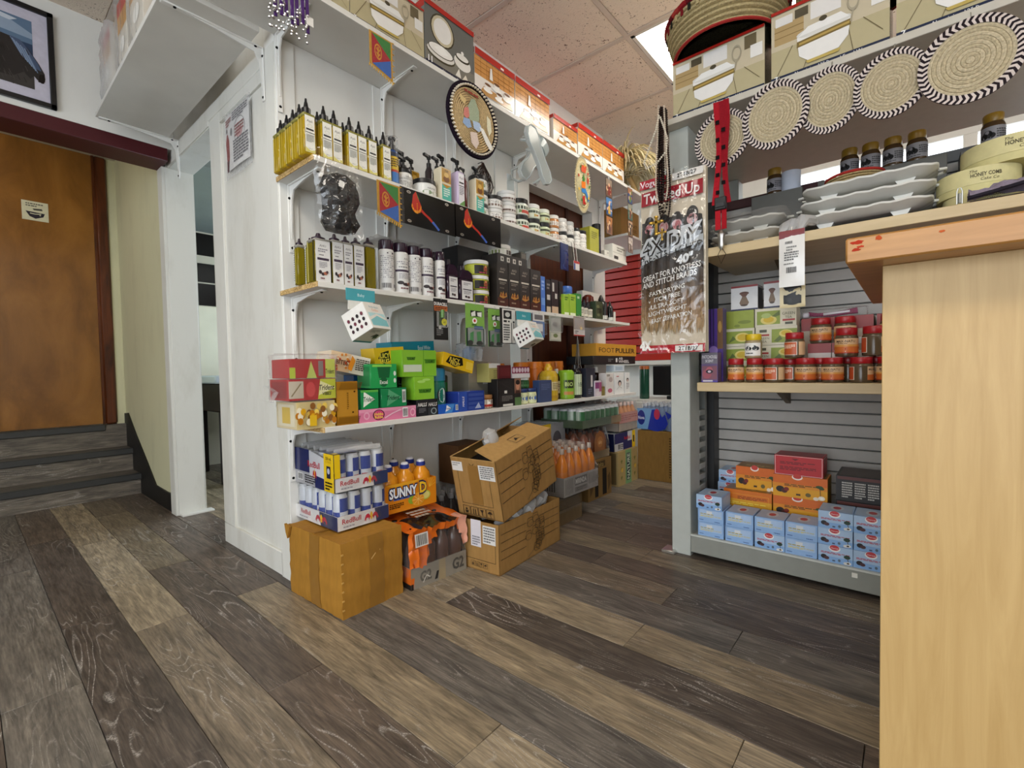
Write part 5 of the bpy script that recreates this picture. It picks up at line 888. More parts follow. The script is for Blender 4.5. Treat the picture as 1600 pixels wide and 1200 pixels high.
draw(m,wl_,[('r',.0,.0,.62,.36,'a9a9ad'),('r',.10,.1,.24,.30,'e2e2e2'),('bar',.11,.12,.23,.28,'2a2a2e'),('txt',.29,.05,.56,.30,'2a2a30',4),('r',.0,.36,.42,1,'20285c'),('p',[(.42,.30),(.78,.24),(.78,.86),(.42,1)],'c9cacf'),('p',[(.55,.0),(.80,.0),(.80,.30),(.55,.34)],'20285c'),('t','RedBull',.53,.62,.17,'b3202e',.34,1)]+bulls(.55,.36,.42,.5)+[('r',.78,0,1,1,'e2bd1e'),('t','250 mL',.89,.88,.075,'2a240e',.19,1),('t','12 PACK',.89,.79,.06,'b8921a',.17,1),('r',.845,.36,.935,.68,'1e1f33'),('e',.89,.55,.03,.08,'b8b9c4'),('txt',.81,.04,.97,.28,'2a240e',3)],.0004)
draw(m,flat((-a,-b,CH+.009),(2*a,0,0),(0,2*b,0)),[('r',.0,.0,.42,.40,'20285c'),('r',.42,.08,.72,.36,'d6d6dc'),('r',.0,.0,.08,.08,'e2bd1e')],.0006)
draw(m,flat((-a,-b,.052),(2*a,0,0),(0,0,CH-.045)),[('r',0,0,.10,1,'e2bd1e')],.0004)
obj('printed_wrap',m,'gloss',t2)
m=MB()     # ribbed top of the tight wrap over the cans
for j in range(6): m.tube([(-a+.02,-b+.032+j*.0535,CH+.012),(0,-b+.032+j*.0535,CH+.014),(a-.02,-b+.032+j*.0535,CH+.012)],.010,'b9bac0',6)
obj('wrap_rib',m,'frosted',t2)['kind']='stuff'
# orange juice bottle pack on the sport drink pack
def bottle_mesh(r,h,body,cap,neck=.32,liquid=None):
    m=MB(); m.lathe([(a*r,b*h) for a,b in ((.85,0),(1,.04),(1,.60),(.92,.66),(.55,.80),(neck,.86),(neck,.9))],body,14)
    m.lathe([(neck*1.15*r,.885*h),(neck*1.2*r,.90*h),(neck*1.15*r,.985*h),(neck*.9*r,h)],cap,12); return m
def bottle_pack(name,label,loc,rz,nx,ny,r,h,bm,cat='drinks',bmat='gloss',tray=None,trayh=.0,tf=None,tl=None,film=True,taper=.25,grp=None,amp=.008,fm='film'):
    t=T(name,label,cat,loc,rz,grp); p=2*r+.001; W,D=p*nx+.006,p*ny+.006; a,b=W/2,D/2; first=None
    z0=.0
    if tray:
        m=MB(); m.box(-a,-b,0,a,b,.003,tray); m.box(-a,-b,0,a,-b+.003,trayh,tray); m.box(-a,b-.003,0,a,b,trayh,tray); m.box(-a,-b,0,-a+.003,b,trayh,tray); m.box(a-.003,-b,0,a,b,trayh,tray); obj('tray',m,'carton',t); z0=.0035
        q=MB()
        if tf: draw(q,flat((-a,-b,0),(W,0,0),(0,0,trayh)),tf)
        if tl: draw(q,flat((-a,b,0),(0,-D,0),(0,0,trayh)),tl)
        if q.F: obj('print',q,'card',t)
    for i in range(nx):
        for j in range(ny):
            l=(-a+.003+p*(i+.5),-b+.003+p*(j+.5),z0); o=obj('bottle',bm,bmat,t,l) if first is None else inst(first,t,l); first=first or o
    if film: film_over(t,-a-.004,-b-.004,.002,a+.004,b+.004,h+.012,amp,fm,taper=taper,seed=len(label)%5)
    return t,W,D
sj=MB(); r_,h_=.041,.198
sj.lathe([(a*r_,b*h_) for a,b in ((.85,0),(1,.04),(1,.64),(.9,.72),(.5,.82),(.42,.86))],'d98c1a',14); sj.lathe([(.46*r_,.86*h_),(.5*r_,.88*h_),(.46*r_,.95*h_)],'2a3c92',12); sj.lathe([(.40*r_,.95*h_),(.36*r_,.985*h_),(.2*r_,h_)],'dcdce4',12)
t,W,D=bottle_pack('juice_pack','six pack of orange juice bottles in a bright orange sleeve',(1.222,1.69,.262),-3,3,2,r_,h_,sj,film=False)
a,b=W/2+.002,D/2+.002; m=MB()
slf=flat((-a,-b,0),(2*a,0,0),(0,0,h_*.80))
m.box(-a,-b,.004,a,-b+.001,h_*.60,'e08a1c'); m.box(-a,-b,.004,-a+.001,b,h_*.60,'e08a1c'); m.box(a-.001,-b,.004,a,b,h_*.60,'e08a1c')
obj('sleeve',m,'gloss',t)
m=MB(); draw(m,flat((-a,-b,0),(2*a,0,0),(0,0,h_*.62)),[('p',[(.0,1),(.22,.86),(.5,.90),(.8,1.0),(1,1)],'e6a52a'),('r',.16,.44,.52,.54,'4a62a8'),('e',.62,.32,.135,.22,'e9b83a'),('e',.62,.32,.12,.195,'e08a1e'),('e',.62,.32,.02,.04,'f2d890'),('e',.50,.34,.07,.14,'8aa832'),('e',.78,.40,.09,.16,'b8c24a'),('e',.78,.40,.07,.12,'d9cf7a'),('e',.62,.32,.12,.19,'e3962a'),('l',[(.62,.14),(.62,.5)],.012,'f2cf80'),('l',[(.51,.32),(.73,.32)],.012,'f2cf80'),('l',[(.54,.18),(.70,.46)],.012,'f2cf80'),('l',[(.54,.46),(.70,.18)],.012,'f2cf80'),('txt',.08,.18,.34,.36,'3a2410',3),
  ('t','SUNNY',.34,.70,.34,'22284e',.56,6),('t','SUNNY',.34,.70,.32,'e8ecf2',.52,2),('t','D',.72,.72,.40,'22284e',.16,6),('t','D',.72,.72,.37,'f0c02a',.14,2)]+[('l',[(.84,.66),(.84+.14*cos(R(20+20*k)),.66+.34*sin(R(20+20*k)))],.02,'f0b83a') for k in range(5)],.001)
obj('print',m,'gloss',t)
# sport drink pack, orange film torn open, printed tray below it
gb=bottle_mesh(.036,.225,'4a2a1c','141416')
t,W,D=bottle_pack('sport_drink_pack','tray of dark sport drinks under torn black and orange film on the floor',(1.243,1.585,0),-4.5,4,4,.033,.225,gb,tray='8d8577',trayh=.083,tf=[('r',0,0,1,1,'8f887c'),('p',[(.0,0),(.04,0),(.06,.55),(.0,.55)],'d9691a'),('r',0,0,.04,.28,'1c1a1a'),('t','G2',.25,.5,.48,'5f5b54',.2,2),('t','G2',.84,.52,.55,'4f4c47',.22,2),('r',.48,.0,.60,1,'a08f70'),('p',[(.40,.12),(.44,.5),(.48,.5),(.45,.12)],'1c1c1e'),('l',[(.2,.2),(.26,.5),(.32,.35)],.05,'cfcac0')],tl=[('r',0,.25,1,1,'d9691a'),('r',0,0,1,.25,'1c1a1a')],film=False)
a,b=W/2,D/2
m=MB()
def drape(s,t_):    # orange printed film over the top and down the left front
    if t_<.5: y=-b-.006+.012*t_; z=.085+ (.232-.085)*min(1,t_*2)
    else: y=-b-.006+(t_-.5)*2*(2*b+.008); z=.232
    return (-a-.006+(2*a+.008)*s, y+.012*wob(s*3,t_*3,1.5,2), z+.014*wob(s*4,t_*4,1.3,4))
vs=[drape(i/22,j/18) for j in range(19) for i in range(23)]; fs=[];cs=[]
for j in range(18):
    for i in range(22):
        s,q=(i+.5)/22,(j+.5)/18
        hole=((s-.62)/.30)**2+((q-.20)/.20)**2<1
        if hole or (q<.12 and s>.25): continue
        fs.append((j*23+i,j*23+i+1,(j+1)*23+i+1,(j+1)*23+i)); cs.append('d9691a' if not (.18<s<.80 and .50<q<.80) else '1c1a1b')
        if s>.86 and q<.6: cs[-1]='e0a088'
m.add(vs,fs,cs); obj('printed_film',m,'gloss',t)
m=MB(); draw(m,flat((-a+.06,-b+.03,.252),(2*a-.14,.0,0),(0,.17,.0)),[('txt',.15,.2,.85,.8,'c9b8a4',3)]); draw(m,flat((-a+.01,-b-.022,.17),(.06,0,0),(0,.005,.05)),[('r',0,0,1,1,'d4cfc8'),('bar',.1,.1,.9,.9,'2a2a2a')]); obj('print',m,'paper',t)
film_over(t,-a-.006,-b-.010,.05,a+.010,b+.004,.20,.012,'film','clear_film',taper=.12,seed=2)
# dark bottles behind
db=bottle_mesh(.032,.24,'221a18','8f8f93')
bottle_pack('drink_pack','clear wrapped pack of dark bottles with pale caps behind the open cartons',(1.53,1.80,.0),0,4,3,.031,.24,db,amp=.005,taper=.1)
box('stored_box','brown carton on the dark bottles by the wall','box',(1.6182+.10,.20,.20),1.74,.262,.15,'5a3c22',mat='carton')
# two open brown cartons
def handling(x0,y0,s,asp):
    o=[]
    for k in range(4):
        x=x0+k*s*1.14; o+=[('l',[(x,y0),(x+s,y0),(x+s,y0+s*asp),(x,y0+s*asp),(x,y0)],s*.05*asp,'33261a')]; c=x+s/2; m_=y0+s*asp/2; u=s; v=s*asp
        if k==0: o+=[('e',c,m_+.12*v,.13*u,.14*v,'33261a'),('p',[(c-.3*u,m_+.05*v),(c-.15*u,m_-.35*v),(c+.15*u,m_-.35*v),(c+.3*u,m_+.05*v),(c+.15*u,m_-.08*v),(c-.15*u,m_-.08*v)],'33261a')]
        if k==1: o+=[('p',[(c+f*.15*u-.05*u,m_-.3*v),(c+f*.15*u+.05*u,m_-.3*v),(c+f*.15*u+.05*u,m_+.2*v),(c+f*.15*u,m_+.34*v),(c+f*.15*u-.05*u,m_+.2*v)],'33261a') for f in (-1,1)]+[('l',[(c-.3*u,m_-.34*v),(c+.3*u,m_-.34*v)],.05*v,'33261a')]
        if k==2: o+=[('p',[(c-.25*u,m_+.32*v),(c+.25*u,m_+.32*v),(c+.05*u,m_-.02*v),(c+.04*u,m_-.28*v),(c+.16*u,m_-.34*v),(c-.16*u,m_-.34*v),(c-.04*u,m_-.28*v),(c-.05*u,m_-.02*v)],'33261a')]
        if k==3: o+=[('p',[(c-.34*u,m_),(c-.22*u,m_+.22*v),(c,m_+.32*v),(c+.22*u,m_+.22*v),(c+.34*u,m_)],'33261a'),('l',[(c,m_),(c,m_-.3*v),(c+.1*u,m_-.34*v)],.05*v,'33261a')]
    return o
def doodle():     # line drawing of stacked bottles printed on the long side
    o=[]
    for y in (.30,.47,.64,.80): o+=[('l',[(.02,y),(.40,y)],.012,'4a3519'),('l',[(.68,y+.02),(.97,y+.02)],.012,'4a3519')]
    q=random.Random(5)
    for k in range(13):
        cx,cy=.42+.24*q.random(),.16+.72*(k/13); o.append(('o',cx,cy,.05,.075,.12,'4a3519')); o.append(('l',[(cx-.05,cy),(cx-.04,cy+.12),(cx+.03,cy+.12),(cx+.05,cy)],.012,'4a3519'))
        if k%2: o.append(('o',cx+.03,cy-.03,.025,.04,.16,'4a3519'))
    o+=[('l',[(.40,.08),(.52,.2),(.60,.10)],.012,'4a3519')]
    return o
def open_carton(label,loc,w,d,h,rz,tilt,upper):
    t=T('carton',label,'box',loc,rz,'brown cartons with bottle drawings'); t.rotation_euler=(0,R(tilt),R(rz)); a,b=w/2,d/2; c='a07a46'; k=.004
    m=MB().box(-a,-b,0,a,b,k,c); m.box(-a,-b,0,a,-b+k,h,c); m.box(-a,b-k,0,a,b,h,c); m.box(-a,-b,0,-a+k,b,h,c); m.box(a-k,-b,0,a,b,h,c); obj('body',m,'carton',t)
    p=MB(); draw(p,flat((-a,-b,0),(w,0,0),(0,0,h)),doodle(),.0006)
    if upper: draw(p,flat((-a,b,0),(0,-d,0),(0,0,h)),[('l',[(.13,.92),(.13,.22),(.82,.22),(.82,.92)],.008,'4a3519'),('l',[(.42,.93),(.47,.89),(.53,.93)],.01,'4a3519'),('r',.02,.78,.26,.94,'dcdad6'),('txt',.04,.86,.22,.93,'8a8a8a',2),('r',.62,.68,.96,.92,'dcdad6'),('txt',.65,.70,.94,.91,'6a6a6a',6),('r',.38,.24,.62,.9,'8f6832')]+handling(.13,.03,.155,d/h*1.0),.0006)
    else: draw(p,flat((-a,b,0),(0,-d,0),(0,0,h)),[('l',[(.92,.95),(.92,.22),(.1,.22)],.01,'4a3519'),('r',.40,.48,.62,1.02,'d6d2d8'),('txt',.43,.5,.6,.7,'7a7a80',4),('r',.66,.58,.93,.94,'dcdad6'),('txt',.68,.6,.91,.92,'6a6a6a',6)]+handling(.40,.08,.08,d/h),.0006)
    obj('print',p,'card',t)
    return t,a,b,k,c
cs3=open_carton('lower brown carton with a bottle drawing, open under a tilted carton',(1.634,1.418,0),.49,.252,.21,4.5,0,False); t=cs3[0]
m=MB(); q=random.Random(8)
for k in range(9):
    x,y=-.2+.045*k,q.uniform(-.105,.05); m.tube([(x,y,.19),(x+.02,y-.015,.200+.08*(x+.2)),(x+.05,y-.01,.205+.09*(x+.2)),(x+.075,y,.19)],[.012,.026,.024,.010],'aab0b2',8)
obj('wrapped_bottle',m,'frosted',t)['kind']='stuff'
t,a,b,k,c=open_carton('upper brown carton, tilted on the lower one, its flaps half open',(1.628,1.405,.262),.438,.245,.262,4.5,-11.5,True)
hh_=.262
def flap(nm,pts,mt='carton'):
    m=MB(); n=len(pts); up=[(x,y,z+.004) for x,y,z in pts]; m.add(pts+up,[tuple(range(n))[::-1],tuple(range(n,2*n))]+[(i,(i+1)%n,(i+1)%n+n,i+n) for i in range(n)],'b08a54'); return obj(nm,m,mt,t)
f1=flap('flap',[(-a,-b,hh_),(a,-b,hh_),(a,-b+.125,hh_+.022),(-a+.02,-b+.115,hh_+.03)])
draw(q_:=MB(),Surf(lambda s,u,e:Vector((-a+.20+.075*s,-b+.03+.05*u,hh_+.0095+.0083*u*1.1+e)),.075,.05),[('l',[(0,0),(1,0),(1,1),(0,1),(0,0)],.05,'33261a'),('p',[(.2,.3),(.45,.75),(.55,.5),(.85,.4),(.5,.42)],'33261a')],.003); obj('print',q_,'card',f1)
flap('flap',[(-a+.01,b-.11,hh_+.05),(a-.02,b-.10,hh_+.055),(a,b,hh_),(-a,b,hh_)])
flap('flap',[(a-.07,-b+.012,hh_-.02),(a,-b+.005,hh_-.002),(a,b-.005,hh_-.002),(a-.07,b-.012,hh_-.02)])
flap('flap',[(-a,-b+.005,hh_),(-a+.01,-b+.02,hh_-.012),(-a+.05,b-.05,hh_-.03),(-a,b-.005,hh_)])
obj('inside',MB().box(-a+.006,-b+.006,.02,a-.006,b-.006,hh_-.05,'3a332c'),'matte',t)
m=MB(); m.sheet(lambda s,u:(-a+.10+.10*s,.0+.02*wob(s,u,2,1),hh_-.02+.10*u*(1-.4*(s-.5)**2)+.01*wob(s*3,u*3,1,2)),8,8,'ffffff'); m.lathe([(.0,0),(.03,.01),(.04,.05),(.028,.085),(.0,.10)],'ffffff',10,(-a+.15,.01,hh_-.01)); obj('plastic_bag',m,'frosted',t)
# stock along the wall beyond the cartons
t=box('stored_box','low grey brown tray box on the floor beyond the open cartons','box',(2.09,.36,.135),1.42,0,.33,'6f5c42',mat='carton',f=[('r',0,.62,1,1,'5c4a30'),('l',[(0,.62),(1,.62)],.02,'3a2c1c')])
film_over(t,-.185,-.17,.07,.185,.17,.142,.006,seed=1)
ob=bottle_mesh(.034,.255,'c9762a','b9aca0')
t,W,D=bottle_pack('drink_pack','orange soda pack on a grey printed tray under loose film',(2.26,1.553,.146),-1,5,4,.034,.255,ob,tray='a09c98',trayh=.105,tf=[('r',0,0,1,1,'9c9793'),('r',.03,.1,.26,.9,'8a8682'),('r',.30,.45,.66,.88,'6a6663'),('t','MIRINDA',.48,.66,.26,'d0ccc8',.32,2),('r',.30,.1,.66,.36,'7d7875'),('txt',.34,.14,.62,.34,'5a5653',2),('r',.70,.3,.98,.9,'8a8682')],tl=[('r',.0,.0,1,1,'8a8682'),('bar',.3,.2,.8,.8,'3a3836')],amp=.012,taper=.38)
q_z=0.2496
box('stored_box','brown carton with dark plant print under the amber bottle pack','box',(2.67,.30,q_z),1.53,0,.30,'7d6036',mat='carton',f=[('r',.28,.05,.42,.74,'1d1712'),('r',.60,.05,.78,.74,'1d1712'),('r',.30,.80,.72,.95,'4a3a22'),('t','Malta',.5,.87,.12,'a58a52',.4),('p',[(.08,.1),(.2,.3),(.15,.6),(.05,.5)],'5a4426'),('p',[(.85,.1),(.97,.3),(.92,.6),(.82,.5)],'5a4426')],l=[('p',[(.3,.2),(.6,.4),(.5,.8),(.2,.6)],'5a4426')])
ab=bottle_mesh(.035,.19,'7a3a14','3a2a20')
bottle_pack('drink_pack','amber bottle pack with an orange arched label on the plant print carton',(2.68,1.66,q_z+.001),0,4,3,.036,.19,ab,tray='8f7a58',trayh=.05,amp=.008,taper=.12)
t=T('pack_sleeve','orange arched card label standing in front of the amber bottle pack','label',(2.68,1.535,q_z+.055),0); m=MB().prism([(-.065,0),(.065,0),(.065,.06),(.045,.11),(0,.13),(-.045,.11),(-.065,.06)],1,-.002,.002,'8a5222'); obj('card',m,'card',t); obj('print',draw(MB(),flat((-.065,-.002,0),(.13,0,0),(0,0,.13)),[('e',.5,.45,.28,.28,'a86a30'),('t','ale',.5,.45,.2,'d9b080',.4,1)]),'card',t)
zp_=0.2467
box('stored_box','tall cream carton with pineapple print at the end of the stock','box',(3.13,.31,zp_),1.56,0,.28,'a89160',mat='card',f=[('r',.36,0,.66,1,'6f9a6a'),('r',.42,.1,.60,.9,'22303c'),('t','NATURE',.51,.5,.16,'c9d6c0',.75,1,0,1)]+[('p',[(x,y),(x+.05,y+.09),(x+.03,y+.14),(x-.04,y+.1)],'6a6a2a') for x in (.16,.82) for y in (.15,.4,.62)]+[('e',x,.45,.05,.07,'c9a23a',10) for x in (.18,.84)],l=[('r',.05,.05,.95,.95,'6a5838')])
rb2=can_mesh(.026,.12,'223a8c','b9bdc6')
t,W,D=can_pack('energy_drink_tray','navy wrapped energy drink tray on the pineapple carton',(3.12,1.69,zp_+.002),0,6,4,.026,.12,rb2,.05,'a9a9ad',None,None)
m=MB(); draw(m,flat((-W/2,-D/2-.004,0),(W,0,0),(0,0,.125)),[('r',0,0,.40,.42,'b9b9bd'),('bar',.16,.08,.28,.36,'2a2a2e'),('txt',.30,.05,.40,.36,'2a2a30',3),('r',0,.42,.62,1,'20285c'),('p',[(.40,0),(.84,0),(.84,.45),(.62,.45),(.40,.42)],'20285c'),('r',.62,.45,.84,1,'c9cacf'),('t','RedBull',.60,.66,.2,'b3202e',.3,1),('r',.84,0,1,1,'e2bd1e'),('r',.89,.3,.95,.7,'1e1f33')]); draw(m,flat((-W/2-.004,D/2,0),(0,-D,0),(0,0,.125)),[('r',0,0,1,1,'1c2144')]); obj('printed_wrap',m,'gloss',t)
zy=0.3911
rb3=can_mesh(.026,.115,'c3c7cf','223a8c')
t,W,D=can_pack('energy_drink_tray','yellow and grey energy drink pack behind the orange soda film',(2.34,1.797,.385),0,6,4,.026,.115,rb3,.02,'b9b9bd',None,None)
m=MB(); draw(m,flat((-W/2,-D/2-.004,0),(W,0,0),(0,0,.12)),[('r',0,0,.52,1,'e2bd1e'),('t','250 mL',.25,.84,.12,'2a240e',.36,1),('r',.16,.25,.30,.65,'1e1f33'),('txt',.05,.05,.45,.2,'2a240e',2),('r',.52,0,1,1,'8f9096'),('e',.72,.15,.14,.45,'4a4c54')]); obj('printed_wrap',m,'gloss',t)
box('stored_box','plain brown carton holding up the yellow energy drink pack','box',(2.34,.20,.38),1.745,0,.15,'6b5232',mat='carton')
gc=can_mesh(.031,.118,'9fb0a0','3a6a44')
t,W,D=can_pack('soda_can_tray','green and silver soda can tray stacked above the amber bottles',(2.735,1.70,q_z+.217),0,8,5,.031,.118,gc,.05,'4f5f44',[('r',0,0,.72,1,'52624a'),('r',.72,0,1,1,'8a7450')],[('r',0,0,1,1,'3a4a34')],filmamp=.008)
pb_=bottle_mesh(.030,.20,'c98a5a','e2c9c0')
t,W,D=bottle_pack('drink_pack','salmon pink bottle pack at the end of the stock',(3.175,1.70,zp_+.135),0,5,4,.030,.20,pb_,tray='b3a596',trayh=.06,amp=.006,taper=.06)
obj('printed_band',draw(MB(),flat((-W/2,-D/2-.005,.06),(W,0,0),(0,0,.075)),[('r',0,0,1,1,'c08a78'),('txt',.1,.2,.9,.8,'a86a5a',3)]),'gloss',t)
box('carton','large brown carton on the floor under the water bottles','box',(1.43,.27,.367),3.30,0,.33,'83622f',rz=-90,mat='carton',f=[('txt',.90,.08,.95,.9,'3a2a16',16)])
wb_=bottle_mesh(.033,.20,'8fa6c8','dfe4ea',.36)
t,W,D=bottle_pack('water_pack','blue wrapped water bottle pack on the large brown carton',(3.46,1.435,.369),-90,4,4,.032,.20,wb_,bmat='liquid',amp=.006,taper=.10)
m=MB(); draw(m,flat((-W/2-.006,-D/2-.012,.01),(W+.012,0,0),(0,0,.155)),[('r',0,0,.62,1,'6f9cc8'),('p',[(.30,0),(.55,-.1),(.78,.05),(.86,.3),(.78,.75),(.70,.6),(.6,.98),(.42,.95)],'25359a'),('e',.12,.55,.11,.36,'1e2c7c'),('t','Nova',.12,.55,.16,'c9d6ee',.18,1),('e',.56,.74,.08,.26,'b83a52'),('p',[(.78,.9),(.98,.7),(.86,.5)],'25359a')],.001); obj('printed_wrap',m,'gloss',t)
# low cabinet with a dark screen and a green roll in the far corner
t=T('low_cabinet','pale low cabinet in the far corner, mostly hidden by the stock','cabinet',(4.05,1.55,0)); obj('body',MB().box(-.25,-.45,0,.25,.45,.56,'cfcdc6',.004),'paint',t); obj('door',MB().box(-.262,-.43,.04,-.25,-.01,.54,'d6d4ce',.003),'paint',t); obj('door',MB().box(-.262,.01,.04,-.25,.43,.54,'d6d4ce',.003),'paint',t)
t=T('television','black screen standing on the low cabinet in the far corner','television',(4.0,1.47,.561)); obj('screen',MB().box(-.02,-.29,.03,.02,.27,.29,'0b0b0c',.006),'plastic',t); obj('foot',MB().box(-.08,-.12,0,.08,.12,.03,'121213',.004),'plastic',t)
box('carton','small brown carton in front of the dark screen','box',(1.33,.17,.17),3.78,.561,.10,'8a6c42',rz=-90,mat='carton')
cyl('storage_tub','tall dark green roll with an orange rim beside the dark screen','tub',(1.80,.085,.29),3.90,.561,[('body',[(.95,0),(1,.02),(1,.90)],'1c4a38','gloss'),('rim',[(1.02,.90),(1.02,.99),(.9,1)],'a85a2a','plastic')],rz=-90)

# ================================================================== gondola goods (front faces the camera side, -X)
def gbox(label,q,xf,zb,d,c,f=None,cat='box',name='product_box',grp=None,mat='card',**k):
    return box(name,label,cat,q,xf,zb,d,c,rz=-90,grp=grp,mat=mat,**({'f':f} if f else {}),**k)
# base deck: blue charcoal boxes
DK=.1015
def blue(front=True):
    if front: return [('r',0,0,1,1,'a9c4e2'),('r',0,0,1,.35,'86aede'),('e',.48,.86,.17,.20,'f2f2f2'),('e',.48,.90,.14,.16,'c03a40'),('t','Charcoal',.48,.88,.08,'f4e8e8',.22),('txt',.08,.50,.92,.62,'b8323c',2),('e',.17,.30,.09,.13,'1a1416'),('e',.25,.24,.08,.10,'4a2a2e'),('e',.62,.20,.04,.08,'5a6a7a'),('r',.42,.10,.50,.18,'4a5a7a'),('e',.84,.48,.10,.12,'1f3a2c',7),('l',[(.85,.42),(.88,.18)],.03,'4a3a2a'),('e',.88,.13,.08,.09,'e9e9e4'),('e',.80,.11,.06,.08,'dcdcd8'),('e',.87,.13,.04,.05,'5a4a3a')]
    return [('r',0,0,1,1,'8fb2de'),('r',.06,.35,.94,.92,'a9c2e2'),('r',.34,.58,.56,.84,'d4d8dc'),('txt',.10,.56,.90,.66,'b3a24a',1),('txt',.10,.40,.90,.52,'d9c860',2),('txt',.06,.12,.3,.2,'2a4a8a',1),('txt',.66,.08,.95,.16,'2a4a8a',1)]
cols=[(.655,.1068,.0605),(.540,.1068,.0625),(.4265,.1068,.0625),(.3165,.1068,.0635),(.207,.1068,.0640),(.0975,.1068,.0640)]
names=['first','second','third','fourth','fifth','sixth']
tiers=['bottom','second tier','third tier']
fronts={(0,0):0,(0,1):0,(0,2):1,(1,0):0,(1,1):0,(2,0):1,(2,1):0,(3,0):0,(3,1):0,(4,0):1,(4,1):1,(4,2):1,(5,0):1,(5,1):1,(5,2):1}
def bluebox(lab,y,w,h,xf,zb,fr,dx=0): return gbox(lab,(y,w,h-.0008),xf+dx,zb,.125,'9cbce4',blue(fr),grp='light blue charcoal boxes on the base deck',name='charcoal_box',l=[('r',.1,.15,.9,.85,'b4cbe8'),('txt',.2,.3,.8,.7,'4a6aa0',3)],t=[('r',.05,.1,.95,.9,'aac0dc'),('e',.5,.5,.2,.3,'c8d4e4'),('e',.5,.5,.12,.16,'b8404a')],r=[('r',.1,.15,.9,.85,'b4cbe8')])
for (c,k),fr in sorted(fronts.items()):
    y,w,h=cols[c]; bluebox('light blue charcoal box, %s, %s column from the post%s'%(tiers[k],names[c],', fruit print' if fr else ''),y+(.006 if (c,k)==(0,2) else .001*((c+k)%2)),w,h,2.088,DK+k*h,fr,-.004 if (c,k)==(0,2) else .002*(k%2))
for j,(x,k) in enumerate(((2.371,3),)):
    for i in range(k): bluebox('light blue charcoal box in the rear stack by the post, %s'%tiers[i],.655,.1068,.0605,x,DK+i*.0605,1)
bluebox('light blue charcoal box on top of the rear stack by the post',.650,.1068,.0605,2.368,DK+3*.0605,1)
def orange(front=True):
    if front: return [('r',0,0,1,1,'e0a01e'),('r',0,.62,1,1,'d4681e'),('r',0,.45,1,.62,'dd8a1e'),('e',.46,.95,.10,.13,'f0e2d8'),('e',.46,.99,.08,.11,'c03a30'),('txt',.22,.50,.84,.62,'4a2a10',2),('e',.14,.34,.08,.14,'1a1210'),('e',.22,.28,.06,.11,'4a1a14'),('e',.26,.36,.05,.09,'7a2418'),('r',.44,.12,.52,.2,'4a3010'),('e',.66,.20,.05,.09,'6a5a2a'),('e',.86,.62,.07,.07,'2a4a1c',7),('e',.90,.56,.05,.06,'2a4a1c',7),('l',[(.87,.58),(.88,.22)],.025,'4a3418'),('e',.90,.13,.06,.10,'f0e8d8'),('e',.80,.08,.05,.08,'e8dcc8'),('e',.90,.13,.03,.05,'fbf8f0')]
    return [('r',0,0,1,1,'dba024'),('r',0,.55,1,1,'d2701e'),('l',[(.06,.2),(.94,.2),(.94,.8),(.06,.8),(.06,.2)],.012,'e6b040'),('txt',.3,.55,.9,.72,'8a3a14',3),('txt',.08,.28,.88,.44,'e9cf50',2)]
def obox(lab,y,z,xf,fr,w=.196,h=.0915): return gbox(lab,(y,w,h),xf,z,.12,'d07a1e',orange(fr),grp='orange and yellow charcoal boxes',name='charcoal_box',t=[('r',.03,.05,.97,.95,'8f6a2e'),('txt',.2,.2,.8,.5,'c9a860',2)],r=[('r',.05,.05,.95,.95,'c9a02a')],l=[('r',.05,.05,.95,.95,'d2701e')])
obox('orange charcoal box at the bottom of the right orange stack, hidden by blue ones',.347,DK,2.25,True); obox('orange fruit print charcoal box under the one carrying the red box',.347,.1937,2.25,True); obox('orange fruit print charcoal box carrying the plain red box',.347,.2859,2.248,True)
obox('orange charcoal box at the bottom of the left orange stack, hidden by blue ones',.5485,DK,2.25,False); obox('orange charcoal box with yellow lines, second of the left orange stack',.5485,.1937,2.25,False); obox('orange fruit print charcoal box topmost of the left orange stack',.52,.2859,2.29,True,.17,.1)
gbox('plain red box with a white edge line, topmost on the orange boxes',(.352,.176,.083),2.25,.3782,.12,'b01f26',[('r',0,0,1,1,'b8242a'),('l',[(.02,.03),(.98,.03),(.98,.97),(.02,.97),(.02,.03)],.016,'e6d8d4'),('p',[(.36,.86),(.52,.86),(.44,.76)],'6a1216'),('txt',.12,.55,.86,.70,'6a1216',2),('txt',.12,.25,.86,.46,'6a1216',3)],grp=None,name='charcoal_box',t=[('r',.03,.05,.97,.95,'8f1a20')],r=[('l',[(.06,.05),(.94,.05),(.94,.95),(.06,.95)],.02,'e6d8d4')])
def blackbox(k,lab): gbox(lab,(.100,.245,.0985),2.25+.004*k,DK+k*.0993,.2,'1b1717',[('r',0,0,1,1,'1d1919'),('r',.02,.86,.98,.98,'5a2a24')]+[('txt',.08+.17*j,.12,.22+.17*j,.78,'b8b4ae',7) for j in range(3)]+[('r',.62,.15,.76,.8,'b8b4ae'),('r',.635,.18,.745,.77,'2a2626'),('txt',.8,.2,.95,.75,'b8b4ae',6)],grp='black printed boxes on the base deck',t=[('r',.04,.05,.96,.95,'4a3c38')])
for k,lab in enumerate(('black printed box at the bottom right of the base deck','black printed box second from the bottom right of the base deck','black printed box topmost at the right of the base deck')): blackbox(k,lab)

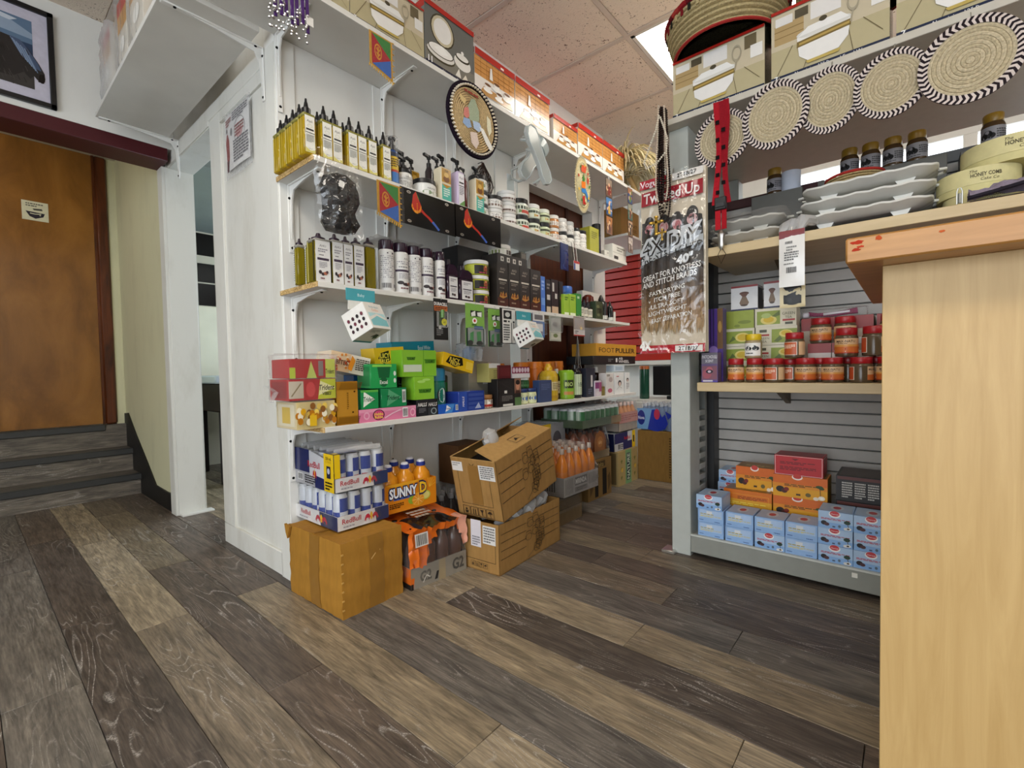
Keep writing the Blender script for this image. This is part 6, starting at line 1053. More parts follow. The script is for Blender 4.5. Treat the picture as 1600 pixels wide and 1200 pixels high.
# low laminate shelf: spice paste jars, tea boxes
L1=.7765
RED='a3171f'
def pj(front=True):
    if front==1: return [('r',.08,.02,.92,.98,'d9b48a'),('r',.08,.02,.92,.45,'c9682a'),('r',.08,.45,.92,.58,'d99a4a'),('t','MAX-NATU',.5,.80,.15,'3a1a10',.5,1),('txt',.3,.62,.7,.7,'8a5a2a',1),('l',[(.08,.20),(.5,.14),(.92,.22)],.05,'f0e6d8'),('l',[(.08,.35),(.5,.30),(.92,.38)],.06,'a82a1c'),('r',.08,.02,.92,.08,'b0301c')]
    if front==2: return [('r',.10,.02,.62,.98,'e6e0d4'),('r',.12,.05,.60,.95,'c25a28'),('txt',.16,.5,.56,.8,'f0d8c0',3),('l',[(.12,.30),(.60,.42)],.04,'f0e6d8'),('r',.66,.02,.95,.98,'d9b48a')]
    return [('r',.0,.02,.34,.98,'e6e0d4'),('r',.02,.05,.32,.95,'b84a24'),('r',.66,.02,1,.98,'d9b48a'),('r',.66,.02,1,.4,'c9682a'),('t','MAX-NATU',.84,.78,.15,'3a1a10',.3,1)]
def pjar(lab,y,w,h,xf,zb,fr,body='5a4a36',lid=RED,els=None,grp='red lidded spice paste jars',turn=0):
    return cyl('paste_jar',lab,'jar',(y,w,h),xf,zb,[('body',[(.90,0),(.98,.02),(1,.06),(1,.66),(.92,.74),(.86,.76)],body,'gloss'),('lid',[(.90,.745),(.93,.76),(.93,.97),(.88,1)],lid,'plastic')],-90,grp,(.10,.64,100,els or pj(fr)),turn=turn)
jr=[(.548,.064,.097,1),(.4775,.064,.096,1),(.4065,.069,.094,2),(.302,.072,.0925,1),(.217,.072,.0915,1),(.131,.072,.0905,3),(.055,.070,.0905,1)]
for i,(y,w,h,fr) in enumerate(jr): pjar('red lidded spice paste jar, %s in the front row of the low shelf'%ORD[i],y,w-.002,h,2.05,L1,fr)
for i,(y,xf) in enumerate(((.362,2.115),(.262,2.125),(.175,2.125),(.090,2.125),(.445,2.125))): pjar('red lidded spice paste jar, %s in the row behind the front jars'%ORD[i],y,.066,.092,xf,L1,(2,1,3,1,1)[i])
z2=L1+.0935
pjar('jar with a bright yellow lid standing on the red lidded jars',.488,.064,.097,2.075,L1+.0975,1,'9a8a68','d9b81e',[('r',.18,.0,.82,.98,'e6e4de'),('e',.5,.62,.17,.22,'1a2024'),('e',.38,.55,.12,.16,'1a2024'),('e',.64,.55,.12,.16,'1a2024'),('txt',.3,.12,.7,.25,'1a2024',1)],None)
for i,(y,w,h,xf,fr) in enumerate(((.344,.068,.098,2.085,2),(.178,.072,.104,2.082,1),(.096,.074,.106,2.082,3))): pjar('red lidded spice paste jar, %s stacked on the front jars'%ORD[i],y,w,h,xf,L1+.0945+(.0 if i else 0),fr)
for i,(y,zb) in enumerate(((.272,.0),(.192,0),(.05,0))): pjar('red lidded spice paste jar, %s on the cup boxes at the back'%ORD[i],y,.072,.10,2.20,L1+.1505,1)
for i,y in enumerate((.272,.192,.05)): gbox('low red topped cup box under the rear paste jars, %s'%ORD[i],(y,.078 if i<2 else .09,.1495),2.20,L1,.076,'c9bfb8',[('r',0,.75,1,1,'8f2420'),('r',.4,.2,.8,.6,'e6e2dc'),('txt',.1,.05,.9,.15,'8a8078',1)],grp='low cup boxes on the low shelf',name='cup_box')
def tea(k): 
    g,cr='8a9a34','d6d0b8'
    if k==0: return [('r',0,0,1,1,'93a038'),('r',0,0,.45,1,'8a9632'),('e',.12,.78,.08,.07,'6a7a24'),('e',.75,.35,.18,.1,'76842a'),('e',.55,.15,.08,.08,'76842a')]
    fl=[('r',.05,.12,.62,.85,g),('e',.34,.36,.20,.24,'d9c86a'),('e',.34,.38,.13,.16,'cfae1e'),('e',.28,.6,.12,.14,'a8b86a'),('p',[(.42,.55),(.60,.82),(.62,.6),(.5,.5)],'5a6a24')]
    tx=[('t','GREEN',.82,.66,.15,'5a5a3a',.3),('t','TEA',.82,.46,.13,'5a5a3a',.3),('r',.68,.26,.97,.36,'a8322c'),('r',.74,.08,.92,.2,'4a4a34')]
    if k==1: return [('r',0,0,1,1,cr)]+fl+tx
    if k==2: return [('r',0,0,1,1,cr),('t','GREEN',.2,.38,.13,'5a5a3a',.3),('t','TEA',.2,.2,.13,'5a5a3a',.3),('r',.06,.50,.34,.60,'a8322c'),('r',.1,.7,.28,.85,'4a4a34'),('r',.40,.12,1,.85,g),('e',.74,.6,.16,.2,'d9c86a'),('e',.74,.62,.11,.14,'cfae1e'),('p',[(.45,.2),(.6,.5),(.66,.3),(.55,.15)],'5a6a24')]
    return [('r',0,0,1,1,cr),('r',.18,.15,.95,.85,g),('e',.68,.5,.2,.26,'d9c86a'),('e',.68,.5,.14,.18,'cfae1e'),('p',[(.3,.2),(.42,.6),(.5,.4)],'5a6a24'),('r',.06,.2,.12,.8,'7a6a3a')]
zt=(.0775,.0755,.078,.079)
for c,(y,w,n,kinds) in enumerate(((.5885,.150,4,(3,3,3,0)),(.4315,.155,4,(1,2,2,1)))):
    z=L1
    for k in range(n):
        gbox('green tea box, %s of the %s stack'%(('bottom','second from below','third from below','topmost')[k],('left','right')[c]),(y+.003*(k%2),w,zt[k]-.0007),2.235+.003*(k%2),z,.09,'cfc9b0',tea(kinds[k]),grp='stacked green tea boxes',name='tea_box',l=[('r',.05,.05,.95,.95,'8a9a34')]); z+=zt[k]
zz=L1+sum(zt)
def burner(two): return [('r',0,0,1,1,'d9d9da'),('r',0,.92,1,1,'8a2a2c'),('r',0,0,1,.06,'2a3050')]+sum([[('e',x,.68,.15*s,.07,'5a3426'),('p',[(x-.14*s,.68),(x+.14*s,.68),(x+.06*s,.55),(x-.06*s,.55)],'6a4434'),('p',[(x-.06*s,.55),(x+.06*s,.55),(x+.15*s,.3),(x+.10*s,.18),(x-.10*s,.18),(x-.15*s,.3)],'7a6450'),('e',x,.20,.10*s,.04,'4a3a2e')] for x,s in (((.3,.8),(.75,.8)) if two else ((.5,1.2),))],[])
gbox('white box picturing a clay incense burner, on the left tea stack',(.555,.108,.108),2.238,zz,.09,'cfcfd0',burner(False),grp='incense burner boxes',name='burner_box',r=[('r',.05,.05,.95,.9,'4a4a4e')])
gbox('white box picturing two clay burners, partly behind the hanging packet',(.425,.105,.112),2.238,zz,.09,'cfcfd0',burner(True),grp='incense burner boxes',name='burner_box')
def cup2(): return [('r',0,0,1,1,'b9a48c'),('r',0,.80,1,1,'8f2420'),('r',.28,.62,.42,.76,'dcdad4'),('r',.46,.60,.56,.74,'e2e0da'),('e',.62,.40,.30,.07,'e6e4de'),('p',[(.42,.40),(.82,.40),(.74,.22),(.5,.22)],'dedbd4'),('e',.62,.62,.18,.05,'e6e4de'),('txt',.1,.05,.9,.14,'6a5a4a',1)]
for i,(y,w) in enumerate(((.2905,.116),(.165,.115),(.04,.115))):
    gbox('red topped cup box, %s from the tea boxes at the back of the low shelf'%ORD[i],(y,w,.258),2.30,L1,.16,'a89a8a',cup2(),grp='tall cup boxes on the low shelf',name='cup_box',t=[('r',.02,.02,.98,.98,'8f2420')])
t=T('razor_pack','pink and white plastic razor in a clear pack lying on the cup boxes','razor',(2.345,.245,L1+.26),-90)
obj('handle',MB().tube([(-.085,0,.020),(-.05,0,.014),(0,0,.012),(.05,0,.018),(.085,0,.022)],[.009,.008,.009,.010,.013],'8f3a5e',8),'gloss',t); obj('grip',MB().tube([(-.03,-.008,.014),(.03,-.010,.018),(.06,-.01,.020)],.005,'dcd4dc',6),'gloss',t); obj('head',MB().box(-.105,-.018,.004,-.08,.018,.026,'c9c4cc',.004),'gloss',t)
film_over(t,-.115,-.024,0,.115,.024,.036,.004,seed=1)
gbox('purple incense box with a pink rose, beside the grey post',(.646,.066,.125),2.055,L1,.05,'5a3a7a',[('r',0,0,1,1,'5f4a78'),('r',0,.62,1,1,'6a6472'),('t','PATCHOULI',.5,.86,.11,'dcd8dc',.92,1),('t','SCENT',.5,.72,.09,'dcd8dc',.5,1),('r',.04,.1,.96,.55,'7a4a5a'),('e',.35,.28,.28,.16,'9a4a5a'),('e',.5,.42,.2,.10,'b05a66'),('e',.5,.36,.22,.07,'1d1826'),('e',.5,.36,.10,.04,'c9b4c4'),('r',0,0,1,.05,'4a3a9a'),('r',.1,.02,.7,.07,'c9c4cc')],name='incense_box')
gbox('tall purple incense box standing behind the rose box',(.640,.060,.315),2.12,L1,.05,'43267a',[('r',0,.55,.60,1,'4a2c86'),('l',[(.15,.5),(.15,1)],.02,'2a1a50'),('l',[(.35,.5),(.35,1)],.02,'2a1a50'),('r',.62,.45,1,1,'6a4a24'),('e',.8,.75,.12,.08,'a8823a'),('e',.35,.43,.3,.06,'8a70b8'),('t','A',.45,.36,.07,'d8d4dc',.3)],name='incense_box')

# laminate shelf with trays
L2=1.3255
t=T('scalloped_tray','wooden board under the scalloped trays','board',(2.18,.135,L2),-90); obj('board',MB().box(-.21,-.11,0,.21,.13,.018,'7a5a34',.004),'brown_panel',t); t['label']='dark wooden board under the white scalloped trays'; t['category']='board'; t.name='wooden_board'
def stray(lab,loc,w,d,h,grp,c='dcdcd6',rz=-90):
    t=T('scalloped_tray',lab,'tray',loc,rz,grp); m=MB(); n=64; rings=[]
    def per(k,ex,z,sc=0):
        out=[]
        for i in range(n):
            a=2*PI*i/n; cx,sy=cos(a),sin(a); q=(abs(cx)**6+abs(sy)**6)**(-1/6); s=sc*sin(a*18) if sc else 0
            out.append(((w/2+ex)*cx*q,(d/2+ex)*sy*q,z+s))
        return out
    R_=[per(0,-.060,.020),per(0,-.045,.021),per(0,-.028,.027),per(0,0,h-.006,.0025),per(0,.002,h,.0025),per(0,-.018,h-.008),per(0,-.042,.027),per(0,-.060,.025)]
    vs=[v for r in R_ for v in r]; fs=[(j*n+i,j*n+(i+1)%n,(j+1)*n+(i+1)%n,(j+1)*n+i) for j in range(len(R_)-1) for i in range(n)]
    fs+=[tuple(range(n-1,-1,-1)),tuple(range((len(R_)-1)*n,len(R_)*n))]; m.add(vs,fs,c); obj('dish',m,'gloss',t)
    for sx in (-1,1):
        for sy in (-1,1): obj('foot',MB().prism([(-.028,.023),(.028,.023),(.015,0),(-.015,0)],1,-.012,.012,c).xf(Matrix.Translation((sx*(w/2-.085),sy*(d/2-.06),0))),'gloss',t)
    for sx in (-1,1): obj('handle',MB().tube([(sx*w/2,-.03,h-.004),(sx*(w/2+.018),-.02,h-.002),(sx*(w/2+.018),.02,h-.002),(sx*w/2,.03,h-.004)],.005,c,6),'gloss',t)
    return t
for k,lab in enumerate(('white scalloped serving tray, bottom of the stack of three','white scalloped serving tray, middle of the stack of three','white scalloped serving tray, topmost of the stack of three')): stray(lab,(2.175,.135-.006*k,L2+.0185+k*.0505),.385,.25,.048,'white scalloped serving trays')
for k,lab in enumerate(('lower scalloped tray in clear wrap beside the post','upper scalloped tray in clear wrap beside the post')):
    t=stray(lab,(2.15,.505,L2+.003+.0505*k),.27,.23,.048,'wrapped scalloped trays','c9c6bc')
    if k==1: film_over(t,-.145,-.125,.0,.145,.125,.07,.006,'film',seed=4)
t=T('wrapped_bundle','crumpled clear bundle between the wrapped trays and the stacked trays','bundle',(2.02,.33,L2),-90)
for k in range(3): obj('wrapped_piece',MB().tube([(-.04+.03*k,-.02,.008),(-.03+.03*k,.0,.03+.01*k),(-.01+.03*k,.03,.05),(.0+.03*k,.06,.045)],[.008,.022,.020,.010],'8f8a84',8),'frosted',t)
t=T('small_basket','small straw basket with a red rim on the topmost white tray','basket',(2.225,.165,L2+.0185+.101+.046),-90)
m=MB(); 
for k in range(6): m.lathe([(.0,0) if False else (.070+.003*k,.002+.0085*k),(.077+.003*k,.005+.0085*k),(.078+.003*k,.008+.0085*k),(.072+.003*k,.0105+.0085*k)],'b9a274',28)
m.lathe([(.0,.001),(.072,.001)],'b9a274',28); obj('coils',m,'straw',t); obj('rim',MB().tube([(.090*cos(2*PI*i/30),.090*sin(2*PI*i/30),.057) for i in range(30)],.005,'a8322c',6,True),'cloth',t)
# supports hidden at the back and the honey jars on them
gbox('plain dark grey carton hidden behind the serving trays',(.10,.40,1.6097-L2-.001),2.365,L2,.11,'5a5852',cat='box',name='stored_box')
gbox('plain dark grey carton hidden behind the wrapped trays',(.455,.20,1.6076-L2-.001),2.365,L2,.11,'5a5852',cat='box',name='stored_box')
gbox('plain dark grey carton hidden behind the round boxes',(-.235,.20,1.6018-L2-.001),2.365,L2,.11,'5a5852',cat='box',name='stored_box')
HON=[('r',.06,.02,.94,.98,'8f8d92'),('e',.34,.52,.12,.24,'17181a'),('e',.26,.42,.10,.18,'17181a'),('e',.43,.42,.10,.18,'17181a'),('txt',.55,.25,.9,.8,'3a3a3e',4),('txt',.2,.08,.8,.18,'4a4a4e',1)]
for i,(y,z,lab) in enumerate(((.195,1.6097-L2,'gold lidded dark jar, leftmost of the four behind the trays'),(.126,1.6097-L2,'gold lidded dark jar, second of the four behind the trays'),(.056,1.6097-L2,'gold lidded dark jar, third of the four behind the trays'),(-.016,1.6097-L2,'gold lidded dark jar, rightmost of the four behind the trays'),(.470,1.6076-L2,'gold lidded jar standing above the wrapped trays'),(-.222,1.6018-L2,'gold lidded dark jar above the round cream boxes'))):
    cyl('honey_jar',lab,'jar',(y,.064,.118),2.385,L2+z+.0005,[('body',[(.9,0),(.98,.03),(1,.08),(1,.64),(.86,.74),(.80,.76)],'4a3620','gloss'),('lid',[(.84,.75),(.88,.77),(.88,.97),(.82,1)],'8a6a1c','plastic')],-90,'gold lidded dark jars',(.12,.60,100,HON))
cyl('paper_roll','pale blue wrapped roll behind the crumpled bundle','roll',(.405,.075,.09),2.375,1.6076+.0005,[('body',[(.9,0),(1,.04),(1,.95),(.5,1)],'c9d0e0','gloss')],-90)
# round wooden cheese style boxes
def rbox(lab,x,y,z,r,h,txt=True):
    t=T('round_box',lab,'box',(x,y,z),-90,'round cream boxes'); obj('body',MB().lathe([(r*.985,0),(r*.985,h*.45)],'cfc68e',40),'paper',t); obj('lid',MB().lathe([(r,h*.30),(r*1.0,h*.985),(r*.985,h),(0.0,h)],'d6cd98',40),'paper',t)
    obj('print',draw(MB(),round_(r*1.001,h*.35,h*.95,60),[('t','The',.42,.80,.20,'4a4230',.2,0,.3),('t','HONEY COMB',.56,.52,.26,'4a4230',.34,1),('t','Cake Co',.60,.2,.2,'4a4230',.2,0,.3)],.0008),'paper',t); return t
rbox('round cream box at the bottom of the right hand stack',2.17,-.175,L2,.095,.052); rbox('round cream box in the middle of the right hand stack',2.18,-.165,L2+.0525,.10,.075); rbox('large round cream box topmost of the right hand stack',2.20,-.245,L2+.128,.12,.078)
rbox('round cream box at the far right edge behind the counter end',2.22,-.40,L2,.085,.1275)
t=T('scarf','purple grey scarf lying on the laminate shelf behind the counter edge','scarf',(2.02,-.225,L2),-90)
m=MB(); m.sheet(lambda a,b:(-.09+.24*a,-.03+.10*b,.022+.05*a*a+.016*wob(a*1.2,b*1.2,1.0,3)+.02*sin(PI*b)),22,12,'8f8494'); m.sheet(lambda a,b:(-.09+.24*a,-.03+.10*b,.002),4,3,'8f8494'); obj('cloth',m,'cloth',t); obj('edge',MB().tube([(-.095,-.03,.012),(-.03,-.034,.02),(.05,-.03,.035),(.14,-.03,.075)],.006,'2a262e',6),'cloth',t)
t=T('wire_clip','small steel wire clip standing on the laminate shelf','clip',(2.0,-0.1131,L2),-90); obj('wire',MB().tube([(-.006,0,.002),(-.006,0,.04),(-.003,0,.05),(.003,0,.05),(.006,0,.04),(.006,0,.002)],.0018,'b9b9b4',6),'metal',t); obj('spring',MB().lathe([(.004,.004),(.004,.034)],'a9a9a4',8),'metal',t)

# top shelf boxes and the big basket
TS=1.9125
gd_=lambda lab,y,w,h,num: gbox(lab,(y,w,h),2.05,TS,.34,'8f8560',tureen('Abyssinian 12" Round Food Warmer',num),grp='food warmer boxes on the gondola top',name='dinnerware_box',mat='gloss',l=[('r',.0,.9,1,1,'8f241c'),('r',0,0,1,.08,'1f2a44')],r=[('r',0,0,1,1,'4a4638')])
gd_('tureen picture box at the left end of the gondola, under the big basket',.612,.358,.242,'7'); gd_('tureen picture box in the middle of the gondola top',.234,.352,.262,'7'); gd_('tureen picture box at the right of the gondola top',-.145,.372,.262,'7')
def coil_basket(lab,loc,r,h,rz=0,flare=.03,rim='8f2428'):
    t=T('straw_basket',lab,'basket',loc,rz); n=7; m=MB()
    for k in range(n):
        z0=h*k/n; r0=r+flare*sin(PI*.5*k/n); m.lathe([(r0-.004,z0),(r0+.003,z0+h/n*.2),(r0+.004,z0+h/n*.55),(r0-.002,z0+h/n*.95)],'b8a77c',48)
    obj('coils',m,'straw',t)
    obj('base_disc',MB().lathe([(.0,.002),(r*.5,.001),(r-.006,.0)],'a08a5c',48),'straw',t)
    obj('base_cord',MB().tube([(r*1.005*cos(2*PI*i/60),r*1.005*sin(2*PI*i/60),.002) for i in range(60)],.006,'a3302e',6,True),'cloth',t)
    m=MB(); R_=r+flare
    for k in range(36):
        a0,a1=2*PI*k/36,2*PI*(k+1)/36; m.tube([((R_+.002)*cos(a0),(R_+.002)*sin(a0),h+.004),((R_+.002)*cos((a0+a1)/2),(R_+.002)*sin((a0+a1)/2),h+.006),((R_+.002)*cos(a1),(R_+.002)*sin(a1),h+.004)],.012,(rim,'6a1c22','a83a34')[k%3],8)
    obj('rim',m,'cloth',t)
    m=MB()
    for k in range(40):
        a=2*PI*k/40; rr=r+flare*.9; m.box(-.006,-.002,-.014,.006,.002,.014,('7a1f24','2a2a22','b8a77c')[k%3]); i=len(m.V)-8; m.xf(Matrix.Rotation(a,4,'Z')@Matrix.Translation((0,-(rr+.006),h*.86)),i)
    obj('woven_band',m,'cloth',t)['kind']='stuff'
    return t
coil_basket('big flat coiled straw basket with a red rim on the gondola top box',(2.135,.600,TS+.245),.200,.125)
coil_basket('brown straw basket at the top edge, on the middle gondola box',(2.20,.16,TS+.265),.165,.15,rim='5a3a2a')
# coiled place mats hung on the gondola top shelf edge
def mat_disc(lab,y,z,rx,rz_,xo,tilt,sd):
    t=T('straw_mat',lab,'mat',(2.005-xo,y,z),0,'round straw mats with zigzag rims'); t.rotation_euler=(R(sd),R(tilt),R(-90)); 
    m=MB(); n=9; 
    for k in range(n):
        r0=k/n*.82; r1=(k+.9)/n*.82; N_=40; v=[]
        for rr,dy in ((r0,0),((r0+r1)/2,-.0022),(r1,-.0005)):
            v+=[(rx*rr*cos(2*PI*i/N_),dy,rz_*rr*sin(2*PI*i/N_)) for i in range(N_)]
        m.add(v,[(j*N_+i,j*N_+(i+1)%N_,(j+1)*N_+(i+1)%N_,(j+1)*N_+i) for j in (0,1) for i in range(N_)],'c3b595' if k%2 else 'cbbd9e')
    m.add([(rx*.84*cos(2*PI*i/40),.003,rz_*.84*sin(2*PI*i/40)) for i in range(40)],[tuple(range(40))],'a8946c'); obj('coiled_centre',m,'straw',t)
    m=MB(); K=46
    for k in range(K):
        for row,(ra,rb,sg) in enumerate(((.80,.90,1),(.90,1.0,-1))):
            for s,c in ((0,'2a2226'),(.5,'d6c9c2')):
                a0=2*PI*(k+s)/K; a1=2*PI*(k+s+.5)/K; sh=2*PI/K*.45
                p=lambda a,r,dy:(rx*r*cos(a),dy,rz_*r*sin(a))
                da,db=(0,sh) if sg>0 else (sh,0)
                m.add([p(a0+da,ra,-.003),p(a1+da,ra,-.003),p(a1+db,rb,-.003),p(a0+db,rb,-.003)],[(0,1,2,3)],c)
    m.add([(rx*r*cos(2*PI*i/60),.003,rz_*r*sin(2*PI*i/60)) for r in (.8,1) for i in range(60)],[(i,(i+1)%60,60+(i+1)%60,60+i) for i in range(60)],'2a2226')
    m.add([(rx*cos(2*PI*i/60),yy,rz_*sin(2*PI*i/60)) for yy in (-.003,.003) for i in range(60)],[(i,(i+1)%60,60+(i+1)%60,60+i) for i in range(60)],'4a3a3a')
    obj('zigzag_rim',m,'cloth',t)
    obj('hook',MB().tube([(0,.0,rz_*.96),(0,.004,rz_+.015),(0,.012,rz_+.02)],.0015,'b9b9b4',5),'metal',t); return t
for i,(y,z,a,b,xo,tl,sd) in enumerate(((.578,1.752,.106,.112,.0,0,0),(.388,1.772,.111,.122,.012,6,0),(.220,1.768,.094,.114,.0,3,0),(.052,1.752,.100,.108,.012,4,0),(-.132,1.742,.120,.124,.024,0,0))):
    mat_disc(('round straw mat partly behind the red lanyard','second round straw mat from the grey post','third round straw mat from the grey post','fourth round straw mat from the grey post','largest round straw mat at the right end')[i],y,z,a,b,xo,tl,sd)
# necklaces, lanyard, braiding hair pack, hanging packets
t=T('bead_necklaces','bundle of dark bead necklaces with gold crosses hung on the gondola corner','necklace',(1.93,.785,1.905),-90)
def strand(pts,r,col,n=6):
    m=MB(); P=[Vector(p) for p in pts]; 
    for a,b in zip(P,P[1:]):
        k=max(1,int((b-a).length/(r*1.9)))
        for i in range(k):
            c=a+(b-a)*(i/k); m.lathe([(0,-r),(r*.75,-r*.65),(r,0),(r*.75,r*.65),(0,r)],col,n,tuple(c))
    return m
def loop(w,L_,y=-.004,k=14,x0=0): return [(x0+w*sin(PI*s/k*1.0)*(1 if s else 1) if False else x0-w+2*w*(s/k) if False else x0+w*cos(PI+PI*s/k)*(.25+.75*sin(PI*s/k)),y,-L_*sin(PI*s/k)**.6) for s in range(k+1)]
for i,(w,L_,c,x0) in enumerate(((.026,.36,'2a1712',-.014),(.034,.42,'1d1210',.0),(.044,.46,'241512',.006),(.016,.33,'4a2416',.010),(.012,.39,'1a0f0e',-.006),(.026,.30,'2e1a14',.012),(.008,.44,'20120f',.004))): obj('bead_strand',strand(loop(w,L_,-.004-.005*i,16,x0),.0048,c),'gloss',t)['kind']='stuff'
obj('white_bead_strand',strand([(.0,-.05,-.04),(-.012,-.05,-.09),(-.045,-.05,-.16),(-.066,-.05,-.21),(-.055,-.05,-.235),(-.01,-.05,-.225),(.030,-.05,-.19),(.034,-.05,-.14),(.02,-.05,-.09),(.004,-.05,-.04)],.0045,'d6cdbb'),'gloss',t)['kind']='stuff'
obj('pale_bead_strand',strand(loop(.045,.40,-.050,16,.010),.0042,'cfc0ac'),'gloss',t)['kind']='stuff'
def cross(x,z,s,y=-.056): 
    m=MB(); m.box(x-s*.12,y-.004,z-s,x+s*.12,y+.002,z+s*.55,'c9a24a',.001); m.box(x-s*.5,y-.004,z-s*.05,x+s*.5,y+.002,z+s*.2,'c9a24a',.001)
    for a,b in ((x,z+s*.55),(x-s*.5,z+s*.08),(x+s*.5,z+s*.08),(x,z-s)): m.lathe([(0,-.005),(s*.2,-.003),(s*.2,.003),(0,.005)],'c9a24a',8,(a,y,b))
    return m
obj('gold_cross',cross(-.012,-.47,.045),'metal',t); obj('gold_cross',cross(.012,-.515,.026),'metal',t); obj('hook',MB().tube([(0,.012,.012),(0,-.012,.008),(0,-.014,-.015)],.003,'b9b9b4',6),'metal',t)
t=T('red_lanyard','red lanyard with a black buckle hung in front of the first straw mat','lanyard',(1.975,0.5708,1.8839),-90)
zz=-.44
for x,dx,c in ((-.012,-.004,'a81f2a'),(.012,.008,'8f1a24'),(.0,-.006,'8f1c26')): obj('ribbon',MB().sheet(lambda a,b:(x+dx*b*2-.010+.020*a+(.008*sin(b*5+x*90)),-.004-.004*abs(x)*50+.003*sin(6*b+a),-.40*b),2,14,c),'cloth',t)
obj('ribbon',MB().box(-.022,-.010,-.50,-.002,-.006,-.40,'b0222c').box(.002,-.010,-.50,.020,-.006,-.40,'a01c26'),'cloth',t)['kind']='stuff'
m=MB()
for k in range(9): m.box(-.019+.022*(k%2),-.012,-.09-.034*k,-.005+.022*(k%2),-.0105,-.075-.034*k,'1a1214')
obj('printed_letters',m,'cloth',t)['kind']='stuff'
obj('buckle',MB().box(-.023,-.018,-.425,.021,-.004,-.375,'16161a',.003).box(-.018,-.022,-.415,.016,-.017,-.398,'26262a',.001),'plastic',t)
obj('clip',MB().lathe([(.004,-.58),(.012,-.565),(.010,-.54),(.016,-.52),(.006,-.505)],'b8b4ae',8,(0,-.008,0)),'metal',t); obj('cord',MB().tube([(0,-.01,-.575),(-.012,-.012,-.60),(.0,-.012,-.635),(.018,-.012,-.60),(.004,-.01,-.575)],.0012,'141416',5),'cloth',t)
# braiding hair pack
t=T('braiding_hair_pack','long clear pack of ombre braiding hair lettered 4X DIY, hung on the grey post','hair pack',(1.985,.766,.905),-90)
Wd,Hd=.278,.748
def hp(a,b,e=0): return Vector((-Wd/2+Wd*a+(-.004*(1-b)),-.018-.012*sin(PI*min(1,max(0,a)))*sin(PI*min(1,max(0,b)))-.004*wob(a*2,b*2,1.5,1)-e,Hd*b))
m=MB(); m.sheet(lambda a,b:hp(a,b),16,24,'cdbfa8'); m.sheet(lambda a,b:Vector((-Wd/2+Wd*a,.0,Hd*b)),4,6,'b8aa92'); obj('backing_card',m,'card',t)
ps=Surf(lambda a,b,e:hp(a,b,e),Wd,Hd,16,12)
q=random.Random(6); m=MB(); sh=['1b1512','221a15','2c2119','171210']
for k in range(130):       # locks fading from near black to honey
    a=.05+.90*((k*0.618)%1); c=[]; L0=q.uniform(.10,.17); top=q.uniform(.70,.76)
    N_=10; v=[];w=q.uniform(.012,.024)
    for j in range(N_+1):
        b=top-(top-L0)*j/N_; aa=a+(a-.5)*.05*(j/N_)+.008*sin(j+k); ww=w*(1 if j<N_ else .15); v+=[hp(aa-ww,b,.003+.00008*k),hp(aa+ww,b,.003+.00008*k)]
    f=[(2*j,2*j+1,2*j+3,2*j+2) for j in range(N_)]
    tones=['1a1411','1a1411','1c1512','241a14','2e2118','3f2d1e','5a4229','755635','8f6d45','a5855a']; c=[tones[j] for j in range(N_)]; m.add(v,f,c)
for k,(x,y0) in enumerate(((.16,.74),(.40,.735),(.60,.735),(.82,.75))):
    draw(m,ps,[('e',x,y0,.085,.045,'141012'),('e',x,y0-.028,.075,.030,'d0a4a4'),('e',x,y0-.028,.058,.023,'b86a70'),('t','RED',x,y0-.028,.012,'f0dcdc',.1,1)],.012)
o=obj('hair_locks',m,'hair',t); o['kind']='stuff'
m=MB(); draw(m,ps,[('r',.0,.95,.42,1.0,'b81f34'),('r',.03,.85,.97,.93,'9c1a2c'),('r',.52,.955,.97,.995,'e6e2dc'),
  ('r',.0,.0,1,.045,'b0202e'),('txt',.18,.012,.50,.034,'e6c4c4',1),('r',.56,.006,.97,.038,'e9e4de'),],.010,.0008)
sl_late=1
q2=[('p',[(.02,.512),(.98,.592),(.98,.632),(.02,.552)],'9fa3a6')]
def slant(s,cx,cy,h,c,mw,bold=1,k=.16,ex=.0172):    # lettering that climbs to the right
    v,f,w=glyphs(s,bold,.0); sz=h*Hd/.72; wx=min(1,mw*Wd/(w*sz))
    m.add([ps.fn(cx+x*sz*wx/Wd,cy+y*sz/Hd+x*sz*wx*k/Hd,ex) for x,y in v],f,c)
for k in range(16):
    x0,x1=.02+.96*k/16,.02+.96*(k+1)/16; ya=lambda x:.512+.08*(x-.02)/.96; m.add([ps.fn(x0,ya(x0),.0158),ps.fn(x1,ya(x1),.0158),ps.fn(x1,ya(x1)+.042,.0158),ps.fn(x0,ya(x0)+.042,.0158)],[(0,1,2,3)],'a9adb0')
slant('Twisted Up',.50,.890,.058,'f2eae6',.86,1,0,.016); slant('Vogue',.18,.974,.034,'f0d8dc',.34,1,0,.016); slant('2T1B/27',.74,.975,.022,'1d1a1a',.36,1,0,.017); slant('2T1B/27',.76,.022,.022,'1d1a1a',.34,1,0,.017); slant('4X',.10,.045,.05,'f4efe8',.2,4,0,.018)
slant('4X DIY',.49,.622,.100,'c4c7ca',.96,5); slant('4X DIY',.49,.622,.088,'171415',.86,0,.16,.0180); slant('PRE-STRETCHED',.50,.560,.040,'1f1d1e',.96,1,.14); slant('40"',.72,.515,.046,'d4d7da',.34,3)
slant('GREAT FOR KNOTLESS',.50,.452,.032,'dedbd6',.90,1,.15); slant('AND STITCH BRAIDS',.47,.412,.032,'dedbd6',.84,1,.15)
for i,s in enumerate(('FAST DRYING','ITCH FREE','ULTRA SOFT','LIGHTWEIGHT','EASY SEPARATION')):
    slant(s,.45 if len(s)<12 else .51,.352-.038*i,.024,'dcd8d0',.62,1,.14); slant('v',.17,.335-.038*i,.020,'dcd8d0',.1,0,.14)
obj('print',m,'gloss',t)
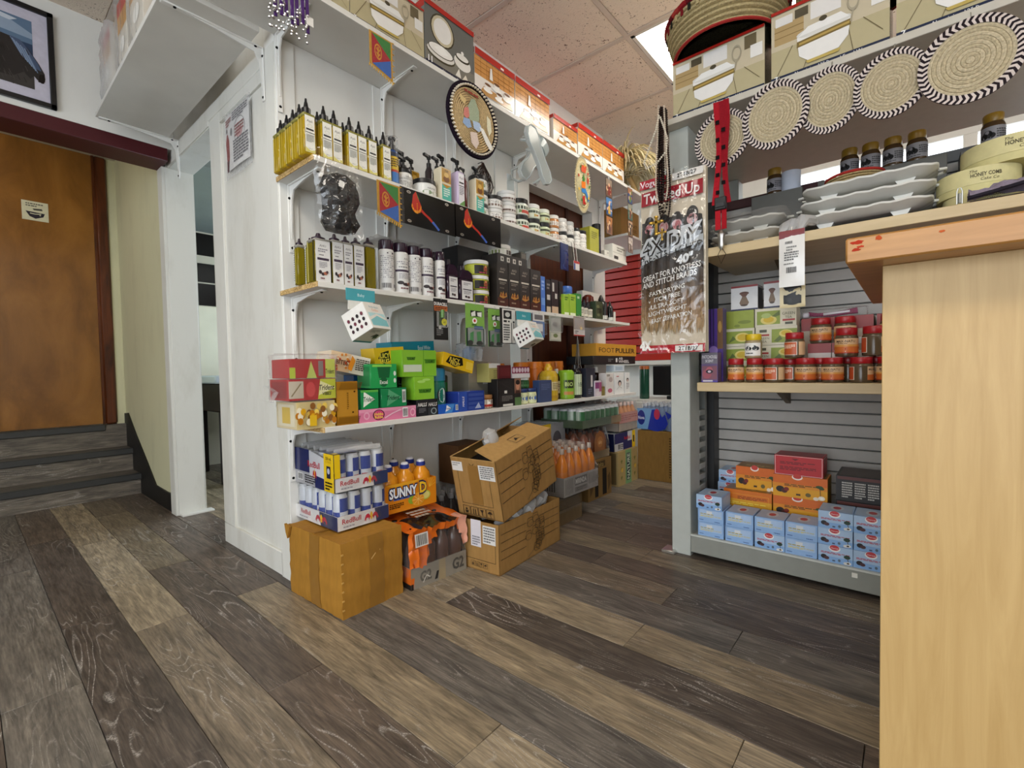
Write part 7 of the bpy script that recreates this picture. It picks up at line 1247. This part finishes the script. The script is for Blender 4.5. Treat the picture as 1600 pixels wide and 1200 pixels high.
m=MB(); m.sheet(lambda a,b:hp(a*1.03-.015,b*1.01-.004,.024+.006*abs(wob(a*4,b*5,1.6,5))),24,44,'ffffff'); obj('clear_sleeve',m,'crinkle',t)
obj('hanger',MB().tube([(.0,-.008,Hd-.01),(0,-.01,Hd+.02),(0,.0,Hd+.03),(0,.008,Hd+.015)],.002,'b9b9b4',5),'metal',t)
# packets on the laminate shelf edge
def packet(lab,loc,w,h,els,rz,cat='packet',bulge=.008,grp=None,back='e2e0dc',mat='gloss',name='hanging_packet',nohook=False):
    t=T(name,lab,cat,loc,rz,grp); fn=lambda a,b,e=0:Vector((-w/2+w*a,-.004-bulge*sin(PI*min(1,max(0,a)))*sin(PI*min(1,max(0,b)))-.0025*wob(a*3,b*3,1.4,2)-e,-h+h*b))
    m=MB(); m.sheet(lambda a,b:fn(a,b),8,10,back); m.sheet(lambda a,b:(-w/2+w*a,-.001,-h+h*b),1,1,back); obj('pouch',m,mat,t)
    obj('print',draw(MB(),Surf(fn,w,h,8,8),els,.001),'card',t)
    if not nohook: obj('hook',MB().tube([(0,.004,-.006),(0,-.006,.0),(0,-.004,.010),(0,.006,.012)],.0014,'b9b9b4',5),'metal',t)
    return t
packet('white foil packet with a dark red header, hung on the laminate shelf',(1.985,0.3308,1.3358),0.0813,.205,[('r',0,.92,1,1,'7a1620'),('p',[(0,.86),(1,.90),(1,.93),(0,.93)],'7a1620'),('txt',.25,.74,.75,.82,'7a7a7a',1),('txt',.3,.62,.7,.72,'8a8a88',2),('txt',.22,.45,.78,.62,'6a6a6a',4),('bar',.3,.24,.7,.34,'3a3a3a'),('txt',.2,.38,.8,.42,'9a9a98',1)],-90)
packet('cream card with a black item behind the white foil packet',(2.035,0.3369,1.1745),.083,.115,[('r',.15,.12,.85,.9,'1a1a1c'),('e',.5,.2,.3,.12,'1a1a1c'),('r',0,0,1,.08,'c9b88a')],-90,'packet',.001,back='cdbd92')

# ================================================================== things hung from the main wall shelves
H=1.598
def flagels(x0=0,x1=1): 
    return [('r',0,0,1,1,'c9972e'),('r',.10,.05,.92,.96,'a8232c'),('p',[(.10,.96),(.92,.96),(.92,.50)],'3f8a3e'),('p',[(.10,.05),(.92,.05),(.92,.50)],'3a6cc0'),('p',[(.10,.05),(.10,.96),(.92,.50)],'b3262e'),('o',.36,.50,.16,.22,.22,'d9952e'),('l',[(.36,.34),(.36,.64)],.05,'d9952e'),('l',[(.28,.46),(.36,.38),(.44,.46)],.04,'d9952e'),('l',[(.28,.58),(.36,.5),(.44,.58)],.04,'d9952e')]
def flag(lab,x,z,w,h):
    t=T('pennant_flag',lab,'flag',(x,H-.004,z),0,'small fringed flags in clear bags')
    fn=lambda a,b,e=0:Vector((-w/2+w*a,-.006-e,-h+h*b-(.03*(a)*(1-b))))
    m=MB(); m.sheet(lambda a,b:fn(a,b),10,8,'c9972e'); obj('cloth',m,'cloth',t); obj('print',draw(MB(),Surf(fn,w,h,8),flagels(),.0012,.0003),'cloth',t)
    m=MB()
    for k in range(12): p=fn(k/11,0); m.tube([p,p+Vector((0,0,-.010))],.0025,'d9a83a',4)
    for k in range(8): p=fn(1,k/7); m.tube([p,p+Vector((.009,0,0))],.0025,'d9a83a',4)
    obj('fringe',m,'cloth',t)['kind']='stuff'
    obj('clear_bag',MB().sheet(lambda a,b:(-w/2-.012+(w+.026)*a,-.014-.006*wob(a*3,b*3,1.3,1),-h-.03+(h+.045)*b),10,10,'ffffff'),'film',t)
    obj('thread',MB().tube([(0,-.004,0),(0,-.004,.02)],.001,'d8d8d4',4),'cloth',t); return t
flag('green red and blue fringed flag hung under the dinnerware boxes',1.1158,2.1599,.105,.125); flag('green red and blue fringed flag hung beside the black bagged hair',1.1328,1.5971,.108,.125)
def plate(lab,x0,z1,w=.308,h=.148):
    t=T('licence_plate',lab,'plate',(x0,H-.004,z1),0,'black map novelty plates'); obj('plate',MB().box(0,-.0025,-h,w,0,0,'131112',.001),'gloss',t)
    mp=[('p',[(.26,.98),(.31,.82),(.33,.62),(.24,.55),(.20,.74)],'3f8a3e'),('p',[(.21,.86),(.26,.98),(.30,.80),(.34,.66),(.36,.50),(.33,.40),(.28,.42),(.22,.40),(.18,.52),(.20,.70)],'b8342a'),
        ('p',[(.34,.56),(.42,.44),(.50,.36),(.56,.26),(.53,.22),(.46,.32),(.38,.40),(.34,.46)],'b8342a'),('p',[(.56,.28),(.62,.18),(.68,.08),(.65,.03),(.60,.12),(.53,.22)],'4a66b8')]
    q=random.Random(2)
    for k in range(26):
        a=PI*(.05+1.05*k/25)+PI*.95; x,y=.265+.072*cos(a),.56+.16*sin(a); mp.append(('p',[(x-.012,y),(x,y+.05),(x+.014,y+.01),(x,y-.04)],q.choice(('e08a2a','d9601e','eaa838'))))
    for k in range(7): y=.36+.045*k; mp.append(('p',[(.262,y),(.275,y+.03),(.288,y)],'e08a2a'))
    obj('print',draw(MB(),flat((0,-.0025,-h),(w,0,0),(0,0,h)),mp,.0003,.00006),'gloss',t)
    m=MB()
    for x in (.14,.82):
        for z in (.10,.90): obj('slot',draw(MB(),flat((0,-.0025,-h),(w,0,0),(0,0,h)),[('e',x,z,.035,.04,'c9c4bc'),('e',x,z,.024,.024,'7a7672')],.0012,.0002),'metal',t)
    return t
plate('black plate with a coloured country map, left of the pair',1.1918,1.6061); plate('black plate with a coloured country map, right of the pair',1.4918,1.6106,.318)
# bagged black hair
t=T('bagged_hair','black hair in a knotted clear bag hung on the second shelf','hair pack',(0.8947,H-.05,1.6041),0)
hw=0.0916; hh=0.2718
m=MB(); prof=[(.02,-hh*.20),(hw*.60,-hh*.26),(hw*.78,-hh*.40),(hw*.72,-hh*.55),(hw*.62,-hh*.68),(hw*.78,-hh*.84),(hw*.6,-hh*.94),(.01,-hh*.97)]
m.lathe(prof,'0c0c10',20,(0,0,0),1,.55); m.V=[(x+.012*wob(x*9,z*7,1,1)+.004*wob(z*30,y*30,1,3),y+.012*wob(z*8,x*8,1,2),z) for x,y,z in m.V]
obj('hair',m,'curly_hair',t)
m=MB(); m.sheet(lambda a,b:(-hw*(1-.10*sin(PI*b*2))+2*hw*a*(1-.06*sin(PI*b*3)),-.042*sin(PI*a)**.5*(.35+.65*sin(PI*(1-b)**.8))-.010+.012*wob(a*4,b*4,1.5,3),-hh+hh*b*1.04),18,24,'ffffff'); m.sheet(lambda a,b:(hw-2*hw*a,.030*sin(PI*a),-hh+hh*b),8,10,'ffffff'); obj('clear_bag',m,'crinkle',t)
obj('price_sticker',MB().box(-.004,-.052,-hh*.44,.014,-.050,-hh*.36,'e6e4de').xf(Matrix.Rotation(R(12),4,'Y')),'paper',t)
# keyring bunch
t=T('keyring_bunch','bunch of purple keyrings with silver beads hung from the highest shelf','keyring',(0.7605,1.588,2.1682),0)
zl=0.0766
for k in range(7):
    x=-.05+.018*k; obj('purple_tag',MB().box(x-.006,-.006-.004*(k%2),-.155+.01*(k%3),x+.006,-.002-.004*(k%2),-.03,'4a2a6a',.001),'gloss',t)
m=MB(); q=random.Random(12)
for k in range(60): m.lathe([(0,-.005),(.0045,-.002),(.0045,.002),(0,.005)],'c9c9cc',7,(q.uniform(-.075,.055),q.uniform(-.02,-.006),-.10-.10*q.random()))
obj('silver_beads',m,'metal',t)['kind']='stuff'; obj('ring',MB().tube([(.022*cos(2*PI*i/16),-.006,-.012+.022*sin(2*PI*i/16)) for i in range(16)],.0016,'c9c9cc',5,True),'metal',t); obj('price_sticker',MB().box(.05,-.012,-.13,.075,-.010,-.10,'e6e4de'),'paper',t)
# round woven plaques
def plaque(lab,x,z,rx,rz_,kind,y=H-.03):
    t=T('woven_plaque',lab,'plaque',(x,y,z),0); m=MB(); n=14 if kind else 10
    for k in range(n):
        r0,r1=k/n*.88,(k+.86)/n*.88; N_=44; v=[]
        for rr,dy in ((r0,0),((r0+r1)/2,-.004),(r1,0)): v+=[(rx*rr*cos(2*PI*i/N_),dy-.008,rz_*rr*sin(2*PI*i/N_)) for i in range(N_)]
        m.add(v,[(j*N_+i,j*N_+(i+1)%N_,(j+1)*N_+(i+1)%N_,(j+1)*N_+i) for j in (0,1) for i in range(N_)],'d6bb8c' if kind else 'd9cfa8')
    m.add([(rx*.98*cos(2*PI*i/44),-.0065,rz_*.98*sin(2*PI*i/44)) for i in range(44)],[tuple(range(44))],'2a1c16' if kind else 'c9b88a'); obj('coils',m,'straw',t)
    sf=flat((-rx,-.013,-rz_),(2*rx,0,0),(0,0,2*rz_))
    if kind: els=[('p',[(.44,.78),(.52,.80),(.60,.66),(.60,.52),(.50,.46),(.40,.48),(.34,.60),(.40,.70)],'a8b49a'),('p',[(.30,.60),(.38,.64),(.40,.52),(.34,.46),(.28,.50)],'d98a80'),('p',[(.28,.46),(.40,.48),(.44,.38),(.36,.34),(.26,.38)],'9ab4d8'),('p',[(.46,.48),(.60,.50),(.66,.42),(.58,.36),(.48,.38)],'b4c8e4'),('p',[(.60,.44),(.68,.44),(.90,.22),(.84,.16),(.72,.26)],'efeee8'),('p',[(.40,.30),(.54,.34),(.58,.20),(.52,.10),(.42,.16)],'e2cfc4'),('p',[(.20,.76),(.34,.72),(.30,.64),(.22,.68)],'d9c08a'),('p',[(.76,.66),(.84,.62),(.86,.46),(.80,.38),(.76,.48)],'e9e4c8'),('txt',.3,.82,.75,.88,'9a4a3e',1)]
    else: els=[('p',[(.44,.62),(.52,.70),(.58,.60),(.54,.54),(.46,.54)],'3f7a34'),('p',[(.36,.54),(.62,.56),(.62,.44),(.36,.42)],'d9762a'),('p',[(.34,.40),(.62,.44),(.86,.26),(.80,.20),(.60,.34),(.36,.34)],'3a7ab8'),('p',[(.40,.26),(.56,.30),(.58,.14),(.44,.12)],'b8342a'),('p',[(.30,.84),(.70,.86),(.62,.72),(.36,.72)],'c9563a'),('p',[(.74,.68),(.84,.64),(.80,.52),(.72,.56)],'b8342a')]+[('e',.5+.36*cos(k*.7),.5+.36*sin(k*.7),.04,.03,('3f7a34','b8342a','d9b03a')[k%3],7) for k in range(9)]
    obj('appliqued_map',draw(MB(),sf,els,.001,.0003),'cloth',t)
    if kind:
        m=MB()
        for k in range(58): a=2*PI*k/58; m.lathe([(0,-.005),(.007,-.002),(.007,.002),(0,.005)],'e6dcc8',7,(rx*.93*cos(a),-.016,rz_*.93*sin(a)))
        obj('shell_ring',m,'gloss',t)['kind']='stuff'
        obj('dark_rim',MB().tube([(rx*cos(2*PI*i/44),-.006,rz_*sin(2*PI*i/44)) for i in range(44)],.009,'1d1420',6,True),'cloth',t)
    else:
        m=MB()
        for k in range(64): a=2*PI*k/64; m.tube([(rx*.98*cos(a),-.006,rz_*.98*sin(a)),(rx*1.05*cos(a+.03),-.006,rz_*1.05*sin(a+.03))],.004,'cfc4a4',4)
        obj('stitched_rim',m,'straw',t)['kind']='stuff'
    obj('hanger',MB().tube([(0,-.004,rz_),(0,.0,rz_+.015),(0,.02,rz_+.025)],.002,'b9b9b4',5),'metal',t); return t
plaque('large round woven plaque ringed with shells and showing a map',1.597,2.010,.160,.163,1); plaque('small round woven plaque with a coloured map and stitched pale rim',2.557,1.987,.088,.165,0)
# clear jelly sandals
t=T('jelly_sandals','pair of clear jelly sandals tied together, hung from the highest shelf','sandals',(2.0545,1.55,1.9905),0); t.scale=(1.12,1.12,1.12)
def sandal(ang,dx,dz,dy,mir,pad):
    out=[(0,-.135),(.030,-.128),(.041,-.09),(.034,-.02),(.038,.04),(.050,.085),(.044,.125),(.018,.145),(-.015,.143),(-.038,.122),(-.044,.08),(-.033,.03),(-.028,-.03),(-.037,-.085),(-.03,-.122)]
    m=MB(); m.prism([(x*mir,z) for x,z in out],1,-.012,.004,'d4d9d6'); m.prism([(x*mir*.80,z*.93) for x,z in out],1,-.0145,-.012,'c2cac8')
    for k in range(len(out)): a,b=out[k],out[(k+1)%len(out)]; m.tube([(a[0]*mir*.9,-.014,a[1]*.965),(b[0]*mir*.9,-.014,b[1]*.965)],.003,'dfe8e8',5)
    m.tube([(-.042,.0,.09),(-.03,.035,.10),(0,.045,.105),(.03,.035,.10),(.044,.0,.09)],.007,'d4d9d6',6); m.tube([(-.034,0,.04),(-.024,.03,.05),(0,.04,.05),(.024,.03,.05),(.036,0,.04)],.007,'d4d9d6',6)
    m.tube([(-.034,.0,-.09),(-.032,.05,-.10),(0,.062,-.115),(.032,.05,-.10),(.034,.0,-.09)],.006,'d4d9d6',6)
    if pad: m.lathe([(.046,-.02),(.05,.0),(.047,.03),(.030,.034)],'b9c6c6',14,(0,-.012,.115),1,.45)
    m.xf(Matrix.Translation((dx,dy,dz))@Matrix.Rotation(R(ang),4,'Y')); return m
obj('sandal',sandal(-34,-.005,-.01,-.02,1,False),'clear_gloss',t); obj('sandal',sandal(40,.025,.0,.045,-1,True),'clear_gloss',t); obj('tie',MB().tube([(.05,.02,.06),(.06,.02,.10),(.06,.03,.13)],.0025,'dfe6e4',5),'film',t)
# strips of picture cards
def cards(lab,x,z,pics,w=.085,hs=.115,rot=0):
    t=T('picture_card_strip',lab,'picture cards',(x,H-.006,z),rot,'strips of small picture cards')
    for k,pal in enumerate(pics):
        z1=-k*(hs+.006); obj('card',MB().box(-w/2,-.002,z1-hs,w/2,0,z1,'2a2018'),'card',t); q=random.Random(k+len(lab))
        e=[('r',.04,.03,.96,.97,pal[0]),('r',.04,.62,.96,.97,pal[1])]+[('e',q.uniform(.2,.8),q.uniform(.2,.8),q.uniform(.08,.18),q.uniform(.06,.14),q.choice(pal),9) for _ in range(12)]+[('p',[(.3,.1),(.7,.1),(.6,.55),(.4,.55)],pal[2]),('e',.5,.66,.13,.10,pal[3])]
        obj('picture',draw(MB(),flat((-w/2,-.002,z1-hs),(w,0,0),(0,0,hs)),e,.0003,.00005),'gloss',t)
    obj('tape',MB().box(-.012,-.003,-.01,.012,-.001,.02,'e6e6e0'),'film',t); return t
cards('strip of three small picture cards beside the stitched plaque',2.9472,2.143,(('6a4a3a','8a7a6a','7a2a22','c9a080'),('2a4a7a','4a7ab0','c9a03a','d9b49a'),('7a4a24','a86a34','5a2a1c','d0a878')),.088,.122)
cards('strip of small picture cards at the far end of the highest shelf',3.268,2.171,(('3a4a7a','9a6a4a','5a7a3a','d9b49a'),('4a6a5a','8a8a7a','6a3a2a','c9a080'),('7a5a3a','b08a6a','3a2a24','d0b090'),('8a7a70','b8aca4','6a5a54','cfc4b8')),.075,.115)
# purse and lanyard on the second shelf edge
packet('blue zip purse with a striped strap and white tag hung on the second shelf',(2.3893,H,1.5984),.085,.16,[('r',.0,0,1,1,'1f2c5e'),('e',.5,.35,.4,.3,'2a3f8a'),('l',[(.2,.8),(.8,.75)],.02,'8a8aa0')],0,'purse',.012,back='1f2c5e',mat='cloth')
t=T('striped_lanyard','black and white striped strap with a red and white tag beside the blue purse','lanyard',(2.4671,H-.012,1.6143),0)
for k,c in enumerate(('2a1a1c','d6d2cc','5a2a2c','d6d2cc')): obj('strap',MB().sheet(lambda a,b:(-.02+.012*k+.006*a+.02*b,-.004-.002*k,-.11*b),1,6,c),'cloth',t)
obj('tag',MB().box(-.012,-.016,-.165,.055,-.012,-.11,'dcd8d4',.002),'card',t); obj('print',draw(MB(),flat((-.012,-.016,-.165),(.067,0,0),(0,0,.055)),[('r',0,.72,1,1,'b8322a'),('r',0,0,.25,.7,'3a4a8a')]),'card',t)
# packs on the third shelf edge
t=T('hanging_box','white and teal carton with a hang tab, tilted below the third shelf','box',(0.9709,1.552,1.1313),0,'white and teal cartons with hang tabs')
def hangbox(t,turn):
    s=.105
    m=MB().box(-s/2,-s/2,-s,s/2,s/2,0,'dcdad4',.001); p=MB()
    draw(p,flat((-s/2,-s/2,-s),(s,0,0),(0,0,s)),[('r',0,0,1,1,'dedcd6'),('p',[(.05,.1),(.95,.1),(.95,.35),(.5,.5),(.05,.3)],'6fb8c0'),('p',[(.05,.42),(.5,.58),(.95,.44),(.95,.6),(.05,.6)],'a9d4d8'),('t','Bottle Nipple',.5,.84,.07,'4a8a98',.8),('t','Ortho',.5,.72,.10,'d9894a',.5)])
    draw(p,flat((-s/2,s/2,-s),(0,-s,0),(0,0,s)),[('r',.02,.02,.98,.98,'e2e0da')]+[('e',.2+.2*(k%4),.25+.2*(k//4),.06,.07,('3a1a24','1d1418','6a2a3a')[k%3],8) for k in range(12)])
    draw(p,flat((-s/2,s/2,-s),(s,0,0),(0,-s,0)),[('r',.02,.02,.98,.98,'e0ded8'),('p',[(.5,.4),(.62,.62),(.8,.58),(.9,.35),(.72,.28),(.66,.42)],'2a161c'),('e',.74,.5,.1,.1,'2a161c'),('txt',.1,.7,.6,.9,'8a8a86',3),('r',0,0,1,.1,'3f8a94')])
    i=0; Mx=Matrix.Translation((0,0,-.055))@Matrix.Rotation(R(turn),4,'Z')@Matrix.Rotation(R(-26),4,'X')
    m.xf(Mx); p.xf(Mx); obj('carton',m,'card',t); obj('print',p,'card',t)
    q=MB().box(-.060,-.004,-.022,.060,0,.022,'3f9aa6',.001); q.box(-.052,-.003,-.055,.052,.001,-.022,'d8d8d2'); obj('hang_tab',q,'card',t); obj('print',draw(MB(),flat((-.060,-.004,-.022),(.120,0,0),(0,0,.044)),[('t','Baby',.5,.5,.25,'d6ecee',.4)]),'card',t)
hangbox(t,20)
t=T('hanging_box','white and teal carton with a hang tab beside the black striped card','box',(1.9314,1.552,1.1262),0,'white and teal cartons with hang tabs'); hangbox(t,12)
def blister(lab,x,z,w,h,c,els,cat='packet',bub=None,name='blister_pack'):
    t=T(name,lab,cat,(x,H-.002,z),0); obj('card',MB().box(-w/2,-.003,-h,w/2,0,0,c,.001),'card',t); obj('print',draw(MB(),flat((-w/2,-.003,-h),(w,0,0),(0,0,h)),els),'card',t)
    if bub:
        x0,z0,x1,z1,d=bub; m=MB().box(-w/2+w*x0,-.003-d,-h+h*z0,-w/2+w*x1,-.004,-h+h*z1,'ffffff',.004); obj('blister',m,'film',t)
    obj('hook',MB().tube([(0,.003,-.006),(0,-.008,-.004),(0,-.006,.010),(0,.004,.012)],.0012,'b9b9b4',5),'metal',t); return t
t=blister('black and copper battery tester pack hung below the spray cans',1.397,1.1662,0.0824,0.1821,'151414',[('t','DURACELL',.5,.875,.075,'e6e4e0',.94,2),('r',.04,.70,.96,.82,'b5602e'),('txt',.1,.72,.9,.8,'3a1c0e',2),('r',.34,.36,.66,.68,'3a4a2a'),('e',.72,.44,.20,.085,'d9d21e'),('t','x1',.72,.44,.06,'2a2a10',.2,1),('txt',.15,.10,.6,.28,'8a8a8a',4),('e',.4,.30,.1,.04,'c9c9c4')],bub=(.14,.30,.86,.70,.02))
obj('torch',MB().tube([(0,-.014,-.085),(0,-.014,-.05)],.009,'5a8a3a',10),'gloss',t)
for i,(x,z,w,h,lab) in enumerate(((1.6125,1.1634,0.1263,0.2024,'green pack of white gloves hung left of the black striped card'),(1.7658,1.1519,0.1013,0.1899,'second green glove pack partly behind the black striped card'))):
    t=blister(lab,x,z,w,h,'7fb04a',[('r',0,0,1,1,'7fae4e'),('r',.0,.0,1,.42,'1d3a2a'),('r',.25,.70,.88,.84,'1f2a24'),('p',[(.28,.78),(.5,.84),(.52,.72),(.3,.70)],'e6e8e2'),('p',[(.6,.80),(.85,.82),(.84,.70),(.62,.72)],'e6e8e2'),('e',.46,.60,.13,.07,'f0f0ec'),('e',.46,.60,.06,.035,'c0342c'),('p',[(.2,.3),(.4,.36),(.38,.1),(.18,.08)],'3f8a4a'),('p',[(.55,.34),(.78,.36),(.8,.1),(.58,.08)],'3f8a4a'),('r',.42,.40,.9,.48,'3f5a8a'),('txt',.3,.48,.7,.53,'2a4a1c',1),('e',.2,.08,.15,.06,'141614'),('e',.7,.07,.18,.06,'141614')],bub=(.06,.02,.94,.44,.018))
    if i: t.location.y+=.010
t=blister('black and white card with a line of symbols, between glove and teal packs',1.8325,1.1593,0.1208,0.1806,'141414',[('r',.14,.02,.98,.98,'dcdad4'),('r',.22,.70,.74,.94,'1d1d1e'),('e',.48,.82,.16,.07,'c9c9c4'),('r',.22,.60,.42,.66,'1d1d1e'),('e',.55,.63,.06,.025,'1d1d1e'),('txt',.2,.08,.6,.56,'1d1d1e',7),('r',.70,.0,.74,.6,'1d1d1e'),('e',.86,.62,.06,.03,'1d1d1e'),('r',.84,.1,.88,.58,'2a2a2c')]); t.location.y=1.578
blister('blue plug adapter pack with a white plug below the third shelf',2.1185,1.1599,0.1075,0.1366,'3f6cae',[('r',0,.66,1,1,'d8d8d4'),('r',.15,.72,.85,.92,'6a6a6c'),('r',0,0,1,.66,'4a78b8'),('r',.35,.25,.85,.55,'e2e4e6'),('e',.3,.4,.16,.12,'c9d2dc'),('r',.2,.0,.8,.06,'1a1a1c')],bub=(.1,.1,.9,.62,.03))
blister('clear pack holding a small dark gadget below the dark boxes',2.2806,1.1538,0.1179,0.1468,'b9bcae',[('r',0,.4,1,1,'8f9488'),('e',.5,.66,.22,.12,'1d241e'),('l',[(.3,.8),(.6,.7),(.4,.55)],.03,'1d241e'),('r',.1,.06,.9,.32,'d4d4c4'),('e',.5,.22,.2,.08,'7a8a5a')],bub=(.05,.35,.95,.95,.02))
blister('clear pack with an orange item hung near the end of the third shelf',2.544,1.1688,0.128,0.1211,'8a7a70',[('r',0,0,1,.32,'dcd6d2'),('r',.0,.0,1,.06,'b8423a'),('e',.68,.45,.16,.12,'d9a03a'),('e',.68,.40,.1,.08,'f0dca0'),('txt',.1,.1,.4,.28,'5a5a5a',2)],bub=(.04,.3,.96,.96,.015))
# white sign strip hanging at the far post
packet('white paper strip hanging on the post beside the red slatwall',(3.2706,1.86,1.2179),.07,.11,[('r',0,0,1,1,'dcdfe6')],0,'paper',.001,back='dcdfe6',mat='paper',name='paper_strip',nohook=True)
